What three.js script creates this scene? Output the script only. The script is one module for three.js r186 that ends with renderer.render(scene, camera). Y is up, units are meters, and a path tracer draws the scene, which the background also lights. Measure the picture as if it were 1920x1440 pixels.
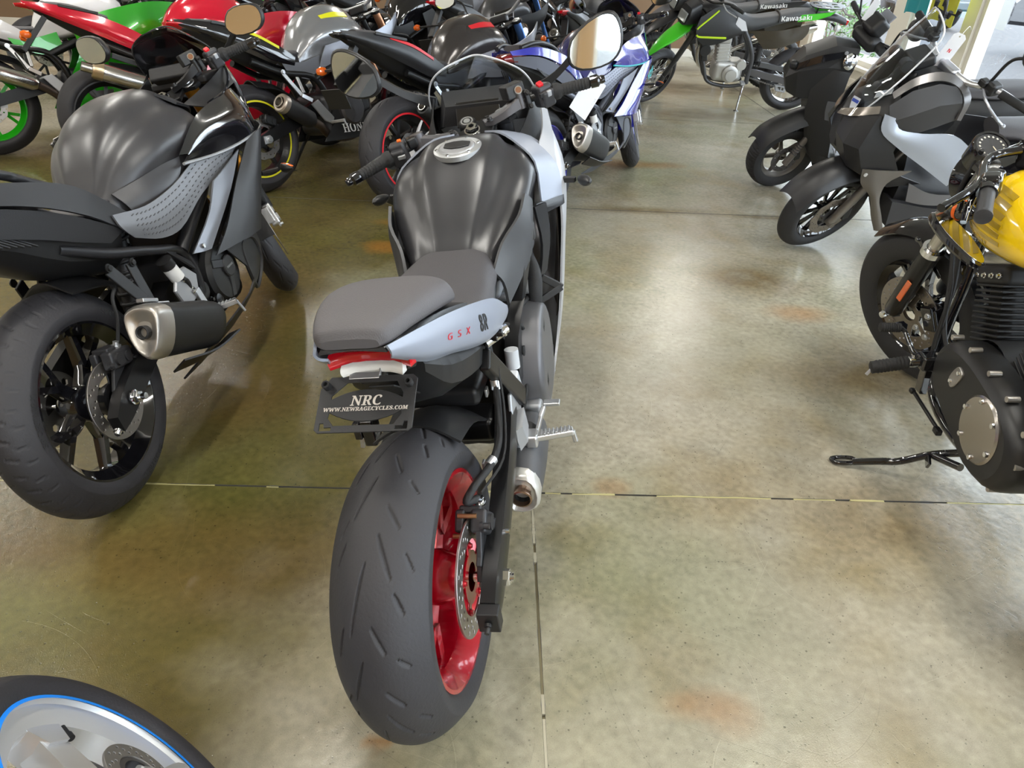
import * as THREE from 'three';
import { RoundedBoxGeometry } from 'three/addons/geometries/RoundedBoxGeometry.js';
import { TextGeometry } from 'three/addons/geometries/TextGeometry.js';
import { FontLoader } from 'three/addons/loaders/FontLoader.js';
import { RectAreaLightUniformsLib } from 'three/addons/lights/RectAreaLightUniformsLib.js';
import { mergeGeometries, toCreasedNormals } from 'three/addons/utils/BufferGeometryUtils.js';
import { ImprovedNoise } from 'three/addons/math/ImprovedNoise.js';

// ---------- camera, sky, light, exposure ----------
const rad = (d) => d * Math.PI / 180;
const scene = new THREE.Scene();
const camera = new THREE.PerspectiveCamera(2 * Math.atan(720 / 1312) * 180 / Math.PI, 4 / 3, 0.05, 200);
{
  const p = rad(33), r = rad(3);
  const fwd = new THREE.Vector3(0, -Math.sin(p), -Math.cos(p)), up = new THREE.Vector3(0, Math.cos(p), -Math.sin(p)), rt = new THREE.Vector3(1, 0, 0);
  const rt2 = rt.clone().multiplyScalar(Math.cos(r)).addScaledVector(up, Math.sin(r));
  const up2 = up.clone().multiplyScalar(Math.cos(r)).addScaledVector(rt, -Math.sin(r));
  camera.quaternion.setFromRotationMatrix(new THREE.Matrix4().makeBasis(rt2, up2, fwd.clone().negate()));
  camera.position.set(0, 1.455, 0);
}
const renderer = new THREE.WebGLRenderer({ antialias: true });
renderer.toneMapping = THREE.LinearToneMapping;
renderer.toneMappingExposure = 0.88;
renderer.shadowMap.enabled = true;
scene.background = new THREE.Color().setRGB(0.84, 0.92, 1.0);
scene.backgroundIntensity = 10;
RectAreaLightUniformsLib.init();
const LAMP = 85;                 // ceiling tubes
const sun = new THREE.DirectionalLight(0xfff4e4, 4);
sun.position.set(14, 22, 6); sun.target.position.set(8, 0, -4); sun.castShadow = true; sun.shadow.radius = 6;
Object.assign(sun.shadow.camera, { left: -16, right: 16, top: 16, bottom: -16, near: 1, far: 60 });
scene.add(sun, sun.target);
// ---------- small modelling library ----------
const fonts = {};
for (const f of ['sans_bold', 'serif_bold', 'sans_regular']) fonts[f] = await new FontLoader().loadAsync('fonts/droid/droid_' + f + '.typeface.json');
let seed = 7;
const rnd = () => { seed = (seed * 16807) % 2147483647; return (seed - 1) / 2147483646; };
const perlin = new ImprovedNoise();
const noise = (x, y, z = 0.5) => perlin.noise(x, y, z);
const fbm = (x, y, z = 0.5, o = 4) => { let a = 0, s = 1, k = 0.5; for (let i = 0; i < o; i++) { a += k * perlin.noise(x * s, y * s, z + i * 7.3); s *= 2.03; k *= 0.5; } return a; };
const lerp = (a, b, t) => a + (b - a) * t;
const clamp = (x, a = 0, b = 1) => Math.min(b, Math.max(a, x));
const v3 = (p) => (p.isVector3 ? p : new THREE.Vector3(p[0], p[1], p[2]));
const taken = {};
const numbered = (n) => { const k = taken[n] = (taken[n] ?? -1) + 1; return k ? n + '_' + String(k).padStart(3, '0') : n; };
function clean(g) {
  if (g.index) g = g.toNonIndexed();
  for (const k of Object.keys(g.attributes)) if (!['position', 'normal', 'uv', 'color'].includes(k)) g.deleteAttribute(k);
  if (!g.attributes.uv) g.setAttribute('uv', new THREE.BufferAttribute(new Float32Array(g.attributes.position.count * 2), 2));
  if (!g.attributes.normal) g.computeVertexNormals();
  g.morphAttributes = {}; g.clearGroups();
  return g;
}
const join = (gs) => { gs = gs.flat(9).filter(Boolean).map(clean); return gs.length > 1 ? mergeGeometries(gs) : gs[0]; };
function flip(g) {               // mirror over z = 0
  g = clean(join([g]).clone());
  for (const k of ['position', 'normal']) { const a = g.attributes[k]; for (let i = 0; i < a.count; i++) a.setZ(i, -a.getZ(i)); }
  for (const k in g.attributes) {
    const a = g.attributes[k], n = a.itemSize;
    for (let t = 0; t + 2 < a.count; t += 3) for (let c = 0; c < n; c++) { const q = a.array[(t + 1) * n + c]; a.array[(t + 1) * n + c] = a.array[(t + 2) * n + c]; a.array[(t + 2) * n + c] = q; }
  }
  return g;
}
const both = (g) => [g, flip(g)];
const crease = (g, deg = 30) => toCreasedNormals(clean(g), rad(deg));
// grid of points P[i][j] to a mesh; cj: rows are closed loops, caps: close first/last row
function grid(P, { cj = false, ci = false, caps = false, flipped = false } = {}) {
  const ni = P.length, nj = P[0].length, pos = [], uv = [], idx = [];
  const J = cj ? nj + 1 : nj, I = ci ? ni + 1 : ni;
  let s = 0;
  for (let i = 0; i < I; i++) {
    if (i) s += v3(P[i % ni][0]).distanceTo(v3(P[i - 1][0]));
    let t = 0;
    for (let j = 0; j < J; j++) {
      const p = P[i % ni][j % nj]; if (j) t += v3(p).distanceTo(v3(P[i % ni][j - 1]));
      pos.push(...(p.isVector3 ? p.toArray() : p)); uv.push(s, t);
    }
  }
  const q = (a, b, c) => flipped ? idx.push(a, c, b) : idx.push(a, b, c);
  for (let i = 0; i < I - 1; i++) for (let j = 0; j < J - 1; j++) { const a = i * J + j, b = a + 1, c = a + J, d = c + 1; q(a, c, b); q(b, c, d); }
  const g = new THREE.BufferGeometry();
  g.setAttribute('position', new THREE.Float32BufferAttribute(pos, 3)); g.setAttribute('uv', new THREE.Float32BufferAttribute(uv, 2)); g.setIndex(idx);
  g.computeVertexNormals();
  const N = g.attributes.normal;     // weld seams
  const weld = (a, b) => { const n = new THREE.Vector3(N.getX(a) + N.getX(b), N.getY(a) + N.getY(b), N.getZ(a) + N.getZ(b)).normalize(); N.setXYZ(a, n.x, n.y, n.z); N.setXYZ(b, n.x, n.y, n.z); };
  if (cj) for (let i = 0; i < I; i++) weld(i * J, i * J + J - 1);
  if (ci) for (let j = 0; j < J; j++) weld(j, (I - 1) * J + j);
  const out = [clean(g)];
  if (caps) for (const [row, f] of [[P[0], true], [P[ni - 1], false]]) {
    const c = new THREE.Vector3(); row.forEach((p) => c.add(v3(p))); c.divideScalar(nj);
    const cp = [];
    for (let j = 0; j < nj; j++) { const a = v3(row[j]), b = v3(row[(j + 1) % nj]); const tri = (f !== flipped) ? [c, a, b] : [c, b, a]; tri.forEach((p) => cp.push(p.x, p.y, p.z)); }
    const cg = new THREE.BufferGeometry(); cg.setAttribute('position', new THREE.Float32BufferAttribute(cp, 3)); cg.computeVertexNormals(); out.push(clean(cg));
  }
  return join(out);
}
function spline(pts, n, closed = false, lin = false) {        // resample a polyline of [x,y,z]
  const V = pts.map((p) => v3(p).clone());
  if (lin) { const o = []; const m = closed ? V.length : V.length - 1; for (let i = 0; i < m; i++) for (let k = 0; k < n; k++) o.push(V[i].clone().lerp(V[(i + 1) % V.length], k / n)); if (!closed) o.push(V[V.length - 1].clone()); return o; }
  const c = new THREE.CatmullRomCurve3(V, closed, 'centripetal', 0.5), m = (closed ? V.length : V.length - 1) * n, o = [];
  for (let i = 0; i < (closed ? m : m + 1); i++) o.push(c.getPoint(i / m));
  return o;
}
// loft through closed loops; each loop an array of [x,y,z]
function loft(secs, { nu = 4, nv = 3, caps = true, linU = false, linV = false, cr = 0 } = {}) {
  const loops = secs.map((s) => spline(s, nv, true, linV)), P = [];
  const n = loops[0].length, cols = [];
  for (let j = 0; j < n; j++) cols.push(spline(loops.map((l) => l[j]), nu, false, linU));
  for (let i = 0; i < cols[0].length; i++) P.push(cols.map((c) => c[i]));
  const a = new THREE.Vector3(), b = new THREE.Vector3();       // outward winding from the signed volume
  let vol = 0;
  for (let i = 0; i < P.length - 1; i++) for (let j = 0; j < n; j++) { const p = P[i][j], q = P[i + 1][j], r = P[i][(j + 1) % n]; vol += p.dot(a.crossVectors(q, r)); vol += P[i + 1][(j + 1) % n].dot(b.crossVectors(r, q)); }
  const c = new THREE.Vector3(); let cnt = 0; P.flat().forEach((p) => { c.add(p); cnt++; }); c.divideScalar(cnt); vol = 0;
  for (let i = 0; i < P.length - 1; i++) for (let j = 0; j < n; j++) { const p = P[i][j].clone().sub(c), q = P[i + 1][j].clone().sub(c), r = P[i][(j + 1) % n].clone().sub(c); vol += p.dot(q.cross(r)); }
  let g = grid(P, { cj: true, caps, flipped: vol < 0 });
  return cr ? crease(g, cr) : g;
}
// half profiles (z >= 0, from the top centre to the bottom centre) mirrored to loops
const mir = (half) => [...half, ...half.slice(half[0][2] === 0 ? 1 : 0, half[half.length - 1][2] === 0 ? -1 : undefined).reverse().map(([x, y, z]) => [x, y, -z])];
const loftSym = (secs, o) => loft(secs.map((s) => mir(s)), o);
// point on the right-hand half of a symmetric loft: u along the sections, w from top to bottom, h off the surface
function skinOf(secs, nu = 8, nv = 8) {
  const half = secs.map((x) => spline(mir(x), nv, true).slice(0, (x.length - 1) * nv + 1)), n = half[0].length, cols = [];
  for (let j = 0; j < n; j++) cols.push(spline(half.map((l) => l[j]), nu, false));
  const ni = cols[0].length, at = (u, w) => { const a = clamp(u) * (ni - 1), b = clamp(w) * (n - 1), i = Math.min(ni - 2, a | 0), j = Math.min(n - 2, b | 0), p = a - i, q = b - j; return cols[j][i].clone().multiplyScalar((1 - p) * (1 - q)).addScaledVector(cols[j][i + 1], p * (1 - q)).addScaledVector(cols[j + 1][i], (1 - p) * q).addScaledVector(cols[j + 1][i + 1], p * q); };
  return (u, w, h = 0) => { const p = at(u, w), N = at(u + 0.02, w).sub(at(u - 0.02, w)).cross(at(u, w + 0.02).sub(at(u, w - 0.02))).normalize(); if (N.z < 0) N.negate(); return p.addScaledVector(N, h).toArray(); };
}
// open surface through rows of points, with thickness t (along its normals, to the side away from 'out')
function sheet(rows, { t = 0.004, nu = 4, nv = 4, linU = false, linV = false, cr = 0 } = {}) {
  const R = rows.map((r) => spline(r, nv, false, linV)), n = R[0].length, cols = [], P = [];
  for (let j = 0; j < n; j++) cols.push(spline(R.map((r) => r[j]), nu, false, linU));
  for (let i = 0; i < cols[0].length; i++) P.push(cols.map((c) => c[i]));
  const m = P.length, N = P.map((r) => r.map(() => new THREE.Vector3()));
  for (let i = 0; i < m - 1; i++) for (let j = 0; j < n - 1; j++) {
    const e = P[i + 1][j + 1].clone().sub(P[i][j]).cross(P[i + 1][j].clone().sub(P[i][j + 1]));
    for (const [a, b] of [[i, j], [i + 1, j], [i, j + 1], [i + 1, j + 1]]) N[a][b].add(e);
  }
  const A = P.map((r, i) => r.map((p, j) => p.clone().addScaledVector(N[i][j].normalize(), t / 2)));
  const B = P.map((r, i) => r.map((p, j) => p.clone().addScaledVector(N[i][j], -t / 2)));
  const sides = [];
  const rim = (a, b) => sides.push(grid([a, b]));
  rim(A.map((r) => r[0]), B.map((r) => r[0])); rim(B.map((r) => r[n - 1]), A.map((r) => r[n - 1])); rim(B[0], A[0]); rim(A[m - 1], B[m - 1]);
  let g = join([grid(A, { flipped: true }), grid(B), ...sides]);
  return cr ? crease(g, cr) : g;
}
function tube(pts, r, { seg = 6, rad: nr = 10, lin = false, r1 = null, closed = false } = {}) {
  const P = lin ? pts.map((p) => v3(p).clone()) : pts.length > 2 ? spline(pts, seg, closed) : pts.map((p) => v3(p).clone()), rows = [];
  let n = null;
  for (let i = 0; i < P.length; i++) {
    const a = P[closed ? (i - 1 + P.length) % P.length : Math.max(0, i - 1)], b = P[closed ? (i + 1) % P.length : Math.min(P.length - 1, i + 1)];
    const t = b.clone().sub(a).normalize();
    if (!n) n = Math.abs(t.y) < 0.9 ? new THREE.Vector3(0, 1, 0) : new THREE.Vector3(1, 0, 0);
    n = n.clone().addScaledVector(t, -n.dot(t)).normalize();
    const m = t.clone().cross(n), k = r1 == null ? r : lerp(r, r1, i / (P.length - 1)), row = [];
    for (let j = 0; j < nr; j++) { const w = j / nr * Math.PI * 2; row.push(P[i].clone().addScaledVector(n, Math.cos(w) * k).addScaledVector(m, Math.sin(w) * k)); }
    rows.push(row);
  }
  return crease(grid(rows, { cj: true, ci: closed, caps: !closed, flipped: true }), 50);
}
function cyl(a, b, r0, r1 = r0, n = 18, open = false) {
  a = v3(a); b = v3(b);
  const g = new THREE.CylinderGeometry(r1, r0, a.distanceTo(b), n, 1, open);
  g.applyQuaternion(new THREE.Quaternion().setFromUnitVectors(new THREE.Vector3(0, 1, 0), b.clone().sub(a).normalize()));
  const c = a.clone().add(b).multiplyScalar(0.5); g.translate(c.x, c.y, c.z);
  return clean(g);
}
// surface of revolution round the line a + t*dir; profile [[t, r], ...]
function turn(prof, a, dir, n = 28, cr = 35) {
  const pts = prof.map(([t, r]) => new THREE.Vector2(Math.max(r, 1e-5), t)), g = new THREE.LatheGeometry(pts, n);
  g.applyQuaternion(new THREE.Quaternion().setFromUnitVectors(new THREE.Vector3(0, 1, 0), v3(dir).clone().normalize()));
  a = v3(a); g.translate(a.x, a.y, a.z);
  return cr ? crease(g, cr) : clean(g);
}
const rbox = (w, h, d, r, p = [0, 0, 0], e = [0, 0, 0]) => { const g = new RoundedBoxGeometry(w, h, d, 2, Math.min(r, w / 2.01, h / 2.01, d / 2.01)); g.rotateX(e[0]); g.rotateY(e[1]); g.rotateZ(e[2]); g.translate(...p); return clean(g); };
// a flat bar of section w x t between two points; up tells which way w lies
function bar(a, b, w, t, up = [0, 1, 0], r = 0.003) {
  a = v3(a); b = v3(b);
  const x = b.clone().sub(a), L = x.length(); x.normalize();
  const z = x.clone().cross(v3(up)).normalize(), y = z.clone().cross(x);
  const g = new RoundedBoxGeometry(L, w, t, 1, Math.min(r, t / 2.01, w / 2.01));
  g.applyMatrix4(new THREE.Matrix4().makeBasis(x, y, z).setPosition(a.clone().add(b).multiplyScalar(0.5)));
  return clean(g);
}
// polygon [[x,y],...] in the bike's side plane extruded from z0 to z1
function prism(pts, z0, z1, bev = 0.002, holes = [], smooth = 0) {
  const path = (q, P) => { if (smooth) { const c = spline(P.map(([x, y]) => [x, y, 0]), smooth, true); c.forEach((p, i) => i ? q.lineTo(p.x, p.y) : q.moveTo(p.x, p.y)); } else P.forEach((p, i) => i ? q.lineTo(...p) : q.moveTo(...p)); q.closePath(); return q; };
  const s = path(new THREE.Shape(), pts);
  holes.forEach((h) => s.holes.push(path(new THREE.Path(), h)));
  const d = z1 - z0, g = new THREE.ExtrudeGeometry(s, { depth: Math.max(1e-4, d - 2 * bev), bevelEnabled: bev > 0, bevelThickness: bev, bevelSize: bev, bevelOffset: -bev, bevelSegments: 1, steps: 1, curveSegments: 6 });
  g.translate(0, 0, z0 + bev);
  return crease(g, 25);
}
const ring = (cx, cy, r, n = 24, a0 = 0) => Array.from({ length: n }, (_, i) => [cx + r * Math.cos(a0 + i / n * 2 * Math.PI), cy + r * Math.sin(a0 + i / n * 2 * Math.PI)]);
const move = (g, f) => { g = clean(join([g]).clone()); const a = g.attributes.position, v = new THREE.Vector3(); for (let i = 0; i < a.count; i++) { v.fromBufferAttribute(a, i); const q = f(v.x, v.y, v.z); a.setXYZ(i, q[0], q[1], q[2]); } g.computeVertexNormals(); return g; };
const put = (g, p = [0, 0, 0], e = [0, 0, 0], s = 1) => { g = clean(join([g]).clone()); if (s !== 1) g.scale(s, s, s); g.rotateX(e[0]); g.rotateY(e[1]); g.rotateZ(e[2]); g.translate(...p); return g; };
// hexagon bolt head looking along dir
const bolt = (p, dir, r = 0.008, h = 0.006) => { const d = v3(dir).clone().normalize(), a = v3(p); return [cyl(a, a.clone().addScaledVector(d, h * 0.35), r * 1.25, r * 1.25, 14), cyl(a.clone().addScaledVector(d, h * 0.3), a.clone().addScaledVector(d, h), r * 0.9, r * 0.85, 6)]; };
function words(str, size, { font = 'sans_bold', depth = 0.0006, slant = 0, sx = 1, gap = 0 } = {}) {
  let gs = [];
  if (gap) { let x = 0; for (const c of str) { const g = new TextGeometry(c, { font: fonts[font], size, depth, curveSegments: 3 }); g.computeBoundingBox(); g.translate(x - g.boundingBox.min.x, 0, 0); x += g.boundingBox.max.x - g.boundingBox.min.x + gap; gs.push(g); } }
  else gs = [new TextGeometry(str, { font: fonts[font], size, depth, curveSegments: 3 })];
  let g = join(gs); g.computeBoundingBox();
  const b = g.boundingBox; g.translate(-(b.min.x + b.max.x) / 2, -size / 2, 0); g.scale(sx, 1, 1);
  if (slant) g.applyMatrix4(new THREE.Matrix4().makeShear(0, 0, slant, 0, 0, 0));
  return g;
}
// lay a flat thing (x along a, y along b) on a plane at p
function lay(g, p, a, b) {
  const x = v3(a).clone().normalize(), z = x.clone().cross(v3(b)).normalize(), y = z.clone().cross(x);
  g = clean(join([g]).clone()); g.applyMatrix4(new THREE.Matrix4().makeBasis(x, y, z).setPosition(v3(p))); return g;
}
// ---------- materials ----------
const lin = (r, g, b) => new THREE.Color().setRGB(r, g, b);
const mat = (color, roughness = 0.5, metalness = 0, more = {}) => new THREE.MeshPhysicalMaterial({ color: Array.isArray(color) ? lin(...color) : color, roughness, metalness, ...more });
function dataTex(w, h, fn, srgb = false) {
  const d = new Uint8Array(w * h * 4);
  for (let y = 0; y < h; y++) for (let x = 0; x < w; x++) { const c = fn(x, y); const o = (y * w + x) * 4; d[o] = c[0]; d[o + 1] = c[1]; d[o + 2] = c[2]; d[o + 3] = 255; }
  const t = new THREE.DataTexture(d, w, h); t.wrapS = t.wrapT = THREE.RepeatWrapping; t.magFilter = THREE.LinearFilter; t.minFilter = THREE.LinearMipmapLinearFilter;
  if (srgb) t.colorSpace = THREE.SRGBColorSpace; t.needsUpdate = true; return t;
}
const tileNoise = (w, h, s, o = 3) => (x, y) => { // seamless by blending
  const u = x / w, v = y / h, f = (a, b) => fbm(a * s, b * s, 3.1, o);
  return lerp(lerp(f(u, v), f(u - 1, v), u), lerp(f(u, v - 1), f(u - 1, v - 1), u), v);
};
const grain = (() => { const n = tileNoise(256, 256, 40, 2); return dataTex(256, 256, (x, y) => { const k = 128 + 180 * n(x, y) + (rnd() - 0.5) * 60; return [k, k, k].map((c) => clamp(c, 0, 255)); }); })();
const rep = (t, sx, sy = sx) => { const c = t.clone(); c.repeat.set(sx, sy); c.needsUpdate = true; return c; };
const grainFine = rep(grain, 9), grainMid = rep(grain, 4);
const m = {
  tire: mat([0.020, 0.020, 0.022], 0.62, 0, { bumpMap: grainMid, bumpScale: 0.0006 }),
  tireWorn: mat([0.025, 0.024, 0.028], 0.6, 0, { bumpMap: grainMid, bumpScale: 0.0006 }),
  satin: mat([0.015, 0.015, 0.017], 0.36),                       // matte black paint
  matte: mat([0.016, 0.016, 0.018], 0.55, 0, { bumpMap: grainFine, bumpScale: 0.0003 }),
  plastic: mat([0.011, 0.011, 0.012], 0.45),
  gloss: mat([0.006, 0.006, 0.008], 0.08, 0, { clearcoat: 1, clearcoatRoughness: 0.03 }),
  frame: mat([0.009, 0.009, 0.010], 0.32, 0.2),
  grey: mat([0.038, 0.038, 0.042], 0.42, 0.3),
  gunmetal: mat([0.12, 0.115, 0.12], 0.42, 0.75),
  silver: mat([0.52, 0.55, 0.60], 0.34, 0.35, { clearcoat: 0.4, clearcoatRoughness: 0.2 }),
  alu: mat([0.62, 0.63, 0.65], 0.32, 0.9),
  castAlu: mat([0.42, 0.43, 0.45], 0.5, 0.7),
  chrome: mat([0.82, 0.83, 0.85], 0.07, 1),
  steel: mat([0.60, 0.58, 0.55], 0.24, 1),
  disc: mat([0.40, 0.38, 0.36], 0.34, 0.95),
  rubber: mat([0.014, 0.014, 0.015], 0.7, 0, { bumpMap: grainFine, bumpScale: 0.0005 }),
  seat: mat([0.060, 0.057, 0.062], 0.6, 0, { bumpMap: grainFine, bumpScale: 0.0007 }),
  red: mat([0.40, 0.001, 0.012], 0.25, 0.3, { clearcoat: 0.8, clearcoatRoughness: 0.06 }),
  redLens: mat([0.55, 0.004, 0.012], 0.12, 0, { clearcoat: 1 }),
  amber: mat([0.75, 0.12, 0.004], 0.15, 0, { clearcoat: 1 }),
  gold: mat([0.80, 0.34, 0.04], 0.28, 0.85),
  white: mat([0.78, 0.78, 0.77], 0.45),
  orange: mat([0.80, 0.13, 0.01], 0.4),
  redPlastic: mat([0.70, 0.01, 0.02], 0.35),
  mirror: mat([0.80, 0.82, 0.80], 0.03, 1),
  clear: mat([0.90, 0.93, 0.96], 0.02, 0, { transmission: 1, thickness: 0, ior: 1.45, side: THREE.DoubleSide }),
  smoke: mat([0.12, 0.12, 0.13], 0.03, 0, { transmission: 0.9, thickness: 0, side: THREE.DoubleSide }),
  hole: mat([0.006, 0.006, 0.006], 0.8),
  chain: mat([0.20, 0.19, 0.18], 0.38, 0.85),
  paper: mat([0.72, 0.73, 0.76], 0.75),
};
// ---------- object builders ----------
class Kit {
  constructor(root) { this.root = root; this.m = null; }
  add(name, gs, material, parent = this.root, label) {
    const g = join([gs]); if (this.m) g.applyMatrix4(this.m);
    const o = new THREE.Mesh(g, material); o.name = name; o.castShadow = o.receiveShadow = true; if (label) o.userData.label = label;
    parent.add(o); return o;
  }
  each(name, list, material, parent) { for (const g of list) this.add(name, g, material, parent); }
  grp(name, parent = this.root) { const o = new THREE.Group(); o.name = name; parent.add(o); return o; }
}
function thing(name, label, category, p = [0, 0, 0], turnY = 0, group) {
  const o = new THREE.Group(); o.name = numbered(name); o.position.set(...p); o.rotation.y = turnY;
  o.userData = { label, category }; if (group) o.userData.group = group; scene.add(o); return o;
}
function single(name, geos, material, label, category, group, kind) {
  const o = new THREE.Mesh(join([geos]), material); o.name = numbered(name); o.castShadow = o.receiveShadow = true;
  o.userData = { label, category }; if (group) o.userData.group = group; if (kind) o.userData.kind = kind; scene.add(o); return o;
}
// a bike: local x forward, y up, z to its own right-hand side, origin under the rear axle
function bikeAt(name, label, category, rx, rz, psi, lean, lift = 0.0015, group) {
  const o = thing(name, label, category, [rx, lift, rz], 0, group);
  o.quaternion.setFromAxisAngle(new THREE.Vector3(0, 1, 0), rad(90 - psi)).multiply(new THREE.Quaternion().setFromAxisAngle(new THREE.Vector3(1, 0, 0), -rad(lean)));
  return new Kit(o);
}
// rotation about the steering axis of a bike (front axle at wb, radius R)
function steerM(wb, trail, rake, ang) {
  const ax = new THREE.Vector3(-Math.sin(rad(rake)), Math.cos(rad(rake)), 0), o = new THREE.Vector3(wb + trail, 0, 0);
  return new THREE.Matrix4().makeTranslation(o.x, o.y, o.z).multiply(new THREE.Matrix4().makeRotationAxis(ax, rad(ang))).multiply(new THREE.Matrix4().makeTranslation(-o.x, -o.y, -o.z));
}
// ---------- wheels ----------
// tyre round the axle (cx, cy), groove(s metres round, t metres across from the crown) gives depth in metres
function tireGeo(cx, cy, R, w, rimR, { ns = 96, np = 22, groove = null, crown = 0.62, squareness = 0 } = {}) {
  const half = w / 2, prof = [], H = R - rimR;
  const side = H * (1 - crown);                      // sidewall share
  // tread arc from bead to bead
  const arcR = half * 1.04, drop = H * crown, N = np;
  const bead = rimR - 0.004;
  for (let k = 0; k <= N; k++) { const a = -1 + 2 * k / N, t = a * half; const c = Math.pow(Math.abs(a), squareness ? 3 : 2.15); prof.push([R - drop * c, t, a]); }
  const rows = [], per = 2 * Math.PI * R;
  const sideL = [[bead, -half * 0.74], [bead + 0.012, -half * 0.86], [lerp(bead, R - drop, 0.55), -half * 0.985]];
  for (let i = 0; i < ns; i++) {
    const th = i / ns * 2 * Math.PI, c = Math.cos(th), s = Math.sin(th), row = [];
    const P = (r, z) => row.push([cx + r * c, cy + r * s, z]);
    sideL.forEach(([r, z]) => P(r, z));
    for (const [r, t, a] of prof) P(r - (groove && Math.abs(a) < 0.98 ? groove(th / (2 * Math.PI) * per, t) : 0), t);
    [...sideL].reverse().forEach(([r, z]) => P(r, -z));
    rows.push(row);
  }
  return grid(rows, { ci: true });
}
// slash grooves: list of [s0, t0, s1, t1, width] within one pitch; sym mirrors with a shift
function slashes(list, pitch, per, depth = 0.0035) {
  const k = Math.round(per / pitch), p = per / k;
  return (s, t) => {
    let best = 0; const u = ((s % p) + p) % p;
    for (const [a, b, c, d, w] of list) for (const off of [-p, 0, p]) {
      const dx = c - a, dy = d - b, L2 = dx * dx + dy * dy, px = u - a - off, py = t - b;
      const h = clamp((px * dx + py * dy) / L2), ex = px - h * dx, ey = py - h * dy, e = Math.hypot(ex, ey), ww = w * (0.35 + 0.65 * Math.sin(Math.PI * (0.08 + 0.84 * h)));
      if (e < ww) best = Math.max(best, depth * (1 - Math.pow(e / ww, 4)));
    }
    return best;
  };
}
function rimGeo(cx, cy, rimR, w, lip = 0.012, depth = 0.03) {        // barrel of a cast wheel
  const h = w / 2, pr = [[-h, rimR - lip * 0.2], [-h, rimR + 0.006], [-h + 0.006, rimR + 0.006], [-h + 0.010, rimR - 0.004], [-h + 0.03, rimR - 0.012], [-h * 0.3, rimR - depth * 0.6], [h * 0.3, rimR - depth * 0.6], [h - 0.03, rimR - 0.012], [h - 0.010, rimR - 0.004], [h - 0.006, rimR + 0.006], [h, rimR + 0.006], [h, rimR - lip * 0.2], [h - 0.012, rimR - lip], [h * 0.45, rimR - depth], [-h * 0.45, rimR - depth], [-h + 0.012, rimR - lip], [-h, rimR - lip * 0.2]];
  return turn(pr, [cx, cy, 0], [0, 0, 1], 72, 30);
}
// brake disc with drilled holes, in the plane z
function discGeo(cx, cy, r0, r1, z, t = 0.005, holes = 30, hr = 0.004, wave = 0) {
  const out = wave ? Array.from({ length: 96 }, (_, i) => { const a = i / 96 * 2 * Math.PI, r = r1 + wave * Math.cos(a * 10); return [cx + r * Math.cos(a), cy + r * Math.sin(a)]; }) : ring(cx, cy, r1, 64);
  const hs = [ring(cx, cy, r0, 48)];
  for (let i = 0; i < holes; i++) { const a = i / holes * 2 * Math.PI, r = lerp(r0, r1, [0.25, 0.5, 0.75][i % 3]); hs.push(ring(cx + r * Math.cos(a), cy + r * Math.sin(a), hr, 6)); }
  return prism(out, z - t / 2, z + t / 2, 0.0006, hs);
}
// one spoke as a tapered beam from hub to rim at angle a; twin > 0 makes a Y
function spokeGeo(cx, cy, a, r0, r1, w0, w1, t, { twin = 0, z = 0, zr = 0 } = {}) {
  const c = Math.cos(a), s = Math.sin(a), P = (r, o, zz) => [cx + r * c - o * s, cy + r * s + o * c, zz];
  const beam = (ra, oa, wa, rb, ob, wb) => loft([[ra, oa, wa, 0], [lerp(ra, rb, 0.5), lerp(oa, ob, 0.5), lerp(wa, wb, 0.5), 0.5], [rb, ob, wb, 1]].map(([r, o, w, k]) => { const zz = lerp(z, zr, k), tt = t * lerp(1, 0.75, k); return [P(r, o - w / 2, zz - tt / 2), P(r, o + w / 2, zz - tt / 2), P(r, o + w / 2 * 0.8, zz), P(r, o + w / 2, zz + tt / 2), P(r, o - w / 2, zz + tt / 2), P(r, o - w / 2 * 0.8, zz)]; }), { nu: 2, nv: 1, linV: true, cr: 40 });
  if (!twin) return beam(r0, 0, w0, r1, 0, w1);
  const rm = lerp(r0, r1, 0.42);
  return [beam(r0, 0, w0, rm, 0, w0 * 0.85), beam(rm - 0.008, 0, w0 * 0.6, r1, twin, w1), beam(rm - 0.008, 0, w0 * 0.6, r1, -twin, w1)];
}
const hubGeo = (cx, cy, r, w) => turn([[-w / 2, 0.012], [-w / 2, r * 0.7], [-w / 4, r], [w / 4, r], [w / 2, r * 0.7], [w / 2, 0.012]], [cx, cy, 0], [0, 0, 1], 28);
function wheel(K, name, { cx, R, w, rimR = 0.216, rimW, tire = m.tire, rim = m.satin, spokes = 5, twin = 0.045, sw = [0.034, 0.022], st = 0.03, hubR = 0.05, hubW, phase = 0, groove, ns, np, stripe, stripeMat, squareness, crown, parent }) {
  const g = K.grp(name, parent ?? K.root), rw = rimW ?? w * 0.78;
  K.add('tire', tireGeo(cx, R, R, w, rimR, { groove, ns, np, squareness, crown }), tire, g);
  K.add('rim', rimGeo(cx, R, rimR, rw), rim, g);
  for (let i = 0; i < spokes; i++) K.add('spoke', spokeGeo(cx, R, phase + i / spokes * 2 * Math.PI, hubR * 0.8, rimR - 0.022, sw[0], sw[1], st, { twin }), rim, g);
  K.add('hub', hubGeo(cx, R, hubR, hubW ?? rw * 0.8), rim, g);
  if (stripe) for (const s of [-1, 1]) K.add('rim_stripe', turn([[s * (rw / 2 + 0.0012), rimR - 0.006], [s * (rw / 2 + 0.0012), rimR + 0.004], [s * (rw / 2 + 0.0004), rimR + 0.004], [s * (rw / 2 + 0.0004), rimR - 0.006], [s * (rw / 2 + 0.0012), rimR - 0.006]], [cx, R, 0], [0, 0, 1], 64), stripeMat, g);
  return g;
}
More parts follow.
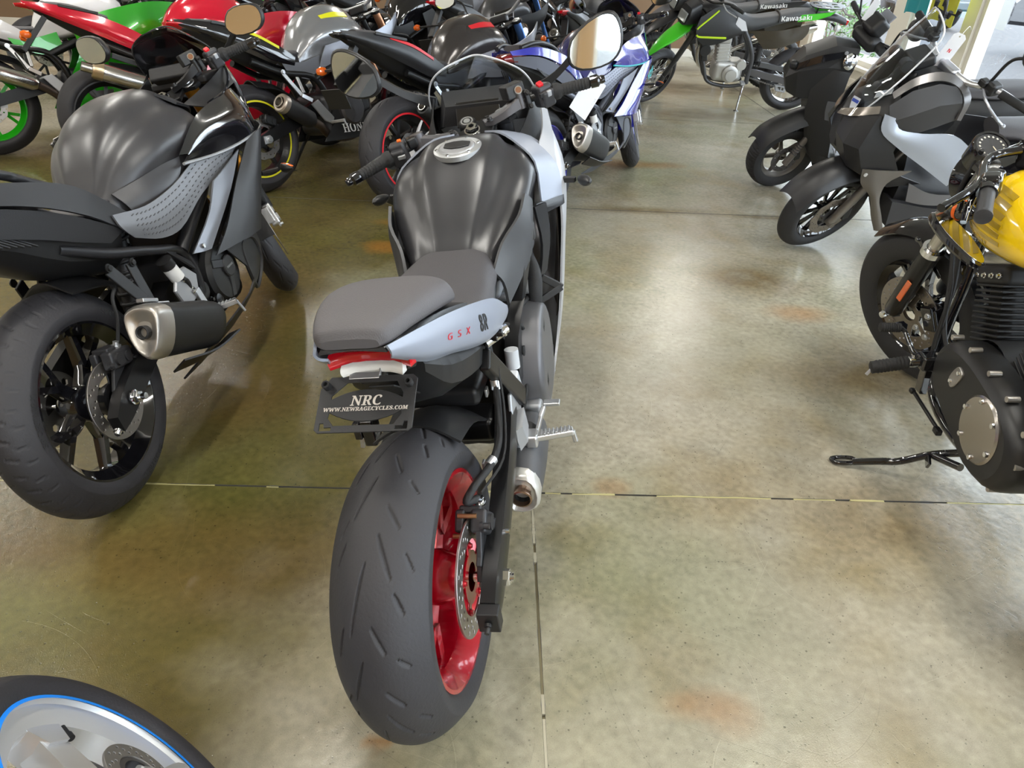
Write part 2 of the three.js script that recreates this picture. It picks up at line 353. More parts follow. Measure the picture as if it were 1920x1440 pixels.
// a brake caliper gripping a disc at (x, y) near plane z, turned by ang
function caliper(K, parent, x, y, z, ang, material = m.grey, s = 1) {
  const T = (g) => put(g, [x, y, z], [0, 0, ang], s);
  const c = K.add('brake_caliper', [T(rbox(0.095, 0.052, 0.036, 0.008, [0, 0, 0.024])), T(rbox(0.09, 0.05, 0.022, 0.006, [0, 0, -0.018])), T(rbox(0.07, 0.018, 0.05, 0.005, [0, 0.026, 0.002])), T(cyl([-0.02, 0, 0.035], [-0.02, 0, 0.05], 0.018)), T(cyl([0.022, -0.002, 0.035], [0.022, -0.002, 0.047], 0.015)), T(bolt([-0.05, -0.012, 0.03], [0, 0, 1], 0.008, 0.02)), T(bolt([0.05, -0.016, 0.03], [0, 0, 1], 0.008, 0.02))], material, parent);
  return c;
}
// ---------- the room (its own frame is turned 2.4 degrees from the camera's) ----------
const ROOM = rad(2.4);
const inRoom = (o) => { o.rotation.y = ROOM; return o; };
const toWorld = (x, z) => [x * Math.cos(ROOM) + z * Math.sin(ROOM), -x * Math.sin(ROOM) + z * Math.cos(ROOM)];
function struct(name, gs, material, parent) {
  const o = new THREE.Mesh(join([gs]), material); o.name = name; o.castShadow = o.receiveShadow = true;
  if (parent) parent.add(o); else { o.userData.kind = 'structure'; scene.add(o); inRoom(o); }
  return o;
}
const box = (x0, x1, y0, y1, z0, z1) => { const g = new THREE.BoxGeometry(x1 - x0, y1 - y0, z1 - z0); g.translate((x0 + x1) / 2, (y0 + y1) / 2, (z0 + z1) / 2); return clean(g); };
const SILL = 0.24, HEAD = 3.0;
const WX0 = -7.5, WX1 = 4.4, WZ0 = -11.2, WZ1 = 4.6, HC = 3.3;
const M = {
  wall: mat([0.72, 0.69, 0.63], 0.85), ceil: mat([0.82, 0.82, 0.81], 0.9), wood: mat([0.42, 0.25, 0.11], 0.6),
  post: mat([0.74, 0.71, 0.64], 0.55), filler: mat([0.42, 0.38, 0.24], 0.85, 0, { bumpMap: grain, bumpScale: 0.002 }),
};
// fine grain of the stained concrete: pores, scuffs and scratches, 1.6 m to the tile
const TILE = 1.6, FN = 2048;
const fineFloor = (() => {
  const pre = (n, s, o) => { const f = tileNoise(n, n, s, o), a = new Float32Array(n * n); for (let y = 0; y < n; y++) for (let x = 0; x < n; x++) a[y * n + x] = f(x, y); const k = n / FN; return (x, y) => { const u = x * k, v = y * k, i = u | 0, j = v | 0, p = u - i, q = v - j, i1 = (i + 1) % n, j1 = ((j + 1) % n) * n, j0 = j * n; return (a[j0 + i] * (1 - p) + a[j0 + i1] * p) * (1 - q) + (a[j1 + i] * (1 - p) + a[j1 + i1] * p) * q; }; };
  const n1 = pre(256, 9, 3), n2 = pre(512, 70, 2);
  const a = new Float32Array(FN * FN), s = 0.5;
  for (let y = 0; y < FN; y++) for (let x = 0; x < FN; x++) a[y * FN + x] = 0.80 + 0.30 * n1(x, y) + 0.50 * n2(x, y) + (rnd() - 0.5) * 0.20;
  const plot = (x, y, k) => { const i = (((y | 0) % FN + FN) % FN) * FN + (((x | 0) % FN + FN) % FN); a[i] += k; };
  for (let i = 0; i < 5200; i++) { const x = rnd() * FN, y = rnd() * FN, r = 0.7 + rnd() * rnd() * 3.2; const k = -0.08 - rnd() * 0.34; for (let dy = -r; dy <= r; dy++) for (let dx = -r; dx <= r; dx++) if (dx * dx + dy * dy < r * r) plot(x + dx, y + dy, k); }
  for (let i = 0; i < 150; i++) { let x = rnd() * FN, y = rnd() * FN, t = rnd() * 6.28; const c = (rnd() - 0.5) * 0.010, L = 30 + rnd() * rnd() * 520, k = rnd() < 0.62 ? 0.30 + rnd() * 0.3 : -0.25; for (let j = 0; j < L; j++) { plot(x, y, k * (0.4 + 0.6 * rnd())); if (k > 0 && rnd() < 0.5) plot(x + 1, y, k * 0.5); x += Math.cos(t); y += Math.sin(t); t += c; } }
  return a;
})();
const floorMap = dataTex(FN, FN, (x, y) => { const k = clamp(fineFloor[y * FN + x], 0.18, 1); const v = 255 * k; return [v, v * 0.995, v * 0.985]; }, false);
const floorRough = dataTex(1024, 1024, (x, y) => { const k = fineFloor[(y * 2) * FN + x * 2]; const v = clamp(60 + 70 * (1 - k), 30, 200); return [v, v, v]; });
const floorMat = new THREE.MeshPhysicalMaterial({ vertexColors: true, map: rep(floorMap, 1 / TILE), roughnessMap: rep(floorRough, 1 / TILE), roughness: 0.62, bumpMap: rep(floorMap, 1 / TILE), bumpScale: 0.0011, ior: 1.5 });
// stains of the acid dye: [x, z, rx, rz, kind, strength] in room metres
const STAINS = [];
const stain = (u, v, ru, rv, kind, k) => { // photograph position (metres on the floor) handed in as room x,z
  STAINS.push([u, v, ru, rv, kind, k]); };
for (const s of [[-0.55, -3.55, 0.16, 0.10, 'rust', 0.9], [-0.50, -3.92, 0.22, 0.07, 'rust', 0.6], [1.05, -5.35, 0.42, 0.10, 'rust', 0.75], [1.0, -4.30, 0.55, 0.08, 'brown', 0.9], [1.75, -4.26, 0.35, 0.05, 'brown', 0.9],
  [1.32, -3.30, 0.28, 0.22, 'brown', 0.95], [1.45, -2.92, 0.16, 0.10, 'rust', 0.6], [-1.05, -2.75, 0.36, 0.55, 'brown', 0.8], [-0.95, -2.15, 0.40, 0.35, 'brown', 0.85], [-0.72, -1.35, 0.55, 0.20, 'brown', 0.7], [-1.2, -1.35, 0.35, 0.16, 'brown', 0.6],
  [0.50, -0.93, 0.10, 0.045, 'rust', 0.75], [0.57, -0.90, 0.07, 0.05, 'rust', 0.55], [-0.20, -0.83, 0.03, 0.02, 'rust', 1], [-0.235, -0.84, 0.015, 0.01, 'rust', 1], [0.40, -1.66, 0.07, 0.05, 'rust', 0.55], [1.55, -2.35, 0.5, 0.16, 'brown', 0.7], [1.25, -1.55, 0.35, 0.22, 'brown', 0.75], [1.55, -1.25, 0.30, 0.5, 'brown', 0.45],
  [0.95, -3.8, 0.5, 0.3, 'pale', 0.4], [0.35, -3.2, 0.4, 0.7, 'green', 0.35], [-0.55, -2.9, 0.25, 0.4, 'green', 0.45], [-1.35, -1.1, 0.4, 0.25, 'green', 0.7], [0.55, -1.25, 0.25, 0.2, 'green', 0.35], [0.55, -5.0, 0.22, 0.2, 'green', 0.5], [1.9, -7.2, 0.6, 0.25, 'brown', 0.6], [1.2, -6.4, 0.7, 0.3, 'brown', 0.35], [2.3, -8.6, 1.2, 0.5, 'brown', 0.8], [0.75, -2.4, 0.7, 0.6, 'pale', 0.35], [0.75, -1.1, 0.5, 0.45, 'pale', 0.35]]) stain(...s);
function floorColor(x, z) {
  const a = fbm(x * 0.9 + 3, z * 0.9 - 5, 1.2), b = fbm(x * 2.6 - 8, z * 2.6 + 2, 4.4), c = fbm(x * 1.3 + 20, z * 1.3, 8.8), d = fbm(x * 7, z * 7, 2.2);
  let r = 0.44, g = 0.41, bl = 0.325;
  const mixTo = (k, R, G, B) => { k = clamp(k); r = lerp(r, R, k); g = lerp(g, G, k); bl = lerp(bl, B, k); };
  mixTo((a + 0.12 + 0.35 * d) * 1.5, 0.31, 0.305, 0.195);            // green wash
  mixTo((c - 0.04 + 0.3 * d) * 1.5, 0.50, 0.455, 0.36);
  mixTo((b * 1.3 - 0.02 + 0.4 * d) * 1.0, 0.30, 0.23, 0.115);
  const brown = clamp((-x + 0.10 + 0.9 * a + 0.5 * b + 0.2 * d) * 1.25) * clamp((z + 6.2 + a * 3) * 0.8) + 0.55 * clamp((x - 1.15 + a + 0.6 * b) * 1.3) * clamp((z + 2.7) * 1.2); // olive-brown dye of the neighbouring panels, with dimmer light at left painted in
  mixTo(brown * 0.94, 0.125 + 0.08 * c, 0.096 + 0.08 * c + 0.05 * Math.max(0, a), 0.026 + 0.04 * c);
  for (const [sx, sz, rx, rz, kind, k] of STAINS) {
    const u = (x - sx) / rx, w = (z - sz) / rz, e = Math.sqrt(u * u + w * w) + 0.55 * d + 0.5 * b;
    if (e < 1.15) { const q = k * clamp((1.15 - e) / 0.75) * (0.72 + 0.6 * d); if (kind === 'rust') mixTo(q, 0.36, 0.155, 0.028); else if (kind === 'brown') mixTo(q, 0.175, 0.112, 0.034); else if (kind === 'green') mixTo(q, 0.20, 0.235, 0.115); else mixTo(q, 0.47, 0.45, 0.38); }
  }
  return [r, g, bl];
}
const floor = new THREE.Group(); floor.name = 'floor'; floor.userData.kind = 'structure'; scene.add(floor); inRoom(floor);
struct('subfloor', box(WX0 - 0.2, WX1 + 0.2, -0.2, -0.010, WZ0 - 0.2, WZ1 + 0.2), M.filler, floor);
{
  const xs = [WX0, -5.16, -2.51, 0.146, 2.80, WX1], zs = [WZ0, -9.58, -6.93, -4.28, -1.626, 1.03, WZ1], gap = 0.0035;
  for (let i = 0; i + 1 < xs.length; i++) for (let k = 0; k + 1 < zs.length; k++) {
    const x0 = xs[i] + (i ? gap : 0), x1 = xs[i + 1] - gap, z0 = zs[k] + gap, z1 = zs[k + 1] - gap;
    const near = z1 > -7 && z0 < 0.5 && x0 > -3 && x1 < 3, st = near ? 0.022 : 0.06, nx = Math.ceil((x1 - x0) / st), nz = Math.ceil((z1 - z0) / st);
    const top = new THREE.PlaneGeometry(x1 - x0, z1 - z0, nx, nz); top.rotateX(-Math.PI / 2); top.translate((x0 + x1) / 2, 0, (z0 + z1) / 2);
    const P = top.attributes.position, U = top.attributes.uv, C = new Float32Array(P.count * 3);
    for (let j = 0; j < P.count; j++) {
      let x = P.getX(j), z = P.getZ(j);
      const ex = Math.min(x - x0, x1 - x), ez = Math.min(z - z0, z1 - z); // chipped saw-cut edges
      if (ex < 1e-5) { x += (x > (x0 + x1) / 2 ? -1 : 1) * 0.0035 * Math.max(0, noise(z * 30, x * 9)); }
      if (ez < 1e-5) { z += (z > (z0 + z1) / 2 ? -1 : 1) * 0.0035 * Math.max(0, noise(x * 30, z * 9)); }
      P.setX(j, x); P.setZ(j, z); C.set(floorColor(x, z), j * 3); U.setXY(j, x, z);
    }
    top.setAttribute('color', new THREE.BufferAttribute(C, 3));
    const edge = box(x0, x1, -0.0105, -0.0005, z0, z1); edge.setAttribute('color', new THREE.BufferAttribute(new Float32Array(edge.attributes.position.count * 3).fill(0.16), 3));
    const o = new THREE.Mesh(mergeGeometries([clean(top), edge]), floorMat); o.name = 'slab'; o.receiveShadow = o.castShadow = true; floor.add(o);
  }
  // old joint filler standing in the saw cuts, broken away in places
  const strip = (horizontal, at, a, b) => { const gs = []; for (let t = a; t < b; t += 0.012) { if (noise(t * 3.1, at * 5) + 0.5 * noise(t * 17, at) > -0.13) { const w = 0.0030 + 0.003 * Math.max(0, noise(t * 23, at * 3)), h = -0.0022 + 0.0032 * clamp(noise(t * 11, at * 7) + 0.5); gs.push(horizontal ? box(t, t + 0.0125, -0.0105, h, at - w, at + w) : box(at - w, at + w, -0.0105, h, t, t + 0.0125)); } } return gs; };
  const fm = mat([0.44, 0.40, 0.19], 0.85), fm2 = mat([0.40, 0.37, 0.28], 0.85);
  struct('joint_filler', strip(true, -1.626, -1.9, 2.2), fm, floor);
  struct('joint_filler', strip(false, 0.146, -1.62, 0.9), fm2, floor);
}
struct('ceiling', box(WX0 - 0.2, WX1 + 0.2, HC, HC + 0.2, WZ0 - 0.2, WZ1 + 0.2), M.ceil);
struct('wall_left', box(WX0 - 0.2, WX0, 0, HC, WZ0 - 0.2, WZ1 + 0.2), M.wall);
struct('wall_back', box(WX0, WX1, 0, HC, WZ0 - 0.2, WZ0), mat([0.22, 0.14, 0.08], 0.6));
struct('wall_front', [box(WX0, 1.9, 0, HC, WZ1, WZ1 + 0.2), box(1.9, WX1 + 0.2, 0, SILL, WZ1, WZ1 + 0.2), box(1.9, WX1 + 0.2, HEAD, HC, WZ1, WZ1 + 0.2), box(2.2, 2.4, SILL, HEAD, WZ1, WZ1 + 0.2), box(4.2, WX1 + 0.2, SILL, HEAD, WZ1, WZ1 + 0.2)], M.wood);
// window wall along the parking lot: low sill wall, head, posts and framed panes
const POSTS = [[-11.2, -10.92], [-8.74, -8.36], [-7.36, -7.18], [-5.75, -5.57], [-4.15, -3.97], [-2.55, -2.37], [-0.95, -0.77], [0.65, 0.83], [2.25, 2.43], [4.2, 4.6]];
struct('wall_right', [box(WX1, WX1 + 0.2, 0, SILL, WZ0, WZ1), box(WX1, WX1 + 0.2, HEAD, HC, WZ0, WZ1), ...POSTS.map(([a, b]) => box(WX1, WX1 + 0.2, SILL, HEAD, a, b))], M.post);
const paneMat = mat([0.95, 0.97, 0.98], 0.0, 0, { transmission: 1, thickness: 0, ior: 1.45 });
for (let i = 0; i + 1 < POSTS.length; i++) {
  const a = POSTS[i][1], b = POSTS[i + 1][0], g = new THREE.Group(); g.name = 'window_' + (i + 1); g.userData.kind = 'structure'; scene.add(g); inRoom(g);
  const x0 = WX1 + 0.03, x1 = WX1 + 0.11, f = 0.06;
  struct('window_frame', [box(x0, x1, SILL, SILL + f, a, b), box(x0, x1, HEAD - f, HEAD, a, b), box(x0, x1, SILL, HEAD, a, a + f), box(x0, x1, SILL, HEAD, b - f, b)], M.post, g);
  struct('window_sill', box(WX1 - 0.07, WX1 + 0.06, SILL - 0.03, SILL + 0.004, a - 0.05, b + 0.05), M.post, g);
  struct('pane', box(x0 + 0.035, x0 + 0.041, SILL + f, HEAD - f, a + f, b - f), paneMat, g);
}
[[1.9, 2.2], [2.4, 4.2]].forEach(([a, b], i) => { const g = new THREE.Group(); g.name = 'window_' + (POSTS.length + i); g.userData.kind = 'structure'; scene.add(g); inRoom(g); const f = 0.06, z0 = WZ1 + 0.05, z1 = WZ1 + 0.13; struct('window_frame', [box(a, b, SILL, SILL + f, z0, z1), box(a, b, HEAD - f, HEAD, z0, z1), box(a, a + f, SILL, HEAD, z0, z1), box(b - f, b, SILL, HEAD, z0, z1)], M.post, g); struct('pane', box(a + f, b - f, SILL + f, HEAD - f, z0 + 0.035, z0 + 0.041), paneMat, g); });  // unseen glazing behind the camera, added to let in fill daylight
struct('baseboard_back', box(WX0, WX1, 0, 0.1, WZ0, WZ0 + 0.02), M.post);
struct('baseboard_right', box(WX1 - 0.015, WX1, 0, 0.09, WZ0, WZ1), M.post);
// ceiling fluorescent strip fixtures; rows nearest the camera are added for fill light
const tubeMat = mat([0.9, 0.9, 0.9], 0.5, 0, { emissive: lin(1, 0.97, 0.9), emissiveIntensity: 22 });
for (const [x, z] of [[-5.2, -9], [-2.9, -9], [-0.4, -9], [2.6, -9], [-5.2, -5.5], [-2.9, -5.5], [-5.2, -2], [-2.9, -1.9], [-0.5, -1.7], [2.0, -1.7], [-5.2, 1.3], [-2.9, 1.3], [-0.5, 1.3], [2.0, 1.3]]) {
  const [wx, wz] = toWorld(x, z), t = thing('ceiling_light', 'white fluorescent strip fixture with two tubes under the ceiling', 'ceiling light', [wx, HC - 0.06, wz], ROOM, 'ceiling strip lights');
  const K = new Kit(t);
  K.add('housing', rbox(0.16, 0.06, 1.3, 0.01, [0, 0.03, 0]), m.white);
  for (const s of [-1, 1]) K.add('lamp_tube', cyl([s * 0.045, -0.02, -0.6], [s * 0.045, -0.02, 0.6], 0.016, 0.016, 12), tubeMat);
  const L = new THREE.RectAreaLight(new THREE.Color(1, 0.97, 0.9), LAMP, 0.13, 1.2); L.position.set(0, -0.05, 0); L.rotation.x = -Math.PI / 2; t.add(L);
}
// ---------- the silver and black sport bike with the red rear wheel ----------
function clipOns(K, g, { x = 1.12, y = 0.972, up = 0.03, sweep = 0.075, drop = 0.015, riser = m.gunmetal, half = 0.365, lever = m.plastic, kill = m.redPlastic, res = true }) {
  // bar geometry before steering; K.m carries the steering turn
  for (const s of [1, -1]) {
    const p = (dx, dy, z) => [x + dx, y + dy, s * z], part = K.grp('handlebar', g);
    K.add('riser', [loft([[0.03, 0.0, 0.042], [0.0, 0.012, 0.10], [-0.008, up, 0.158]].map(([dx, dy, z], i) => { const w = [0.030, 0.022, 0.018][i], h = [0.011, 0.012, 0.018][i]; return [p(dx - w, dy - h, z), p(dx + w, dy - h, z), p(dx + w, dy + h * 0.6, z), p(dx + w * 0.7, dy + h, z), p(dx - w * 0.7, dy + h, z), p(dx - w, dy + h * 0.6, z)]; }), { nu: 3, nv: 1, linV: true, cr: 35 }), cyl(p(-0.006, up - 0.022, 0.160), p(-0.006, up + 0.022, 0.160), 0.021)], riser, part);
    for (const dx of [0.016, -0.018]) K.add('bolt', bolt(p(dx + 0.012, 0.008, 0.058), [0, 1, 0], 0.0085, 0.010), m.plastic, part);
    const A = p(-0.006, up, 0.145), B = p(-0.006 - sweep, up - drop, half);
    const at = (t) => [lerp(A[0], B[0], t), lerp(A[1], B[1], t), lerp(A[2], B[2], t)];
    K.add('bar_tube', cyl(A, at(0.45), 0.0115), m.frame, part);
    const gp = [0.48, 0.5, 0.56, 0.6, 0.94, 0.95, 0.955];
    const dir = v3(B).sub(v3(A)), L = dir.length();
    K.add('grip', turn(gp.map((t, i) => [t * L, [0.012, 0.023, 0.023, 0.0165, 0.0155, 0.014, 0.012][i]]), A, dir, 20), m.rubber, part);
    for (let i = 0; i < 8; i++) K.add('grip_rib', turn([[-0.002, 0.0158], [0, 0.0172], [0.002, 0.0158]], at(0.63 + i * 0.038), dir, 16, 60), m.rubber, part);
    K.add('bar_end', turn([[0, 0.01], [0.001, 0.017], [0.022, 0.0175], [0.028, 0.011], [0.034, 0.012], [0.042, 0.009], [0.043, 0]], at(0.955), dir, 20), m.gloss, part);
    // switch housing
    const q = at(0.36), ax = [0, s * -0.16, 0];
    K.add('switch_box', [rbox(0.052, 0.062, 0.048, 0.010, q, [0, s * 0.2, 0]), rbox(0.030, 0.05, 0.040, 0.008, [q[0] - 0.018, q[1] - 0.008, q[2] + s * 0.006], [0, s * 0.2, 0.3])], m.grey, part);
    if (s > 0) {
      K.add('kill_switch', rbox(0.018, 0.014, 0.017, 0.003, [q[0] - 0.018, q[1] + 0.032, q[2] - 0.006], [0, 0.2, 0.5]), kill, part);
      K.add('hazard_button', rbox(0.008, 0.014, 0.014, 0.002, [q[0] - 0.034, q[1] + 0.006, q[2] - 0.012], [0, 0.2, 0.3]), m.plastic, part);
      K.add('starter_button', rbox(0.010, 0.018, 0.014, 0.003, [q[0] - 0.034, q[1] + 0.004, q[2] + 0.010], [0, 0.2, 0.3]), m.castAlu, part);
      if (res) {
        K.add('brake_reservoir', [rbox(0.055, 0.040, 0.058, 0.005, [q[0] + 0.038, q[1] + 0.036, q[2] - 0.075], [0, 0.15, 0])], m.plastic, part);
        K.add('sight_glass', [cyl([q[0] + 0.012, q[1] + 0.036, q[2] - 0.064], [q[0] + 0.006, q[1] + 0.037, q[2] - 0.064], 0.0115, 0.0115, 20)], m.chrome, part);
        K.add('sight_window', cyl([q[0] + 0.0075, q[1] + 0.0368, q[2] - 0.064], [q[0] + 0.0055, q[1] + 0.0371, q[2] - 0.064], 0.0085, 0.0085, 18), mat([0.22, 0.10, 0.05], 0.15), part);
        K.add('clamp', [rbox(0.03, 0.05, 0.016, 0.004, [q[0] + 0.01, q[1] + 0.004, q[2] - 0.045]), ...bolt([q[0] - 0.006, q[1] + 0.022, q[2] - 0.045], [-1, 0.3, 0], 0.006, 0.012), ...bolt([q[0] - 0.006, q[1] - 0.016, q[2] - 0.045], [-1, 0.3, 0], 0.006, 0.012)], m.frame, part);
      }
    } else {
      K.add('turn_switch', [rbox(0.012, 0.012, 0.022, 0.003, [q[0] - 0.034, q[1] - 0.006, q[2]], [0, -0.2, 0.3])], m.castAlu, part);
      K.add('hazard_button', rbox(0.010, 0.010, 0.012, 0.002, [q[0] - 0.012, q[1] + 0.032, q[2] + 0.010], [0, -0.2, 0.4]), m.orange, part);
      K.add('clutch_perch', rbox(0.05, 0.028, 0.03, 0.006, [q[0] + 0.02, q[1] + 0.012, q[2] + 0.045]), m.frame, part);
    }
    K.add('lever', tube([[q[0] + 0.045, q[1] + 0.006, q[2] - s * 0.03], [q[0] + 0.060, q[1] + 0.0, q[2] + s * 0.03], [q[0] + 0.045, q[1] - 0.010, q[2] + s * 0.10], [q[0] + 0.022, q[1] - 0.02, q[2] + s * 0.17]], 0.0065, { seg: 5, rad: 8 }), lever, part);
  }
}
function triple(K, g, { x = 1.12, y = 0.965, material = m.frame, fork = 0.105, forkMat = m.plastic, rake = 25, len = 0.5, forkR = 0.026 }) {
  const c = Math.cos(rad(rake)), s = Math.sin(rad(rake));
  const along = (d, off = 0) => [x + s * d + c * off, y - c * d + s * off];     // d down the axis, off forward of it
  const top = prism([[-0.045, 0.03], [-0.03, -0.032], [0.03, -0.032], [0.045, 0.03], [0.085, 0.05], [0.137, 0.036], [0.14, 0.004], [0.115, -0.01], [0.075, 0.004], [0.05, -0.035], [-0.05, -0.035], [-0.075, 0.004], [-0.115, -0.01], [-0.14, 0.004], [-0.137, 0.036], [-0.085, 0.05]], -0.009, 0.009, 0.003);
  // polygon x -> bike z, polygon y -> forward in the clamp plane
  const clampAt = (d) => move(top, (a, b, t) => { const [px, py] = along(d - t, b); return [px, py, a]; });
  K.add('top_clamp', clampAt(0), material, g);
  K.add('stem_nut', [turn([[-0.004, 0.024], [0.006, 0.024], [0.007, 0.020]], [x - s * 0.008, y + c * 0.008, 0], [-s, c, 0], 24), turn([[0, 0.0185], [0.014, 0.0185], [0.016, 0.016], [0.016, 0.009], [0.004, 0.008]], [x - s * 0.012, y + c * 0.012, 0], [-s, c, 0], 6, 20)], m.chrome, g);
  K.add('lower_clamp', clampAt(0.2), m.frame, g);
  K.add('stem', cyl([...along(-0.005), 0], [...along(0.21), 0], 0.02), m.frame, g);
  for (const k of [1, -1]) {
    const A = along(-0.008, 0.025), B = along(len, 0.025), C = along(0.23, 0.025);
    K.add('fork_tube', [cyl([...A, k * fork], [...C, k * fork], forkR), cyl([...C, k * fork], [...B, k * fork], forkR * 0.8)], forkMat, g);
    K.add('fork_cap', turn([[0, forkR], [0.004, forkR * 0.9], [0.006, forkR * 0.5], [0.010, forkR * 0.45], [0.010, 0]], [...A, k * fork], [-s, c, 0], 20), m.alu, g);
    const D = along(len + 0.04, 0.03);
    K.add('fork_foot', [cyl([...along(len - 0.16, 0.025), k * fork], [...B, k * fork], forkR * 1.08), rbox(0.05, 0.06, 0.045, 0.012, [...D, k * fork])], m.plastic, g);
  }
}
// rounded mirror head facing back: outline in (z, y) about its middle
function mirrorHead(K, g, outline, cx, tiltY = 0.25, shell = m.satin) {
  const mz = outline.reduce((a, p) => a + p[0], 0) / outline.length, my = outline.reduce((a, p) => a + p[1], 0) / outline.length;
  const loop = (k, dx) => outline.map(([z, y]) => { const q = (z - mz) * k; return [cx + dx + q * tiltY * Math.sign(mz), my + (y - my) * k, mz + q]; });
  K.add('mirror_shell', loft([loop(0.97, -0.006), loop(1.03, 0), loop(1.0, 0.02), loop(0.8, 0.042), loop(0.3, 0.055)], { nu: 3, nv: 3 }), shell, g);
  K.add('mirror_glass', loft([loop(0.93, -0.0085), loop(0.93, -0.0065)], { nu: 1, nv: 3, linU: true }), m.mirror, g);
}
{
  const K = bikeAt('sport_motorcycle', 'silver and black sport motorcycle with a red rear wheel and black plate bracket', 'motorcycle', -0.103, -0.999, 6.3, 10.5);
  const silver = mat([0.25, 0.275, 0.335], 0.38, 0.15), pale = mat([0.42, 0.43, 0.46], 0.36, 0.15), tankM = mat([0.027, 0.027, 0.030], 0.32, 0, { sheen: 0 });
  const redM = m.red;
  // rear wheel
  const per = 2 * Math.PI * 0.315, S = [];
  for (const [a, b, c, d, w] of [[0.00, 0.012, 0.075, 0.038, 0.0034], [0.10, 0.044, 0.135, 0.058, 0.003], [0.155, 0.008, 0.20, 0.028, 0.0034], [0.215, 0.046, 0.235, 0.062, 0.0026], [0.03, 0.058, 0.06, 0.070, 0.0022], [0.05, -0.006, 0.17, -0.030, 0.003], [0.16, -0.046, 0.215, -0.060, 0.003], [0.215, -0.012, 0.30, -0.040, 0.0034], [0.275, 0.020, 0.315, 0.044, 0.0034], [0.015, -0.050, 0.055, -0.064, 0.0028], [0.30, -0.052, 0.33, -0.066, 0.0026]]) S.push([a, b, c, d, w]);
  const rw = wheel(K, 'rear_wheel', { cx: 0, R: 0.315, w: 0.184, rimR: 0.218, rimW: 0.158, tire: m.tireWorn, rim: redM, spokes: 5, twin: 0.058, sw: [0.05, 0.026], st: 0.045, hubR: 0.058, hubW: 0.15, phase: 0.35, ns: 620, np: 92, crown: 0.58, groove: slashes(S, 0.33, per, 0.0042) });
  K.add('brake_disc', discGeo(0, 0.315, 0.078, 0.122, 0.100, 0.005, 54, 0.0042), m.disc, rw);
  K.add('disc_carrier', [turn([[0.075, 0.03], [0.098, 0.055], [0.101, 0.055], [0.101, 0.03]], [0, 0.315, 0], [0, 0, 1], 24), ...[0, 1, 2, 3, 4].flatMap((i) => [bar([0.045 * Math.cos(i * 1.2566), 0.315 + 0.045 * Math.sin(i * 1.2566), 0.099], [0.084 * Math.cos(i * 1.2566), 0.315 + 0.084 * Math.sin(i * 1.2566), 0.099], 0.022, 0.005, [0, 0, 1].map((v, k) => [-Math.sin(i * 1.2566), Math.cos(i * 1.2566), 0][k])), ...bolt([0.07 * Math.cos(i * 1.2566), 0.315 + 0.07 * Math.sin(i * 1.2566), 0.102], [0, 0, 1], 0.006, 0.006)])], redM, rw);
  K.add('sprocket', [discGeo(0, 0.315, 0.06, 0.108, -0.088, 0.006, 12, 0.010)], m.chain, rw);
  // lettering moulded on the sidewall
  const lt = words('SPORTSMART TT 180/55 ZR17', 0.011, { depth: 0.0008 });
  K.add('sidewall_lettering', [0, Math.PI].map((ph) => move(lt, (x, y, z) => { const a = ph - 1.2 - x / 0.25, r = 0.247 + y; return [r * Math.cos(a), 0.315 + r * Math.sin(a), 0.0868 + z + (0.247 - r) * 0.05]; })), m.tire, rw);
  K.add('axle', [cyl([0, 0.315, -0.19], [0, 0.315, 0.185], 0.011), turn([[0, 0.021], [0.004, 0.021], [0.005, 0.018]], [0, 0.315, 0.160], [0, 0, 1], 24), turn([[0, 0.0175], [0.016, 0.0175], [0.018, 0.015], [0.018, 0]], [0, 0.315, 0.164], [0, 0, 1], 6, 20), cyl([0, 0.315, 0.178], [0, 0.315, 0.190], 0.009)], m.chrome);
  // swingarm
  for (const s of [1, -1]) K.add('swingarm', loft([[-0.075, 0.300, 0.150, 0.024, 0.018], [-0.02, 0.312, 0.150, 0.040, 0.018], [0.10, 0.345, 0.148, 0.036, 0.020], [0.28, 0.395, 0.142, 0.040, 0.022], [0.45, 0.425, 0.125, 0.050, 0.026], [0.58, 0.43, 0.105, 0.050, 0.030]].map(([x, y, z, h, t]) => [[x, y - h, s * (z - t)], [x, y - h, s * (z + t * 0.8)], [x, y - h * 0.4, s * (z + t)], [x, y + h * 0.4, s * (z + t)], [x, y + h, s * (z + t * 0.7)], [x, y + h, s * (z - t)]]), { nu: 3, nv: 1, linV: true, cr: 35 }), m.frame);
  K.add('swingarm_bridge', [rbox(0.09, 0.07, 0.22, 0.02, [0.40, 0.425, 0]), rbox(0.07, 0.10, 0.20, 0.02, [0.56, 0.43, 0])], m.frame);
  K.each('chain_adjuster', [[rbox(0.03, 0.05, 0.044, 0.003, [-0.088, 0.296, 0.150]), ...bolt([-0.104, 0.296, 0.150], [-1, -0.2, 0], 0.006, 0.02)], rbox(0.03, 0.05, 0.044, 0.003, [-0.088, 0.296, -0.150])], m.plastic);
  K.add('arm_bolt', [...bolt([0.085, 0.36, 0.158], [0, 0, 1], 0.008, 0.016)], m.chrome);
  // caliper and hose
  const cal = K.grp('rear_caliper');
  caliper(K, cal, 0.078, 0.392, 0.100, -0.85, m.grey, 0.95);
  K.add('caliper_bracket', [bar([0.0, 0.335, 0.124], [0.075, 0.375, 0.124], 0.055, 0.012), bar([-0.01, 0.315, 0.124], [0.05, 0.40, 0.124], 0.04, 0.012)], m.grey, cal);
  K.each('pad_pin', [cyl([0.03, 0.40, 0.07], [0.03, 0.40, 0.10], 0.005), cyl([0.055, 0.432, 0.08], [0.055, 0.432, 0.12], 0.005)], mat([0.35, 0.20, 0.10], 0.4, 0.8), cal);
  K.add('banjo_bolt', [...bolt([0.10, 0.428, 0.118], [-0.2, 1, 0.2], 0.010, 0.018)], m.chrome, cal);
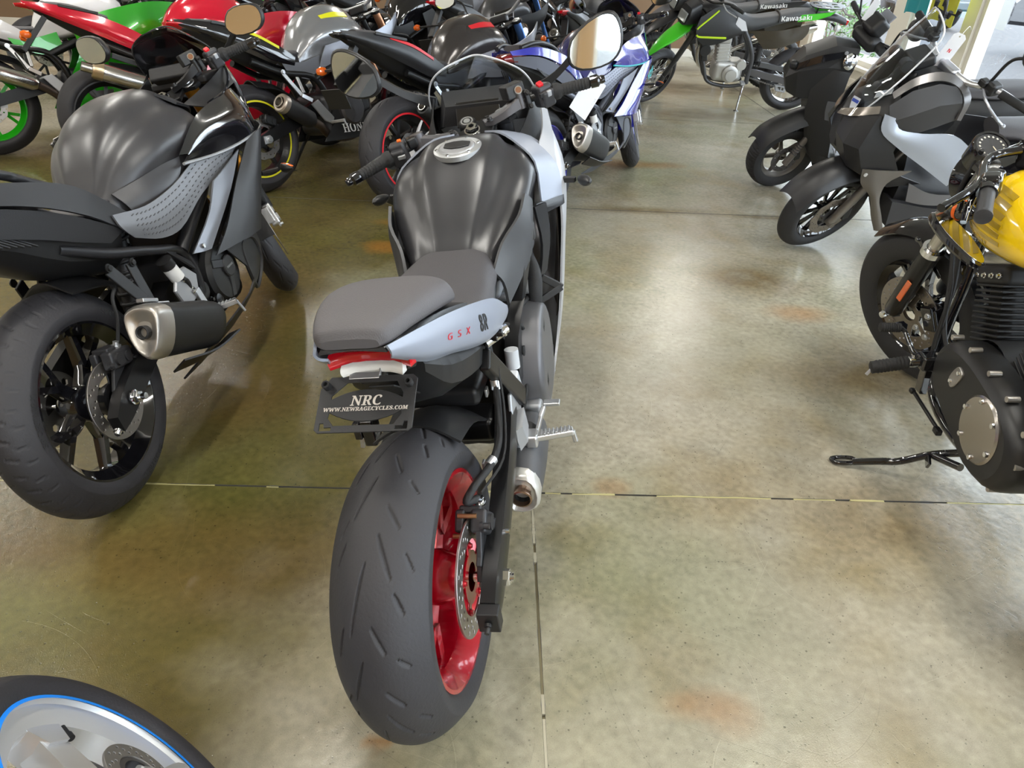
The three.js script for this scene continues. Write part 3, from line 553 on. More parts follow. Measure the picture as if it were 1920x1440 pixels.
  K.add('brake_hose', [tube([[0.10, 0.440, 0.116], [0.075, 0.452, 0.098], [0.10, 0.470, 0.112], [0.17, 0.475, 0.138], [0.24, 0.485, 0.145], [0.30, 0.52, 0.140], [0.34, 0.58, 0.135], [0.36, 0.66, 0.128]], 0.0085, { seg: 5 }), tube([[0.10, 0.455, 0.125], [0.20, 0.465, 0.158], [0.29, 0.52, 0.156], [0.35, 0.62, 0.145]], 0.003, { seg: 4, rad: 6 })], m.rubber, cal);
  K.each('hose_clip', [cyl([0.165, 0.474, 0.132], [0.185, 0.476, 0.140], 0.0115), cyl([0.335, 0.560, 0.136], [0.342, 0.580, 0.134], 0.0115), rbox(0.016, 0.03, 0.006, 0.002, [0.17, 0.468, 0.122]), rbox(0.02, 0.02, 0.006, 0.002, [0.325, 0.56, 0.115])], m.alu, cal);
  // hugger and chain
  K.add('hugger', [sheet([-0.9, -0.45, 0, 0.45, 0.9].map((t) => [[0.36, 0.50], [0.26, 0.565], [0.14, 0.60]].map(([x, y]) => [x - 0.01 * Math.abs(t), y - 0.045 * t * t, t * 0.105])), { t: 0.005, nu: 3, nv: 3 }), rbox(0.16, 0.05, 0.19, 0.015, [0.40, 0.545, 0])], m.plastic);
  K.add('chain_guard', sheet([[[0.36, 0.485, -0.135], [0.15, 0.465, -0.135], [-0.02, 0.435, -0.135]], [[0.36, 0.50, -0.105], [0.15, 0.48, -0.10], [-0.02, 0.45, -0.10]], [[0.36, 0.485, -0.075], [0.15, 0.465, -0.075], [-0.02, 0.435, -0.075]]], { t: 0.004 }), m.plastic);
  const chain = K.grp('drive_chain');
  for (let i = 0; i < 26; i++) { const x = 0.02 + i * 0.0159 * 2 * 0.62, y = 0.423 + x * 0.12; K.add('chain_link', [bar([x, y, -0.096], [x + 0.017, y + 0.002, -0.096], 0.013, 0.003), bar([x, y, -0.080], [x + 0.017, y + 0.002, -0.080], 0.013, 0.003), cyl([x, y, -0.098], [x, y, -0.078], 0.005, 0.005, 8)], m.chain, chain); }
  // exhaust muffler low on the right-hand side
  const ex = K.grp('exhaust');
  const mz = 0.158, sec = (x, y, w, h, k = 1) => [[x, y + h, mz - w * 0.75], [x, y + h, mz + w * 0.45], [x, y + h * 0.35, mz + w], [x, y - h * 0.6, mz + w * 0.95], [x, y - h, mz + w * 0.35], [x, y - h, mz - w * 0.8], [x, y - h * 0.4, mz - w], [x, y + h * 0.6, mz - w]];
  K.add('muffler', [loft([sec(0.345, 0.262, 0.042, 0.058), sec(0.40, 0.268, 0.045, 0.062), sec(0.52, 0.275, 0.045, 0.062), sec(0.58, 0.275, 0.036, 0.05)], { nu: 2, nv: 2, linV: false, cr: 40 })], mat([0.085, 0.086, 0.092], 0.5, 0.2), ex);
  K.add('muffler_end_cap', [loft([sec(0.350, 0.262, 0.0425, 0.0585), sec(0.325, 0.257, 0.041, 0.057), sec(0.318, 0.255, 0.034, 0.048), sec(0.330, 0.256, 0.026, 0.036)], { nu: 2, nv: 2, cr: 40 })], mat([0.62, 0.61, 0.58], 0.34, 0.6), ex);
  K.add('tail_pipe', turn([[0, 0.0235], [-0.012, 0.0235], [-0.013, 0.0265], [-0.016, 0.0265], [-0.017, 0.0225], [-0.012, 0.021], [0.05, 0.021], [0.055, 0]], [0.318, 0.258, mz], [1, 0.06, 0], 28), mat([0.34, 0.24, 0.18], 0.3, 0.95), ex);
  K.add('pipe_bore', turn([[-0.004, 0.0205], [0.045, 0.020], [0.046, 0]], [0.318, 0.258, mz], [1, 0.06, 0], 24), m.hole, ex);
  K.add('header_pipe', tube([[0.58, 0.27, mz - 0.01], [0.66, 0.24, 0.10], [0.78, 0.20, 0.04], [0.98, 0.22, 0.03], [1.08, 0.36, 0.03], [1.04, 0.52, 0.03]], 0.026), mat([0.32, 0.27, 0.22], 0.35, 0.9), ex);
  K.add('heat_shield', loft([sec(0.42, 0.30, 0.03, 0.04), sec(0.50, 0.31, 0.03, 0.04)], { nu: 1, nv: 2, cr: 40 }), m.plastic, ex);
  // foot controls
  for (const s of [1, -1]) {
    const h = K.grp('foot_control');
    K.add('hanger_plate', [prism([[0.36, 0.40], [0.40, 0.50], [0.47, 0.50], [0.50, 0.38], [0.47, 0.33], [0.41, 0.33]], s > 0 ? 0.142 : -0.152, s > 0 ? 0.152 : -0.142, 0.003)], m.castAlu, h);
    K.add('heel_guard', [loft([[[0.36, 0.42, s * 0.156], [0.38, 0.42, s * 0.172], [0.40, 0.36, s * 0.176], [0.375, 0.35, s * 0.160]], [[0.44, 0.43, s * 0.154], [0.45, 0.43, s * 0.168], [0.455, 0.37, s * 0.172], [0.44, 0.36, s * 0.158]]], { nu: 2, nv: 1, linV: true, cr: 30 })], s > 0 ? m.castAlu : m.frame, h);
    K.add('pivot', [cyl([0.425, 0.345, s * 0.135], [0.425, 0.345, s * 0.185], 0.016), ...bolt([0.425, 0.345, s * 0.185], [0, 0, s], 0.008, 0.008), rbox(0.045, 0.034, 0.03, 0.006, [0.43, 0.348, s * 0.182])], m.alu, h);
    K.add('foot_peg', [bar([0.43, 0.350, s * 0.185], [0.452, 0.352, s * 0.285], 0.016, 0.026, [0, 1, 0], 0.004), ...Array.from({ length: 9 }, (_, i) => rbox(0.022, 0.006, 0.005, 0.001, [0.433 + i * 0.0021, 0.361, s * (0.195 + i * 0.0098)])), bar([0.452, 0.352, s * 0.283], [0.452, 0.318, s * 0.289], 0.012, 0.012)], m.alu, h);
    K.add(s > 0 ? 'brake_pedal' : 'shift_lever', [bar([0.44, 0.335, s * 0.186], [0.52, 0.350, s * 0.194], 0.015, 0.010), bar([0.515, 0.348, s * 0.192], [0.545, 0.366, s * 0.202], 0.014, 0.012), ...(s > 0 ? [rbox(0.024, 0.010, 0.044, 0.003, [0.556, 0.370, 0.222])] : [cyl([0.55, 0.37, -0.195], [0.55, 0.37, -0.24], 0.008)])], m.alu, h);
  }
  K.add('side_stand', [tube([[0.60, 0.28, -0.14], [0.56, 0.20, -0.19], [0.47, 0.06, -0.255]], 0.012), rbox(0.06, 0.008, 0.045, 0.003, [0.462, 0.047, -0.262], [-0.35, 0, 0])], m.frame);
  K.add('toe_box', [rbox(0.05, 0.08, 0.035, 0.006, [0.42, 0.40, -0.235]), rbox(0.028, 0.05, 0.02, 0.004, [0.405, 0.41, -0.262])], m.gloss);
  // frame, subframe
  for (const s of [1, -1]) {
    K.add('frame_spar', loft([[0.58, 0.42, 0.125, 0.07, 0.020], [0.62, 0.56, 0.135, 0.06, 0.018], [0.72, 0.68, 0.155, 0.05, 0.018], [0.90, 0.76, 0.15, 0.05, 0.018], [1.06, 0.86, 0.07, 0.06, 0.02]].map(([x, y, z, w, t], i) => { const n = i < 2 ? [1, 0.1] : [-0.35, 1]; return [[x - n[0] * w / 2, y - n[1] * w / 2, s * (z - t)], [x - n[0] * w / 2, y - n[1] * w / 2, s * (z + t)], [x + n[0] * w / 2, y + n[1] * w / 2, s * (z + t)], [x + n[0] * w / 2, y + n[1] * w / 2, s * (z - t)]]; }), { nu: 3, nv: 1, linV: true, cr: 40 }), m.frame);
    K.add('subframe', [bar([0.30, 0.66, s * 0.130], [0.50, 0.43, s * 0.155], 0.05, 0.026, [1, 0.8, 0], 0.006), cyl([0.62, 0.70, s * 0.10], [0.33, 0.70, s * 0.135], 0.014), ...bolt([0.34, 0.70, s * 0.15], [0, 0, s], 0.011, 0.02), cyl([0.34, 0.70, s * 0.12], [0.34, 0.70, s * 0.158], 0.018)], m.frame);
    K.add('frame_bolt', [cyl([0.325, 0.685, s * 0.13], [0.36, 0.695, s * 0.165], 0.013), ...bolt([0.36, 0.695, s * 0.165], [0.6, 0.2, s], 0.012, 0.014)], m.chrome);
    K.add('knee_cover', sheet([[[0.60, 0.735, s * 0.112], [0.66, 0.785, s * 0.132], [0.73, 0.83, s * 0.172], [0.79, 0.865, s * 0.182]], [[0.61, 0.70, s * 0.130], [0.69, 0.745, s * 0.152], [0.76, 0.79, s * 0.190], [0.82, 0.835, s * 0.194]], [[0.61, 0.64, s * 0.136], [0.68, 0.67, s * 0.158], [0.755, 0.72, s * 0.186], [0.815, 0.79, s * 0.186]]], { t: 0.008, nu: 3, nv: 3, cr: 40 }), mat([0.045, 0.046, 0.05], 0.46));
  }
  // engine
  const en = K.grp('engine');
  K.add('crankcase', [loftSym([[0.56, 0.34, 0.10, 0.10], [0.64, 0.38, 0.15, 0.14], [0.80, 0.40, 0.17, 0.15], [0.95, 0.38, 0.15, 0.13], [1.00, 0.36, 0.10, 0.10]].map(([x, y, h, w]) => [[x, y + h, 0], [x, y + h, w * 0.7], [x, y + h * 0.5, w], [x, y - h * 0.5, w], [x, y - h, w * 0.6], [x, y - h, 0]]), { nu: 2, nv: 2, cr: 40 })], m.grey, en);
  K.add('cylinder_block', [rbox(0.24, 0.28, 0.24, 0.02, [0.93, 0.62, 0], [0, 0, -0.35])], m.grey, en);
  for (let i = 0; i < 5; i++) K.add('cylinder_fin', rbox(0.25, 0.008, 0.26, 0.003, [0.90 + i * 0.015, 0.55 + i * 0.035, 0], [0, 0, -0.35]), m.castAlu, en);
  K.add('clutch_cover', [loft([[0.02, 0.128], [0.015, 0.135], [0.0, 0.185], [-0.012, 0.196], [-0.04, 0.200]].map(([d, z]) => { const k = 1 + d * 4.2; return [[0.62, 0.36], [0.63, 0.46], [0.69, 0.545], [0.78, 0.56], [0.86, 0.50], [0.88, 0.40], [0.84, 0.30], [0.74, 0.27], [0.66, 0.29]].map(([x, y]) => [0.75 + (x - 0.75) * k, 0.42 + (y - 0.42) * k, z]); }), { nu: 2, nv: 3 })], mat([0.14, 0.14, 0.15], 0.42, 0.5), en);
  K.each('clutch_slot', [prism([[0.71, 0.515], [0.745, 0.53], [0.745, 0.505], [0.72, 0.495]], 0.1925, 0.200, 0.001), prism([[0.665, 0.37], [0.69, 0.385], [0.70, 0.355], [0.675, 0.345]], 0.1925, 0.200, 0.001)], m.hole, en);
  K.add('sprocket_cover', [rbox(0.13, 0.16, 0.06, 0.03, [0.66, 0.36, -0.13]), rbox(0.2, 0.2, 0.05, 0.05, [0.82, 0.40, -0.15])], m.grey, en);
  K.add('oil_cover', rbox(0.10, 0.06, 0.05, 0.01, [0.64, 0.31, 0.16]), m.castAlu, en);
  K.add('water_pump', [cyl([0.93, 0.30, 0.14], [0.93, 0.30, 0.185], 0.04), ...[0, 1, 2, 3].flatMap((i) => bolt([0.90 + 0.035 * Math.cos(i * 1.57), 0.30 + 0.035 * Math.sin(i * 1.57), 0.183], [0, 0, 1], 0.006, 0.008))], m.castAlu, en);
  K.add('radiator_hose', tube([[0.88, 0.66, 0.15], [0.82, 0.62, 0.175], [0.80, 0.55, 0.17], [0.84, 0.48, 0.15], [0.92, 0.44, 0.15]], 0.022), m.rubber, en);
  K.add('ignition_coil', [rbox(0.05, 0.06, 0.05, 0.01, [0.86, 0.72, 0.155]), rbox(0.03, 0.05, 0.02, 0.008, [0.845, 0.745, 0.180], [0, 0, 0.3])], mat([0.06, 0.06, 0.065], 0.4), en);
  K.add('throttle_body', [rbox(0.14, 0.10, 0.20, 0.02, [0.76, 0.66, 0]), cyl([0.80, 0.60, -0.05], [0.80, 0.60, 0.16], 0.02), cyl([0.72, 0.61, 0.06], [0.72, 0.61, 0.15], 0.012)], m.castAlu, en);
  K.add('wiring', [tube([[0.60, 0.55, 0.10], [0.70, 0.58, 0.14], [0.82, 0.57, 0.155], [0.90, 0.60, 0.15]], 0.007), tube([[0.58, 0.60, 0.10], [0.66, 0.55, 0.15], [0.70, 0.50, 0.145]], 0.006), tube([[0.64, 0.50, 0.15], [0.62, 0.40, 0.152], [0.56, 0.34, 0.14]], 0.006)], m.rubber, en);
  K.add('master_cylinder', [rbox(0.03, 0.08, 0.026, 0.006, [0.50, 0.47, 0.145], [0, 0, 0.4]), cyl([0.53, 0.50, 0.14], [0.535, 0.55, 0.14], 0.018)], mat([0.50, 0.52, 0.55], 0.5, 0.1), en);
  K.add('wire_connector', rbox(0.02, 0.045, 0.02, 0.004, [0.43, 0.545, 0.11]), m.orange, en);
  K.add('rear_shock', [cyl([0.46, 0.36, 0], [0.56, 0.66, 0], 0.016), ...Array.from({ length: 9 }, (_, i) => { const c = new THREE.TorusGeometry(0.032, 0.006, 6, 18); c.rotateX(Math.PI / 2); c.rotateZ(-0.32); c.translate(0.478 + i * 0.0085, 0.41 + i * 0.0255, 0); return c; })], m.grey, en);
  // tank
  const tp = (x, yt, rz, ry, sz, sy, wz, wy, kz, ky, lz, ly) => [[x, yt, 0], [x, yt - 0.001, rz * 0.78], [x + 0.003, ry, rz], [x, lerp(ry, sy, 0.52), lerp(rz, sz, 0.36)], [x, sy, sz], [x, wy, wz], [x, ky, kz], [x, ly, lz], [x, ly - 0.02, 0]];
  K.add('fuel_tank', loftSym([
    tp(0.640, 0.750, 0.050, 0.748, 0.085, 0.744, 0.098, 0.735, 0.10, 0.720, 0.09, 0.700),
    tp(0.655, 0.772, 0.052, 0.770, 0.095, 0.762, 0.110, 0.748, 0.112, 0.725, 0.10, 0.690),
    tp(0.690, 0.806, 0.060, 0.802, 0.106, 0.785, 0.126, 0.762, 0.128, 0.730, 0.12, 0.680),
    tp(0.740, 0.858, 0.078, 0.850, 0.128, 0.818, 0.152, 0.785, 0.146, 0.745, 0.14, 0.70),
    tp(0.800, 0.914, 0.096, 0.903, 0.155, 0.866, 0.180, 0.826, 0.158, 0.775, 0.15, 0.72),
    tp(0.870, 0.958, 0.105, 0.945, 0.172, 0.905, 0.196, 0.868, 0.170, 0.806, 0.16, 0.73),
    tp(0.950, 0.978, 0.106, 0.966, 0.168, 0.925, 0.196, 0.882, 0.186, 0.826, 0.165, 0.75),
    tp(1.020, 0.976, 0.092, 0.966, 0.142, 0.928, 0.170, 0.882, 0.170, 0.83, 0.15, 0.77),
    tp(1.070, 0.960, 0.062, 0.952, 0.095, 0.925, 0.115, 0.885, 0.115, 0.84, 0.10, 0.80)], { nu: 6, nv: 4 }), tankM);
  const cap = K.grp('fuel_cap'), cn = new THREE.Vector3(-0.16, 1, 0).normalize();
  K.add('cap_ring', turn([[-0.01, 0.066], [0.003, 0.066], [0.005, 0.063], [0.0055, 0.052], [0.004, 0.050], [0.004, 0.0]], [0.905, 0.969, 0], cn, 40), mat([0.46, 0.47, 0.48], 0.4, 0.7), cap);
  K.add('cap_lid', turn([[0.003, 0.049], [0.008, 0.046], [0.009, 0.0]], [0.905, 0.969, 0], cn, 32), m.castAlu, cap);
  K.add('cap_lock', [lay(prism([[-0.035, -0.012], [-0.012, -0.022], [0.012, -0.022], [0.035, -0.012], [0.035, 0.012], [0.012, 0.022], [-0.012, 0.022], [-0.035, 0.012]], 0.009, 0.0125, 0.001), [0.905, 0.969, 0], [0, 0, 1], [1, 0.16, 0])], m.plastic, cap);
  for (let i = 0; i < 6; i++) { const a = i * 1.047 + 0.3; K.add('bolt', turn([[0.005, 0.0045], [0.008, 0.0042], [0.008, 0]], [0.905 + 0.057 * Math.cos(a), 0.969 + 0.057 * Math.cos(a) * 0.16, 0.057 * Math.sin(a)], cn, 8), m.chrome, cap); }
  // seats
  K.add('rider_seat', loftSym([
    [[0.255, 0.815, 0], [0.255, 0.812, 0.05], [0.255, 0.80, 0.085], [0.255, 0.77, 0.09], [0.255, 0.76, 0]],
    [[0.30, 0.800, 0], [0.30, 0.797, 0.07], [0.30, 0.785, 0.122], [0.30, 0.755, 0.132], [0.30, 0.74, 0]],
    [[0.40, 0.785, 0], [0.40, 0.783, 0.08], [0.40, 0.770, 0.132], [0.40, 0.735, 0.142], [0.40, 0.72, 0]],
    [[0.52, 0.776, 0], [0.52, 0.774, 0.07], [0.52, 0.762, 0.112], [0.52, 0.72, 0.126], [0.52, 0.70, 0]],
    [[0.62, 0.775, 0], [0.62, 0.773, 0.06], [0.62, 0.760, 0.098], [0.62, 0.72, 0.116], [0.62, 0.70, 0]],
    [[0.665, 0.776, 0], [0.665, 0.774, 0.055], [0.665, 0.758, 0.09], [0.665, 0.72, 0.10], [0.665, 0.70, 0]]], { nu: 5, nv: 4 }), m.seat);
  K.add('pillion_seat', loftSym([
    [[-0.034, 0.899, 0], [-0.034, 0.898, 0.03], [-0.034, 0.894, 0.048], [-0.034, 0.884, 0.050], [-0.034, 0.882, 0]],
    [[-0.022, 0.914, 0], [-0.022, 0.913, 0.042], [-0.022, 0.906, 0.060], [-0.022, 0.884, 0.064], [-0.022, 0.878, 0]],
    [[0.04, 0.920, 0], [0.04, 0.918, 0.058], [0.04, 0.909, 0.083], [0.04, 0.882, 0.089], [0.04, 0.87, 0]],
    [[0.14, 0.914, 0], [0.14, 0.911, 0.075], [0.14, 0.898, 0.106], [0.14, 0.866, 0.114], [0.14, 0.85, 0]],
    [[0.215, 0.898, 0], [0.215, 0.894, 0.075], [0.215, 0.880, 0.106], [0.215, 0.845, 0.116], [0.215, 0.83, 0]],
    [[0.265, 0.874, 0], [0.265, 0.870, 0.06], [0.265, 0.858, 0.082], [0.265, 0.828, 0.09], [0.265, 0.81, 0]],
    [[0.285, 0.845, 0], [0.285, 0.843, 0.04], [0.285, 0.836, 0.055], [0.285, 0.812, 0.06], [0.285, 0.80, 0]]], { nu: 5, nv: 4 }), mat([0.085, 0.080, 0.086], 0.62, 0, { bumpMap: grainFine, bumpScale: 0.0008 }));
  // tail
  K.add('tail_cowl', loftSym([
    [[-0.030, 0.880, 0], [-0.030, 0.880, 0.055], [-0.034, 0.872, 0.060], [-0.032, 0.877, 0.058], [-0.030, 0.877, 0]],
    [[0.02, 0.878, 0], [0.02, 0.878, 0.075], [0.02, 0.868, 0.085], [0.025, 0.848, 0.080], [0.025, 0.846, 0]],
    [[0.12, 0.86, 0], [0.12, 0.86, 0.10], [0.12, 0.845, 0.106], [0.12, 0.79, 0.092], [0.12, 0.785, 0]],
    [[0.24, 0.82, 0], [0.24, 0.82, 0.11], [0.24, 0.80, 0.118], [0.24, 0.72, 0.105], [0.24, 0.71, 0]],
    [[0.36, 0.77, 0], [0.36, 0.77, 0.11], [0.36, 0.75, 0.12], [0.36, 0.69, 0.11], [0.36, 0.68, 0]]], { nu: 4, nv: 2, cr: 35 }), m.satin);
  const tailRows = (s) => [
    [[-0.034, 0.884, s * 0.062], [0.05, 0.872, s * 0.096], [0.14, 0.852, s * 0.122], [0.23, 0.826, s * 0.146], [0.32, 0.792, s * 0.164], [0.43, 0.722, s * 0.168]],
    [[-0.034, 0.874, s * 0.066], [0.05, 0.846, s * 0.104], [0.14, 0.816, s * 0.132], [0.23, 0.784, s * 0.154], [0.32, 0.752, s * 0.170], [0.43, 0.708, s * 0.168]],
    [[-0.028, 0.862, s * 0.064], [0.05, 0.820, s * 0.102], [0.14, 0.782, s * 0.128], [0.23, 0.746, s * 0.150], [0.32, 0.716, s * 0.162], [0.42, 0.694, s * 0.162]],
    [[-0.014, 0.852, s * 0.056], [0.06, 0.800, s * 0.088], [0.15, 0.764, s * 0.110], [0.23, 0.730, s * 0.130], [0.31, 0.704, s * 0.146], [0.40, 0.690, s * 0.152]]];
  for (const s of [1, -1]) K.add('tail_panel', sheet(tailRows(s), { t: 0.005, nu: 5, nv: 4 }), silver);
  // lettering on the tail panels, laid on the panel surface
  {
    const surf = (s) => { const R = tailRows(s).map((r) => new THREE.CatmullRomCurve3(r.map(v3), false, 'centripetal')); return (u, v, h) => { const at = (a, b) => new THREE.CatmullRomCurve3(R.map((c) => c.getPoint(clamp(a))), false, 'centripetal').getPoint(clamp(b)); const p = at(u, v), n = at(u + 0.02, v).sub(p).cross(at(u, v + 0.04).sub(p)).normalize(); if (n.z * s < 0) n.negate(); return p.addScaledVector(n, 0.0031 + h).toArray(); }; };
    for (const s of [1, -1]) {
      const f = surf(s), L = 0.52, Hh = 0.105;
      const map = (g, u0, v0) => move(g, (x, y, z) => f(u0 + s * 1 * (s > 0 ? x : x) / L * (s > 0 ? 1 : -1) * 1, v0 - y / Hh, z));
      const gsx = s > 0 ? words('GSX', 0.0125, { font: 'sans_regular', sx: 1.7, gap: 0.013, slant: 0.45 }) : words('GSX', 0.0125, { font: 'sans_regular', sx: 1.7, gap: 0.013, slant: 0.45 });
      const r8 = words('8R', 0.030, { font: 'sans_bold', sx: 0.85, slant: 0.15 });
      K.add('lettering', map(gsx, s > 0 ? 0.40 : 0.60, s > 0 ? 0.40 : 0.42), mat([0.55, 0.015, 0.03], 0.4), K.root, 'red letters G S X');
      K.add('lettering', map(r8, s > 0 ? 0.62 : 0.38, s > 0 ? 0.35 : 0.42), m.plastic, K.root, 'black characters 8R');
    }
  }
  K.add('under_tail', [loftSym([
    [[0.075, 0.80, 0], [0.075, 0.80, 0.07], [0.08, 0.765, 0.075], [0.09, 0.74, 0]],
    [[0.14, 0.78, 0], [0.14, 0.78, 0.095], [0.14, 0.70, 0.10], [0.14, 0.655, 0]],
    [[0.26, 0.74, 0], [0.26, 0.74, 0.11], [0.26, 0.66, 0.125], [0.26, 0.615, 0]],
    [[0.36, 0.70, 0], [0.36, 0.70, 0.11], [0.36, 0.64, 0.12], [0.36, 0.60, 0]]], { nu: 3, nv: 2, cr: 30 }), ...[0.2].flatMap((x) => bolt([x, 0.745, 0.107], [-0.4, 0.6, 0.8], 0.008, 0.004))], m.plastic);
  const tl = K.grp('tail_light');
  const arc = (x, y, w) => [[x - 0.020, y - 0.001, -w], [x, y, -w * 0.5], [x, y, w * 0.5], [x - 0.020, y - 0.001, w]];
  const arc2 = (x, y, w) => [[x - 0.012, y - 0.001, -w], [x, y, -w * 0.5], [x, y, w * 0.5], [x - 0.012, y - 0.001, w]];
  K.add('red_lens', sheet([arc(0.050, 0.836, 0.077), arc(0.041, 0.827, 0.079), arc(0.043, 0.815, 0.078)], { t: 0.014, nu: 3, nv: 3, cr: 40 }), m.redLens, tl);
  K.add('clear_lens', sheet([arc2(0.042, 0.813, 0.058), arc2(0.034, 0.806, 0.060), arc2(0.036, 0.799, 0.058)], { t: 0.012, nu: 3, nv: 3, cr: 40 }), mat([0.74, 0.73, 0.70], 0.3), tl);
  K.add('lamp_housing', sheet([arc(0.072, 0.838, 0.07), arc(0.072, 0.812, 0.07), arc(0.075, 0.79, 0.06)], { t: 0.02, nu: 2, nv: 2 }), m.plastic, tl);
  // plate bracket with the dealer's lettering
  const pb = K.grp('plate_bracket');
  const px = new THREE.Vector3(0, 0, 1), py = new THREE.Vector3(0.09, 0.055, 0).normalize(), p0 = [-0.024, 0.768, -0.006];
  const shape = [[-0.072, 0.053], [-0.089, 0.030], [-0.089, -0.048], [-0.082, -0.054], [0.082, -0.054], [0.089, -0.048], [0.089, 0.045], [0.080, 0.053]];
  const oval = (y0, dir) => { const o = []; for (let i = 0; i <= 10; i++) { const t = -1 + i / 5; o.push([t * 0.066, y0 + dir * 0.018 * (1 - t * t)]); } return o; };
  const cutTop = [...oval(0.009, 1).reverse(), [-0.066, 0.016], [-0.040, 0.041], [0.052, 0.041], [0.066, 0.018]];
  const cutBot = [...oval(-0.016, -1), [0.067, -0.022], [0.055, -0.041], [-0.055, -0.041], [-0.067, -0.026]];
  const notch = (s) => [[s * 0.058, -0.050], [s * 0.080, -0.050], [s * 0.080, -0.036], [s * 0.073, -0.036], [s * 0.071, -0.044], [s * 0.058, -0.044]].reverse();
  K.add('plate_frame', lay(prism(shape, -0.0015, 0.0015, 0.0005, [cutTop, cutBot, notch(1), notch(-1)]), p0, px, py), m.matte, pb);
  K.add('lettering', [lay(put(words('NRC', 0.019, { font: 'serif_bold', slant: 0.12 }), [0, 0.0055, 0.0015]), p0, px, py), lay(put(words('WWW.NEWRAGECYCLES.COM', 0.0072, { font: 'serif_bold', slant: 0.1, sx: 1.0 }), [0, -0.0105, 0.0015]), p0, px, py)], mat([0.60, 0.55, 0.50], 0.7), pb, 'pale letters NRC over a web address');
  for (const s of [1, -1]) K.add('plate_bolt', lay(turn([[-0.002, 0.0075], [0.012, 0.0075], [0.013, 0.006], [0.013, 0.004], [0.006, 0.0035]], [s * 0.076, 0.034, 0.0015], [0, 0, 1], 14), p0, px, py), m.rubber, pb);
  K.add('hanger_arm', [bar([0.02, 0.775, 0.01], [0.11, 0.70, 0.02], 0.05, 0.004, [0, 0, 1]), bar([0.028, 0.79, -0.03], [0.04, 0.80, 0.02], 0.03, 0.006, [0, 0, 1])], m.plastic, pb);
  K.add('light_bracket', [bar([0.022, 0.797, -0.045], [0.022, 0.797, 0.012], 0.014, 0.003, [0.8, 0.5, 0]), bar([0.022, 0.795, 0.012], [0.036, 0.806, 0.012], 0.008, 0.003)], m.alu, pb);
  // fairing
  const nose = K.grp('front_fairing');
  for (const s of [1, -1]) {
    K.add('side_fairing', sheet([
      [[1.115, 0.865, s * 0.205], [1.22, 0.905, s * 0.215], [1.36, 0.94, s * 0.185], [1.47, 0.95, s * 0.09], [1.50, 0.94, 0]],
      [[0.985, 0.765, s * 0.252], [1.16, 0.80, s * 0.252], [1.33, 0.82, s * 0.222], [1.48, 0.83, s * 0.11], [1.53, 0.82, 0]],
      [[0.975, 0.60, s * 0.238], [1.12, 0.62, s * 0.238], [1.27, 0.66, s * 0.212], [1.40, 0.72, s * 0.14], [1.46, 0.73, s * 0.06]],
      [[0.945, 0.42, s * 0.215], [1.04, 0.42, s * 0.215], [1.12, 0.45, s * 0.195], [1.17, 0.50, s * 0.16], [1.19, 0.54, s * 0.12]],
      [[0.80, 0.21, s * 0.178], [0.88, 0.20, s * 0.170], [0.97, 0.22, s * 0.15], [1.02, 0.26, s * 0.12], [1.04, 0.30, s * 0.09]]], { t: 0.006, nu: 5, nv: 4 }), pale, nose);
    K.add('inner_panel', sheet([[[1.00, 0.76, s * 0.238], [1.12, 0.79, s * 0.236], [1.25, 0.81, s * 0.222]], [[1.00, 0.58, s * 0.226], [1.10, 0.60, s * 0.225], [1.20, 0.64, s * 0.21]], [[0.97, 0.42, s * 0.205], [1.03, 0.42, s * 0.204], [1.08, 0.44, s * 0.19]]], { t: 0.004 }), mat([0.05, 0.045, 0.045], 0.6), nose);
    K.add('cowl_fin', [loft([[[0.885, 0.79, s * 0.192], [0.90, 0.80, s * 0.195], [0.91, 0.77, s * 0.197], [0.89, 0.765, s * 0.193]], [[0.985, 0.78, s * 0.258], [1.00, 0.79, s * 0.262], [1.0, 0.765, s * 0.262], [0.985, 0.765, s * 0.258]]], { nu: 1, nv: 1, linV: true, cr: 30 }),
      sheet([[[0.875, 0.80, s * 0.190], [0.90, 0.68, s * 0.196], [0.885, 0.585, s * 0.180]], [[0.925, 0.795, s * 0.216], [0.945, 0.69, s * 0.214], [0.925, 0.595, s * 0.196]]], { t: 0.008, nu: 1, nv: 3 }),
      bar([0.885, 0.59, s * 0.185], [0.90, 0.545, s * 0.240], 0.022, 0.008), bar([0.90, 0.548, s * 0.240], [0.87, 0.515, s * 0.165], 0.022, 0.008)], m.satin, nose);
    K.add('tank_shroud', sheet([
      [[1.075, 0.970, s * 0.045], [1.030, 0.972, s * 0.095], [0.990, 0.944, s * 0.150], [0.950, 0.902, s * 0.196], [0.920, 0.800, s * 0.206]],
      [[1.12, 0.958, s * 0.075], [1.09, 0.948, s * 0.135], [1.055, 0.915, s * 0.190], [1.01, 0.868, s * 0.226], [0.960, 0.785, s * 0.230]],
      [[1.17, 0.945, s * 0.09], [1.15, 0.925, s * 0.165], [1.12, 0.885, s * 0.215], [1.06, 0.838, s * 0.248], [0.995, 0.765, s * 0.254]]], { t: 0.005, nu: 3, nv: 3 }), silver, nose);
    K.add('shroud_spur', sheet([[[1.09, 0.905, s * 0.190], [1.18, 0.94, s * 0.198], [1.27, 0.985, s * 0.190]], [[1.08, 0.86, s * 0.235], [1.19, 0.91, s * 0.226], [1.285, 0.97, s * 0.205]]], { t: 0.006 }), pale, nose);
    K.add('cockpit_side', sheet([[[1.14, 0.89, s * 0.10], [1.25, 0.97, s * 0.15], [1.36, 1.03, s * 0.165]], [[1.16, 0.80, s * 0.175], [1.27, 0.88, s * 0.20], [1.40, 0.96, s * 0.165]], [[1.18, 0.70, s * 0.19], [1.30, 0.76, s * 0.20], [1.42, 0.84, s * 0.15]]], { t: 0.004 }), m.matte, nose);
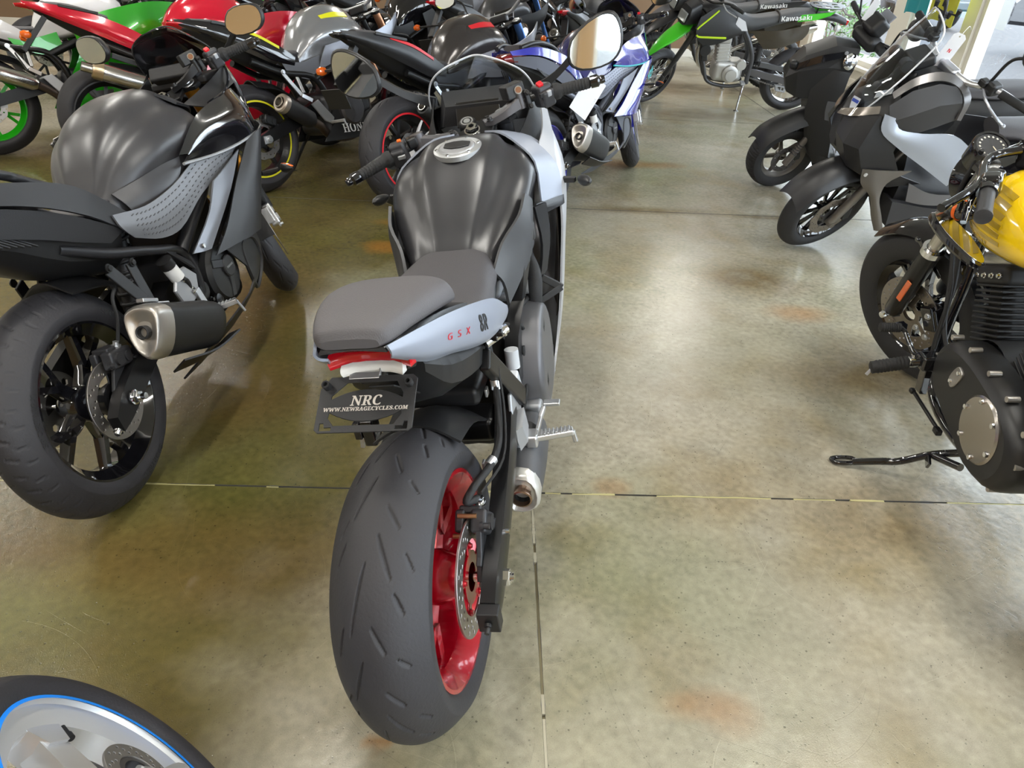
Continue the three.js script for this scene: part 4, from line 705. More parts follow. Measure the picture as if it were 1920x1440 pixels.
    K.add('turn_signal', [bar([1.12, 0.80, s * 0.235], [1.10, 0.80, s * 0.29], 0.016, 0.02), loft([[1.125, 0.80, 0.275, 0.004], [1.10, 0.80, 0.282, 0.017], [1.07, 0.80, 0.292, 0.018], [1.055, 0.80, 0.30, 0.004]].map(([x, y, z, r]) => ring(0, 0, 1, 8).map(([a, b]) => [x + a * 0, y + b * r * 0.8, s * (z + a * r + 0.03)])), { nu: 2, nv: 2 })], m.plastic, nose);
    K.add('mirror_arm', [loft([[[1.36, 1.00, s * 0.165], [1.40, 1.00, s * 0.165], [1.39, 1.03, s * 0.160], [1.37, 1.03, s * 0.160]], [[1.30, 1.05, s * 0.24], [1.325, 1.05, s * 0.24], [1.32, 1.072, s * 0.238], [1.305, 1.072, s * 0.238]], [[1.27, 1.10, s * 0.30], [1.285, 1.10, s * 0.30], [1.283, 1.125, s * 0.30], [1.272, 1.125, s * 0.30]]], { nu: 3, nv: 1, linV: true, cr: 40 })], m.plastic, nose);
    mirrorHead(K, K.grp('mirror', K.root), [[s * 0.292, 1.098], [s * 0.325, 1.076], [s * 0.405, 1.082], [s * 0.438, 1.112], [s * 0.444, 1.172], [s * 0.424, 1.212], [s * 0.378, 1.212], [s * 0.300, 1.158]], 1.255, 0.25, m.plastic);
  }
  const screenRow = (x, y, w, b) => [-1, -0.6, 0, 0.6, 1].map((t) => [x + b * (1 - t * t), y + 0.012 * (1 - t * t), t * w]);
  K.add('windscreen', sheet([screenRow(1.335, 1.005, 0.172, 0.14), screenRow(1.315, 1.045, 0.166, 0.13), screenRow(1.285, 1.090, 0.142, 0.115), screenRow(1.262, 1.120, 0.102, 0.085), screenRow(1.252, 1.134, 0.050, 0.06)], { t: 0.004, nu: 4, nv: 4 }), m.clear);
  K.add('screen_edge', tube([...[[1.335, 1.005, -0.172], [1.315, 1.045, -0.166], [1.285, 1.090, -0.142], [1.262, 1.120, -0.102], [1.285, 1.138, -0.05], [1.312, 1.146, 0], [1.285, 1.138, 0.05], [1.262, 1.120, 0.102], [1.285, 1.090, 0.142], [1.315, 1.045, 0.166], [1.335, 1.005, 0.172]]], 0.003, { rad: 6 }), mat([0.55, 0.57, 0.62], 0.2));
  K.add('nose_cowl', sheet([screenRow(1.338, 1.000, 0.172, 0.14), screenRow(1.36, 0.97, 0.175, 0.14), screenRow(1.37, 0.93, 0.17, 0.13)], { t: 0.006 }), m.satin);
  K.add('dash_hood', [loft([[[1.24, 1.02, -0.10], [1.24, 1.02, 0.10], [1.25, 0.96, 0.12], [1.25, 0.96, -0.12]], [[1.34, 1.05, -0.13], [1.34, 1.05, 0.13], [1.36, 0.94, 0.16], [1.36, 0.94, -0.16]], [[1.42, 1.02, -0.12], [1.42, 1.02, 0.12], [1.42, 0.94, 0.14], [1.42, 0.94, -0.14]]], { nu: 1, nv: 1, linV: true, linU: true, cr: 30 })], m.matte);
  K.add('dash_screen', lay(rbox(0.14, 0.075, 0.006, 0.003), [1.238, 0.992, 0], [0, 0, 1], [0.35, 1, 0]), m.gloss);
  // turned front end
  K.m = steerM(1.465, 0.104, 25, 25);
  const fe = K.grp('front_end');
  triple(K, fe, { x: 1.122, y: 0.958, len: 0.58, forkMat: m.satin });
  K.add('ignition_lock', [turn([[-0.02, 0.027], [0.014, 0.027], [0.020, 0.023], [0.020, 0]], [1.172, 0.972, 0], [-0.42, 0.9, 0], 24)], m.plastic, fe);
  K.add('key_ring', [turn([[0.019, 0.019], [0.0215, 0.019], [0.0215, 0.015], [0.020, 0.015]], [1.172, 0.972, 0], [-0.42, 0.9, 0], 24), turn([[0.019, 0.010], [0.022, 0.010], [0.022, 0]], [1.172, 0.972, 0], [-0.42, 0.9, 0], 20)], m.alu, fe);
  const hb = K.grp('handlebars'); clipOns(K, hb, { x: 1.115, y: 0.968 });
  // flatten handlebar sub-groups: each bar is its own part
  for (const c of [...hb.children]) K.root.add(c); K.root.remove(hb);
  const fw = wheel(K, 'front_wheel', { cx: 1.465, R: 0.30, w: 0.12, rim: redM, rimW: 0.09, spokes: 5, twin: 0.05, ns: 64 });
  for (const s of [1, -1]) { K.add('brake_disc', discGeo(1.465, 0.30, 0.11, 0.155, s * 0.078, 0.005, 30, 0.004), m.disc, fw); }
  K.add('front_fender', sheet([-1, -0.5, 0, 0.5, 1].map((t) => [-0.9, -0.3, 0.3, 0.9, 1.4].map((a) => [1.465 - Math.sin(a) * 0.325 + 0.03, 0.30 + Math.cos(a) * (0.325 - 0.05 * t * t), t * 0.075])), { t: 0.004 }), silver, fe);
  K.m = null;
  // dealer's tag hanging on the brake lever
  K.add('paper_tag', [lay(prism([[-0.06, -0.045], [0.06, -0.045], [0.06, 0.045], [-0.06, 0.045]], -0.0004, 0.0004, 0.0001), [1.34, 0.985, 0.33], [0.25, 0.62, 0.5], [-0.6, 0.4, -0.5]), lay(put(words('1/24', 0.008, { font: 'sans_regular' }), [0, -0.036, 0.0005]), [1.34, 0.985, 0.33], [0.25, 0.62, 0.5], [-0.6, 0.4, -0.5])], m.paper);
}
// ---------- small-displacement full-fairing sport bikes (matte black, and blue) ----------
// punched dimples: thin slots standing proud as short ridges on the panel
function fullFairing(K, o) {
  const { body, upper, tank, knee, strip, duct, wheelM, rowGap } = o, B = (n, g, mt, p, l) => K.add(n, g, mt, p, l);
  const per = 2 * Math.PI * 0.314, gr = slashes([[0, 0.006, 0.012, 0.030, 0.003], [0.03, 0.036, 0.036, 0.056, 0.003], [0.05, 0.012, 0.062, 0.034, 0.003], [0.075, 0.042, 0.080, 0.060, 0.003], [0.025, -0.006, 0.037, -0.030, 0.003], [0.06, -0.036, 0.066, -0.056, 0.003], [0.08, -0.012, 0.092, -0.034, 0.003]], 0.1, per, 0.004);
  const rw = wheel(K, 'rear_wheel', { cx: 0, R: 0.314, w: 0.144, rimR: 0.218, rimW: 0.118, rim: wheelM, spokes: 5, twin: 0.05, sw: [0.036, 0.02], st: 0.034, hubR: 0.052, hubW: 0.11, phase: o.phase ?? 0.9, ns: o.near ? 480 : 72, np: o.near ? 60 : 20, groove: o.near ? gr : null, tire: o.near ? m.tireWorn : m.tire });
  B('brake_disc', discGeo(0, 0.314, 0.072, 0.110, 0.098, 0.005, 36, 0.0042), m.disc, rw);
  B('disc_carrier', [turn([[0.05, 0.03], [0.09, 0.05], [0.1, 0.05], [0.1, 0.03]], [0, 0.314, 0], [0, 0, 1], 20), ...[0, 1, 2, 3, 4].map((i) => bar([0.04 * Math.cos(i * 1.2566), 0.314 + 0.04 * Math.sin(i * 1.2566), 0.098], [0.078 * Math.cos(i * 1.2566), 0.314 + 0.078 * Math.sin(i * 1.2566), 0.098], 0.02, 0.005, [-Math.sin(i * 1.2566), Math.cos(i * 1.2566), 0])), ...bolt([-0.04, 0.265, 0.10], [0, 0, 1], 0.008, 0.008)], m.frame, rw);
  B('sprocket', discGeo(0, 0.314, 0.05, 0.10, -0.075, 0.006, 10, 0.012), m.chain, rw);
  if (o.near) { const lt = words('SPORTMAX', 0.016, { depth: 0.0008, sx: 1.15 }); B('sidewall_lettering', [0, 2.1, 4.2].map((ph) => move(lt, (x, y, z) => { const a = ph + 2.75 - x / 0.248, r = 0.252 + y; return [r * Math.cos(a), 0.314 + r * Math.sin(a), 0.0722 + z]; })), m.tire, rw); }
  B('axle', [cyl([0, 0.314, -0.17], [0, 0.314, 0.165], 0.010), turn([[0, 0.021], [0.004, 0.021], [0.005, 0.016]], [0, 0.314, 0.152], [0, 0, 1], 20), turn([[0, 0.016], [0.014, 0.016], [0.014, 0]], [0, 0.314, 0.157], [0, 0, 1], 6, 20), cyl([0, 0.314, 0.165], [0, 0.314, 0.188], 0.009)], m.chrome);
  for (const s of [1, -1]) B('swingarm', loft([[-0.085, 0.285, 0.132, 0.022, 0.016], [-0.03, 0.308, 0.132, 0.036, 0.016], [0.18, 0.375, 0.128, 0.038, 0.018], [0.42, 0.43, 0.10, 0.045, 0.03]].map(([x, y, z, h, t]) => [[x, y - h, s * (z - t)], [x, y - h, s * (z + t)], [x, y + h, s * (z + t)], [x, y + h, s * (z - t)]]), { nu: 3, nv: 1, linV: true, cr: 35 }), m.frame);
  B('adjuster_bolt', [cyl([-0.10, 0.262, 0.132], [-0.065, 0.275, 0.132], 0.007), ...bolt([-0.088, 0.268, 0.132], [-1, -0.4, 0], 0.010, 0.012)], m.chrome);
  const cal = K.grp('rear_caliper'); caliper(K, cal, 0.055, 0.412, 0.098, -0.25, m.grey, 0.95);
  B('brake_hose', tube([[0.09, 0.44, 0.118], [0.12, 0.50, 0.13], [0.14, 0.55, 0.13], [0.20, 0.57, 0.125], [0.3, 0.55, 0.12]], 0.005, { rad: 7 }), m.rubber, cal);
  B('banjo_bolt', bolt([0.075, 0.435, 0.118], [0.2, 1, 0.3], 0.010, 0.016), m.alu, cal);
  B('caliper_bracket', [bar([0.0, 0.33, 0.116], [0.06, 0.40, 0.116], 0.05, 0.010)], m.grey, cal);
  // exhaust
  const ex = K.grp('exhaust'), dir = [-0.91, 0.40];
  const es = (t, k, dz = 0) => { const cx = 0.35 - 0.26 * t, cy = 0.345 + 0.115 * t; return [[-0.5, 0.055], [0.0, 0.072], [0.5, 0.055], [0.52, 0.0], [0.30, -0.055], [0.0, -0.075], [-0.30, -0.055], [-0.52, 0.0]].map(([a, b]) => [cx + b * k * 0.40, cy + b * k * 0.92, 0.205 + a * 0.092 * k + dz]); };
  B('muffler', loft([es(-0.35, 0.65), es(-0.2, 0.95), es(0.3, 1.02), es(0.78, 1.04)], { nu: 3, nv: 3 }), mat([0.018, 0.018, 0.019], 0.5), ex);
  B('muffler_end_cap', loft([es(0.76, 1.05), es(0.92, 1.05), es(1.0, 0.98), es(1.02, 0.86), es(0.985, 0.55), es(0.97, 0.40)], { nu: 3, nv: 3 }), mat([0.56, 0.53, 0.49], 0.36, 0.85), ex);
  const tip = [0.35 - 0.26, 0.345 + 0.115];
  B('tail_pipe', [turn([[-0.02, 0.019], [0.016, 0.019], [0.018, 0.017], [0.016, 0.014], [-0.01, 0.0135], [-0.011, 0]], [tip[0] + 0.006, tip[1] - 0.004, 0.205], [-0.91, 0.40, 0], 22)], m.matte, ex);
  B('pipe_bore', turn([[0.0, 0.0135], [0.001, 0]], [tip[0] + 0.012, tip[1] - 0.006, 0.205], [-0.91, 0.40, 0], 18), m.hole, ex);
  B('header_pipe', tube([[0.36, 0.32, 0.19], [0.46, 0.26, 0.12], [0.62, 0.22, 0.05], [0.80, 0.24, 0.03], [0.86, 0.40, 0.03]], 0.022), m.gunmetal, ex);
  B('belly_shield', sheet([[[0.50, 0.24, 0.235], [0.32, 0.27, 0.245], [0.14, 0.335, 0.245]], [[0.52, 0.22, 0.18], [0.33, 0.24, 0.18], [0.16, 0.29, 0.18]]], { t: 0.006 }), m.plastic, ex);
  // frame and engine
  for (const s of [1, -1]) B('frame_rail', [tube([[0.08, 0.72, s * 0.10], [0.20, 0.655, s * 0.13], [0.36, 0.595, s * 0.15], [0.50, 0.53, s * 0.155], [0.53, 0.42, s * 0.15], [0.50, 0.34, s * 0.14]], 0.015, { rad: 8 }), tube([[0.50, 0.535, s * 0.155], [0.62, 0.60, s * 0.165], [0.78, 0.68, s * 0.165], [0.98, 0.82, s * 0.07]], 0.022, { rad: 8 }), prism([[0.40, 0.575], [0.52, 0.545], [0.54, 0.44], [0.48, 0.50]], s > 0 ? 0.14 : -0.165, s > 0 ? 0.165 : -0.14, 0.004, [[[0.455, 0.545], [0.505, 0.535], [0.508, 0.50]].reverse()])], o.frameM ?? m.grey);
  const en = K.grp('engine');
  B('crankcase', [rbox(0.40, 0.28, 0.26, 0.05, [0.66, 0.37, 0]), rbox(0.22, 0.26, 0.22, 0.03, [0.76, 0.56, 0], [0, 0, -0.3])], m.grey, en);
  for (const s of [1, -1]) {
    B('engine_cover', [turn([[0, 0.105], [0.03, 0.105], [0.045, 0.092], [0.050, 0.06], [0.050, 0]], [0.68, 0.385, s * 0.125], [0, 0, s], 32)], m.plastic, en);
    B('cover_hub', [turn([[0, 0.038], [0.010, 0.038], [0.013, 0.034], [0.013, 0]], [0.69, 0.40, s * 0.172], [0, 0, s], 28), ...[0.4, 2.5, 4.6].map((a) => bar([0.69 + 0.03 * Math.cos(a), 0.40 + 0.03 * Math.sin(a), s * 0.176], [0.68 + 0.09 * Math.cos(a), 0.385 + 0.09 * Math.sin(a), s * 0.168], 0.028, 0.012, [-Math.sin(a), Math.cos(a), 0]))], m.grey, en);
  }
  B('cover_lettering', put(words('YAMAHA', 0.008), [0.69, 0.40, 0.1856]), m.castAlu, en);
  B('pivot_cap', [turn([[0, 0.028], [0.012, 0.028], [0.014, 0.018], [0.012, 0.010], [0.012, 0]], [0.53, 0.385, 0.145], [0, 0, 1], 22)], m.frame, en);
  B('oil_filler', [turn([[0, 0.024], [0.012, 0.024], [0.016, 0.014], [0.016, 0]], [0.585, 0.32, 0.15], [0, 0, 1], 20), ...bolt([0.55, 0.34, 0.15], [0, 0, 1], 0.008, 0.012)], m.frame, en);
  B('brake_fluid_tank', cyl([0.385, 0.53, 0.165], [0.40, 0.485, 0.168], 0.022), m.white, en);
  B('tank_cap', cyl([0.377, 0.555, 0.164], [0.386, 0.53, 0.165], 0.024), m.plastic, en);
  B('reservoir_hose', tube([[0.40, 0.485, 0.168], [0.43, 0.46, 0.172], [0.44, 0.42, 0.16], [0.42, 0.38, 0.15]], 0.009), m.rubber, en);
  B('rear_shock', [cyl([0.36, 0.36, 0], [0.46, 0.66, 0], 0.03), ...Array.from({ length: 7 }, (_, i) => { const c = new THREE.TorusGeometry(0.034, 0.006, 6, 16); c.rotateX(Math.PI / 2); c.translate(0.39 + i * 0.01, 0.44 + i * 0.03, 0); return c; })], m.grey, en);
  // foot controls
  for (const s of [1, -1]) {
    const h = K.grp('foot_control');
    B('passenger_bracket', [bar([0.17, 0.62, s * 0.135], [0.215, 0.50, s * 0.165], 0.04, 0.008, [1, 0.3, 0]), bar([0.26, 0.60, s * 0.14], [0.235, 0.48, s * 0.165], 0.034, 0.008, [1, 0.3, 0]), ...bolt([0.165, 0.625, s * 0.142], [0, 0, s], 0.010, 0.008), ...bolt([0.262, 0.60, s * 0.146], [0, 0, s], 0.010, 0.008)], m.plastic, h);
    B('passenger_peg', [bar([0.20, 0.490, s * 0.172], [0.27, 0.458, s * 0.182], 0.02, 0.026), rbox(0.07, 0.012, 0.024, 0.003, [0.20, 0.505, s * 0.18], [0, 0, -0.45])], m.alu, h);
    B('rider_bracket', prism([[0.355, 0.46], [0.40, 0.505], [0.455, 0.50], [0.50, 0.455], [0.47, 0.40], [0.42, 0.39], [0.37, 0.41]], s > 0 ? 0.160 : -0.172, s > 0 ? 0.172 : -0.160, 0.004), m.castAlu, h);
    for (const p of [[0.415, 0.475], [0.44, 0.425]]) B('bracket_bolt', turn([[0, 0.011], [0.004, 0.011], [0.006, 0.008], [0.002, 0.005], [0.002, 0]], [...p, s * 0.172], [0, 0, s], 16), m.chrome, h);
    B('foot_peg', [bar([0.46, 0.335, s * 0.17], [0.50, 0.345, s * 0.265], 0.018, 0.022), ...Array.from({ length: 8 }, (_, i) => rbox(0.02, 0.005, 0.004, 0.001, [0.463 + i * 0.005, 0.351, s * (0.178 + i * 0.011)])), bar([0.455, 0.42, s * 0.172], [0.47, 0.33, s * 0.176], 0.03, 0.014, [1, 0, 0])], m.alu, h);
    B('pedal', [bar([0.45, 0.33, s * 0.185], [0.54, 0.32, s * 0.19], 0.014, 0.010), cyl([0.545, 0.32, s * 0.18], [0.545, 0.32, s * 0.235], 0.007)], m.alu, h);
    B('peg_feeler', cyl([0.50, 0.345, s * 0.262], [0.51, 0.30, s * 0.272], 0.005), m.alu, h);
  }
  B('side_stand', [tube([[0.52, 0.26, -0.13], [0.48, 0.18, -0.18], [0.40, 0.045, -0.235]], 0.011), rbox(0.06, 0.007, 0.04, 0.003, [0.395, 0.038, -0.24], [-0.3, 0, 0])], m.frame);
  // tank
  const tp = (x, yt, rz, ry, sz, sy, wz, wy, kz, ky, lz, ly) => [[x, yt, 0], [x, yt - 0.002, rz * 0.55], [x, ry, rz], [x, lerp(ry, sy, 0.5), lerp(rz, sz, 0.42)], [x, sy, sz], [x, wy, wz], [x, ky, kz], [x, ly, lz], [x, ly - 0.02, 0]];
  B('fuel_tank', loftSym([
    tp(0.375, 0.755, 0.035, 0.752, 0.06, 0.742, 0.072, 0.725, 0.078, 0.70, 0.07, 0.66),
    tp(0.405, 0.792, 0.04, 0.788, 0.070, 0.770, 0.086, 0.745, 0.092, 0.71, 0.09, 0.66),
    tp(0.440, 0.845, 0.05, 0.838, 0.088, 0.805, 0.104, 0.765, 0.108, 0.72, 0.10, 0.66),
    tp(0.500, 0.910, 0.070, 0.896, 0.120, 0.850, 0.142, 0.795, 0.132, 0.735, 0.12, 0.67),
    tp(0.600, 0.962, 0.090, 0.942, 0.152, 0.888, 0.182, 0.826, 0.160, 0.755, 0.15, 0.68),
    tp(0.720, 0.984, 0.096, 0.960, 0.168, 0.902, 0.200, 0.838, 0.184, 0.766, 0.17, 0.69),
    tp(0.840, 0.978, 0.090, 0.950, 0.160, 0.892, 0.196, 0.832, 0.194, 0.77, 0.18, 0.70),
    tp(0.930, 0.952, 0.076, 0.922, 0.130, 0.872, 0.165, 0.82, 0.17, 0.77, 0.16, 0.71),
    tp(0.985, 0.918, 0.055, 0.895, 0.095, 0.85, 0.12, 0.81, 0.13, 0.77, 0.12, 0.72)], { nu: 5, nv: 4 }), tank);
  B('fuel_cap', [turn([[0, 0.05], [0.006, 0.05], [0.008, 0.046], [0.008, 0]], [0.80, 0.975, 0], [0.02, 1, 0], 28)], m.frame);
  for (const s of [1, -1]) B('tank_side_cover', sheet([[[0.40, 0.762, s * 0.088], [0.48, 0.775, s * 0.136], [0.58, 0.785, s * 0.166], [0.655, 0.785, s * 0.186]], [[0.41, 0.72, s * 0.112], [0.48, 0.722, s * 0.152], [0.57, 0.735, s * 0.178], [0.635, 0.755, s * 0.188]], [[0.42, 0.66, s * 0.125], [0.47, 0.665, s * 0.150], [0.53, 0.69, s * 0.170], [0.575, 0.715, s * 0.18]]], { t: 0.006 }), tank);
  for (const s of [1, -1]) B('tank_front_trim', sheet([[[0.83, 0.955, s * 0.095], [0.93, 0.925, s * 0.085], [1.00, 0.885, s * 0.055]], [[0.85, 0.915, s * 0.145], [0.94, 0.885, s * 0.135], [1.02, 0.845, s * 0.085]]], { t: 0.008 }), m.matte);
  // seat and tail
  B('rider_seat', loftSym([[[0.10, 0.845, 0], [0.10, 0.843, 0.06], [0.10, 0.82, 0.09], [0.10, 0.78, 0]], [[0.18, 0.785, 0], [0.18, 0.783, 0.08], [0.18, 0.765, 0.115], [0.18, 0.72, 0]], [[0.28, 0.765, 0], [0.28, 0.763, 0.08], [0.28, 0.745, 0.115], [0.28, 0.70, 0]], [[0.40, 0.765, 0], [0.40, 0.763, 0.05], [0.40, 0.745, 0.075], [0.40, 0.68, 0]]], { nu: 4, nv: 3 }), m.seat);
  B('pillion_seat', loftSym([[[-0.22, 0.965, 0], [-0.22, 0.963, 0.04], [-0.22, 0.950, 0.055], [-0.22, 0.93, 0]], [[-0.10, 0.960, 0], [-0.10, 0.957, 0.06], [-0.10, 0.940, 0.082], [-0.10, 0.90, 0]], [[0.02, 0.925, 0], [0.02, 0.922, 0.065], [0.02, 0.905, 0.088], [0.02, 0.86, 0]], [[0.11, 0.88, 0], [0.11, 0.877, 0.05], [0.11, 0.862, 0.07], [0.11, 0.82, 0]]], { nu: 4, nv: 3 }), m.seat);
  for (const s of [1, -1]) {
    B('grab_rail', tube([[-0.26, 0.955, s * 0.07], [-0.15, 0.965, s * 0.098], [0.0, 0.935, s * 0.112], [0.10, 0.885, s * 0.110], [0.16, 0.855, s * 0.105]], 0.012, { rad: 8 }), m.satin);
    B('tail_panel', sheet([[[-0.34, 0.945, s * 0.05], [-0.16, 0.945, s * 0.105], [0.02, 0.905, s * 0.132], [0.20, 0.840, s * 0.135], [0.34, 0.735, s * 0.130], [0.45, 0.645, s * 0.130]], [[-0.33, 0.925, s * 0.058], [-0.16, 0.905, s * 0.118], [0.02, 0.845, s * 0.146], [0.18, 0.765, s * 0.150], [0.32, 0.672, s * 0.146], [0.44, 0.630, s * 0.136]]], { t: 0.006, nu: 4, nv: 4 }), o.tailM ?? body);
    B('tail_lower_panel', sheet([[[-0.33, 0.918, s * 0.060], [-0.16, 0.900, s * 0.114], [0.02, 0.838, s * 0.140], [0.18, 0.758, s * 0.145], [0.30, 0.684, s * 0.142]], [[-0.30, 0.885, s * 0.050], [-0.15, 0.835, s * 0.100], [0.0, 0.775, s * 0.125], [0.12, 0.72, s * 0.130], [0.24, 0.670, s * 0.130]]], { t: 0.006, nu: 3, nv: 3 }), o.tailLow ?? m.matte);
    B('panel_slat', Array.from({ length: 7 }, (_, i) => bar([-0.17 + i * 0.02, 0.845 - i * 0.007, s * 0.108], [-0.12 + i * 0.02, 0.80 - i * 0.007, s * 0.124], 0.006, 0.006)), m.plastic);
  }
  B('under_tail', loftSym([[[-0.33, 0.93, 0], [-0.33, 0.92, 0.04], [-0.31, 0.88, 0.04], [-0.30, 0.87, 0]], [[-0.1, 0.88, 0], [-0.1, 0.88, 0.09], [-0.1, 0.80, 0.085], [-0.1, 0.77, 0]], [[0.1, 0.80, 0], [0.1, 0.80, 0.11], [0.1, 0.68, 0.10], [0.1, 0.64, 0]], [[0.32, 0.72, 0], [0.32, 0.72, 0.11], [0.32, 0.60, 0.09], [0.32, 0.56, 0]]], { nu: 3, nv: 2, cr: 35 }), m.plastic);
  const tl = K.grp('tail_light');
  B('red_lens', loftSym([[[-0.37, 0.925, 0], [-0.37, 0.922, 0.03], [-0.365, 0.905, 0.032], [-0.36, 0.90, 0]], [[-0.30, 0.935, 0], [-0.30, 0.928, 0.062], [-0.29, 0.89, 0.064], [-0.28, 0.875, 0]], [[-0.22, 0.93, 0], [-0.22, 0.92, 0.075], [-0.22, 0.88, 0.075], [-0.22, 0.86, 0]]], { nu: 3, nv: 2 }), mat([0.16, 0.004, 0.006], 0.08, 0, { clearcoat: 1 }), tl);
  if (o.plate) { B('plate_hanger', [bar([-0.22, 0.86, 0], [-0.36, 0.70, 0], 0.06, 0.03, [0, 0, 1]), rbox(0.006, 0.10, 0.18, 0.002, [-0.38, 0.66, 0], [0, 0, 0.3])], m.plastic); }
  B('rear_hugger', sheet([-0.9, 0, 0.9].map((t) => [[0.34, 0.52], [0.22, 0.60], [0.08, 0.64]].map(([x, y]) => [x, y - 0.05 * t * t, t * 0.085])), { t: 0.005 }), m.plastic);
  // dimpled knee panels
  for (const s of [1, -1]) {
    const rows = [[[0.27, 0.735, s * 0.150], [0.40, 0.715, s * 0.172], [0.56, 0.725, s * 0.186], [0.74, 0.765, s * 0.204], [0.95, 0.765, s * 0.205], [1.05, 0.748, s * 0.195]], [[0.27, 0.70, s * 0.158], [0.39, 0.665, s * 0.178], [0.54, 0.670, s * 0.192], [0.72, 0.715, s * 0.210], [0.93, 0.725, s * 0.212], [1.04, 0.715, s * 0.200]], [[0.31, 0.655, s * 0.156], [0.40, 0.615, s * 0.174], [0.50, 0.605, s * 0.184], [0.66, 0.66, s * 0.206], [0.90, 0.688, s * 0.210], [1.02, 0.690, s * 0.200]]];
    const kp = B('knee_panel', sheet(rows, { t: 0.006, nu: 4, nv: 4 }), knee);
    const R = rows.map((r) => new THREE.CatmullRomCurve3(r.map(v3), false, 'centripetal')), dg = [];
    for (let i = 0; i < 30; i++) for (let j = 0; j < 5; j++) { const u = 0.10 + i * 0.027 + (j % 2) * 0.0135, w = 0.14 + j * 0.17, p = new THREE.CatmullRomCurve3(R.map((c) => c.getPoint(clamp(u)))).getPoint(w); dg.push(bar([p.x - 0.006, p.y, p.z + s * 0.0036], [p.x + 0.006, p.y + 0.002, p.z + s * 0.0036], 0.0026, 0.002, [0, 1, 0], 0.0008)); }
    const st = B('panel_dimples', dg, o.dimpleM ?? m.plastic, kp); st.userData.kind = 'stuff';
    // slanted strip panel, dark duct, outer fairing
    const sp = B('strip_panel', sheet([[[0.99, 0.715, s * 0.225], [0.83, 0.695, s * 0.232], [0.72, 0.68, s * 0.230]], [[0.80, 0.63, s * 0.238], [0.70, 0.61, s * 0.238], [0.62, 0.61, s * 0.230]], [[0.54, 0.515, s * 0.230], [0.49, 0.525, s * 0.226], [0.455, 0.535, s * 0.216]]], { t: 0.006, nu: 3, nv: 3 }), strip);
    B('panel_screw', turn([[0, 0.008], [0.003, 0.007], [0.003, 0]], [0.505, 0.54, s * 0.231], [0, 0, s], 14), m.chrome, sp);
    B('duct', sheet([[[1.05, 0.72, s * 0.208], [0.98, 0.715, s * 0.215], [0.94, 0.70, s * 0.218]], [[0.90, 0.62, s * 0.212], [0.83, 0.615, s * 0.216], [0.78, 0.62, s * 0.218]], [[0.62, 0.50, s * 0.212], [0.57, 0.51, s * 0.214], [0.53, 0.515, s * 0.215]]], { t: 0.004 }), duct);
    B('outer_fairing', sheet([[[1.27, 0.765, s * 0.195], [1.20, 0.750, s * 0.248], [1.06, 0.728, s * 0.236]], [[1.17, 0.64, s * 0.205], [1.05, 0.64, s * 0.258], [0.86, 0.632, s * 0.234]], [[1.05, 0.52, s * 0.195], [0.94, 0.525, s * 0.256], [0.68, 0.535, s * 0.234]], [[0.98, 0.44, s * 0.175], [0.88, 0.452, s * 0.250], [0.55, 0.488, s * 0.232]]], { t: 0.006, nu: 4, nv: 3 }), o.outer ?? body);
    B('upper_fairing', sheet([[[0.62, 0.795, s * 0.208], [0.80, 0.865, s * 0.205], [0.95, 0.885, s * 0.20], [1.12, 0.895, s * 0.195], [1.30, 0.885, s * 0.15]], [[0.66, 0.785, s * 0.216], [0.82, 0.81, s * 0.222], [0.98, 0.82, s * 0.228], [1.16, 0.815, s * 0.225], [1.34, 0.80, s * 0.16]], [[0.64, 0.772, s * 0.21], [0.84, 0.745, s * 0.215], [1.00, 0.738, s * 0.228], [1.18, 0.740, s * 0.235], [1.32, 0.735, s * 0.175]]], { t: 0.005, nu: 4, nv: 4 }), upper);
    B('upper_trim', tube([[0.62, 0.768, s * 0.213], [0.84, 0.740, s * 0.218], [1.00, 0.732, s * 0.232], [1.16, 0.735, s * 0.238]], 0.005, { rad: 6 }), o.trim ?? m.castAlu);
    B('lower_cowl', sheet([[[0.96, 0.43, s * 0.185], [0.82, 0.445, s * 0.20], [0.68, 0.475, s * 0.19]], [[0.98, 0.36, s * 0.175], [0.88, 0.32, s * 0.195], [0.80, 0.30, s * 0.195]], [[0.92, 0.24, s * 0.13], [0.70, 0.22, s * 0.155], [0.52, 0.24, s * 0.165]], [[0.70, 0.17, s * 0.08], [0.48, 0.175, s * 0.10], [0.26, 0.21, s * 0.13]]], { t: 0.006, nu: 3, nv: 3 }), o.lower ?? body);
    B('cowl_vent_frame', tube([[0.80, 0.43, s * 0.198], [0.90, 0.42, s * 0.198], [0.92, 0.33, s * 0.19], [0.84, 0.25, s * 0.175], [0.80, 0.30, s * 0.19]], 0.008, { rad: 6, closed: true }), m.grey);
    // cockpit side and nose
    B('cockpit_panel', sheet([[[0.99, 0.89, s * 0.09], [1.12, 0.93, s * 0.14], [1.28, 0.97, s * 0.155]], [[0.98, 0.87, s * 0.18], [1.14, 0.895, s * 0.19], [1.30, 0.90, s * 0.16]]], { t: 0.004 }), m.matte);
    B('cockpit_rim', tube([[0.96, 0.885, s * 0.198], [1.12, 0.90, s * 0.198], [1.24, 0.94, s * 0.175], [1.30, 1.00, s * 0.14]], 0.005, { rad: 6 }), o.rimM ?? m.gloss);
    B('side_nose', sheet([[[1.28, 0.985, s * 0.15], [1.38, 0.96, s * 0.11], [1.46, 0.90, 0]], [[1.30, 0.89, s * 0.16], [1.42, 0.87, s * 0.12], [1.52, 0.82, 0]], [[1.27, 0.75, s * 0.195], [1.40, 0.76, s * 0.13], [1.49, 0.76, 0]]], { t: 0.005, nu: 4, nv: 4 }), o.nose ?? upper);
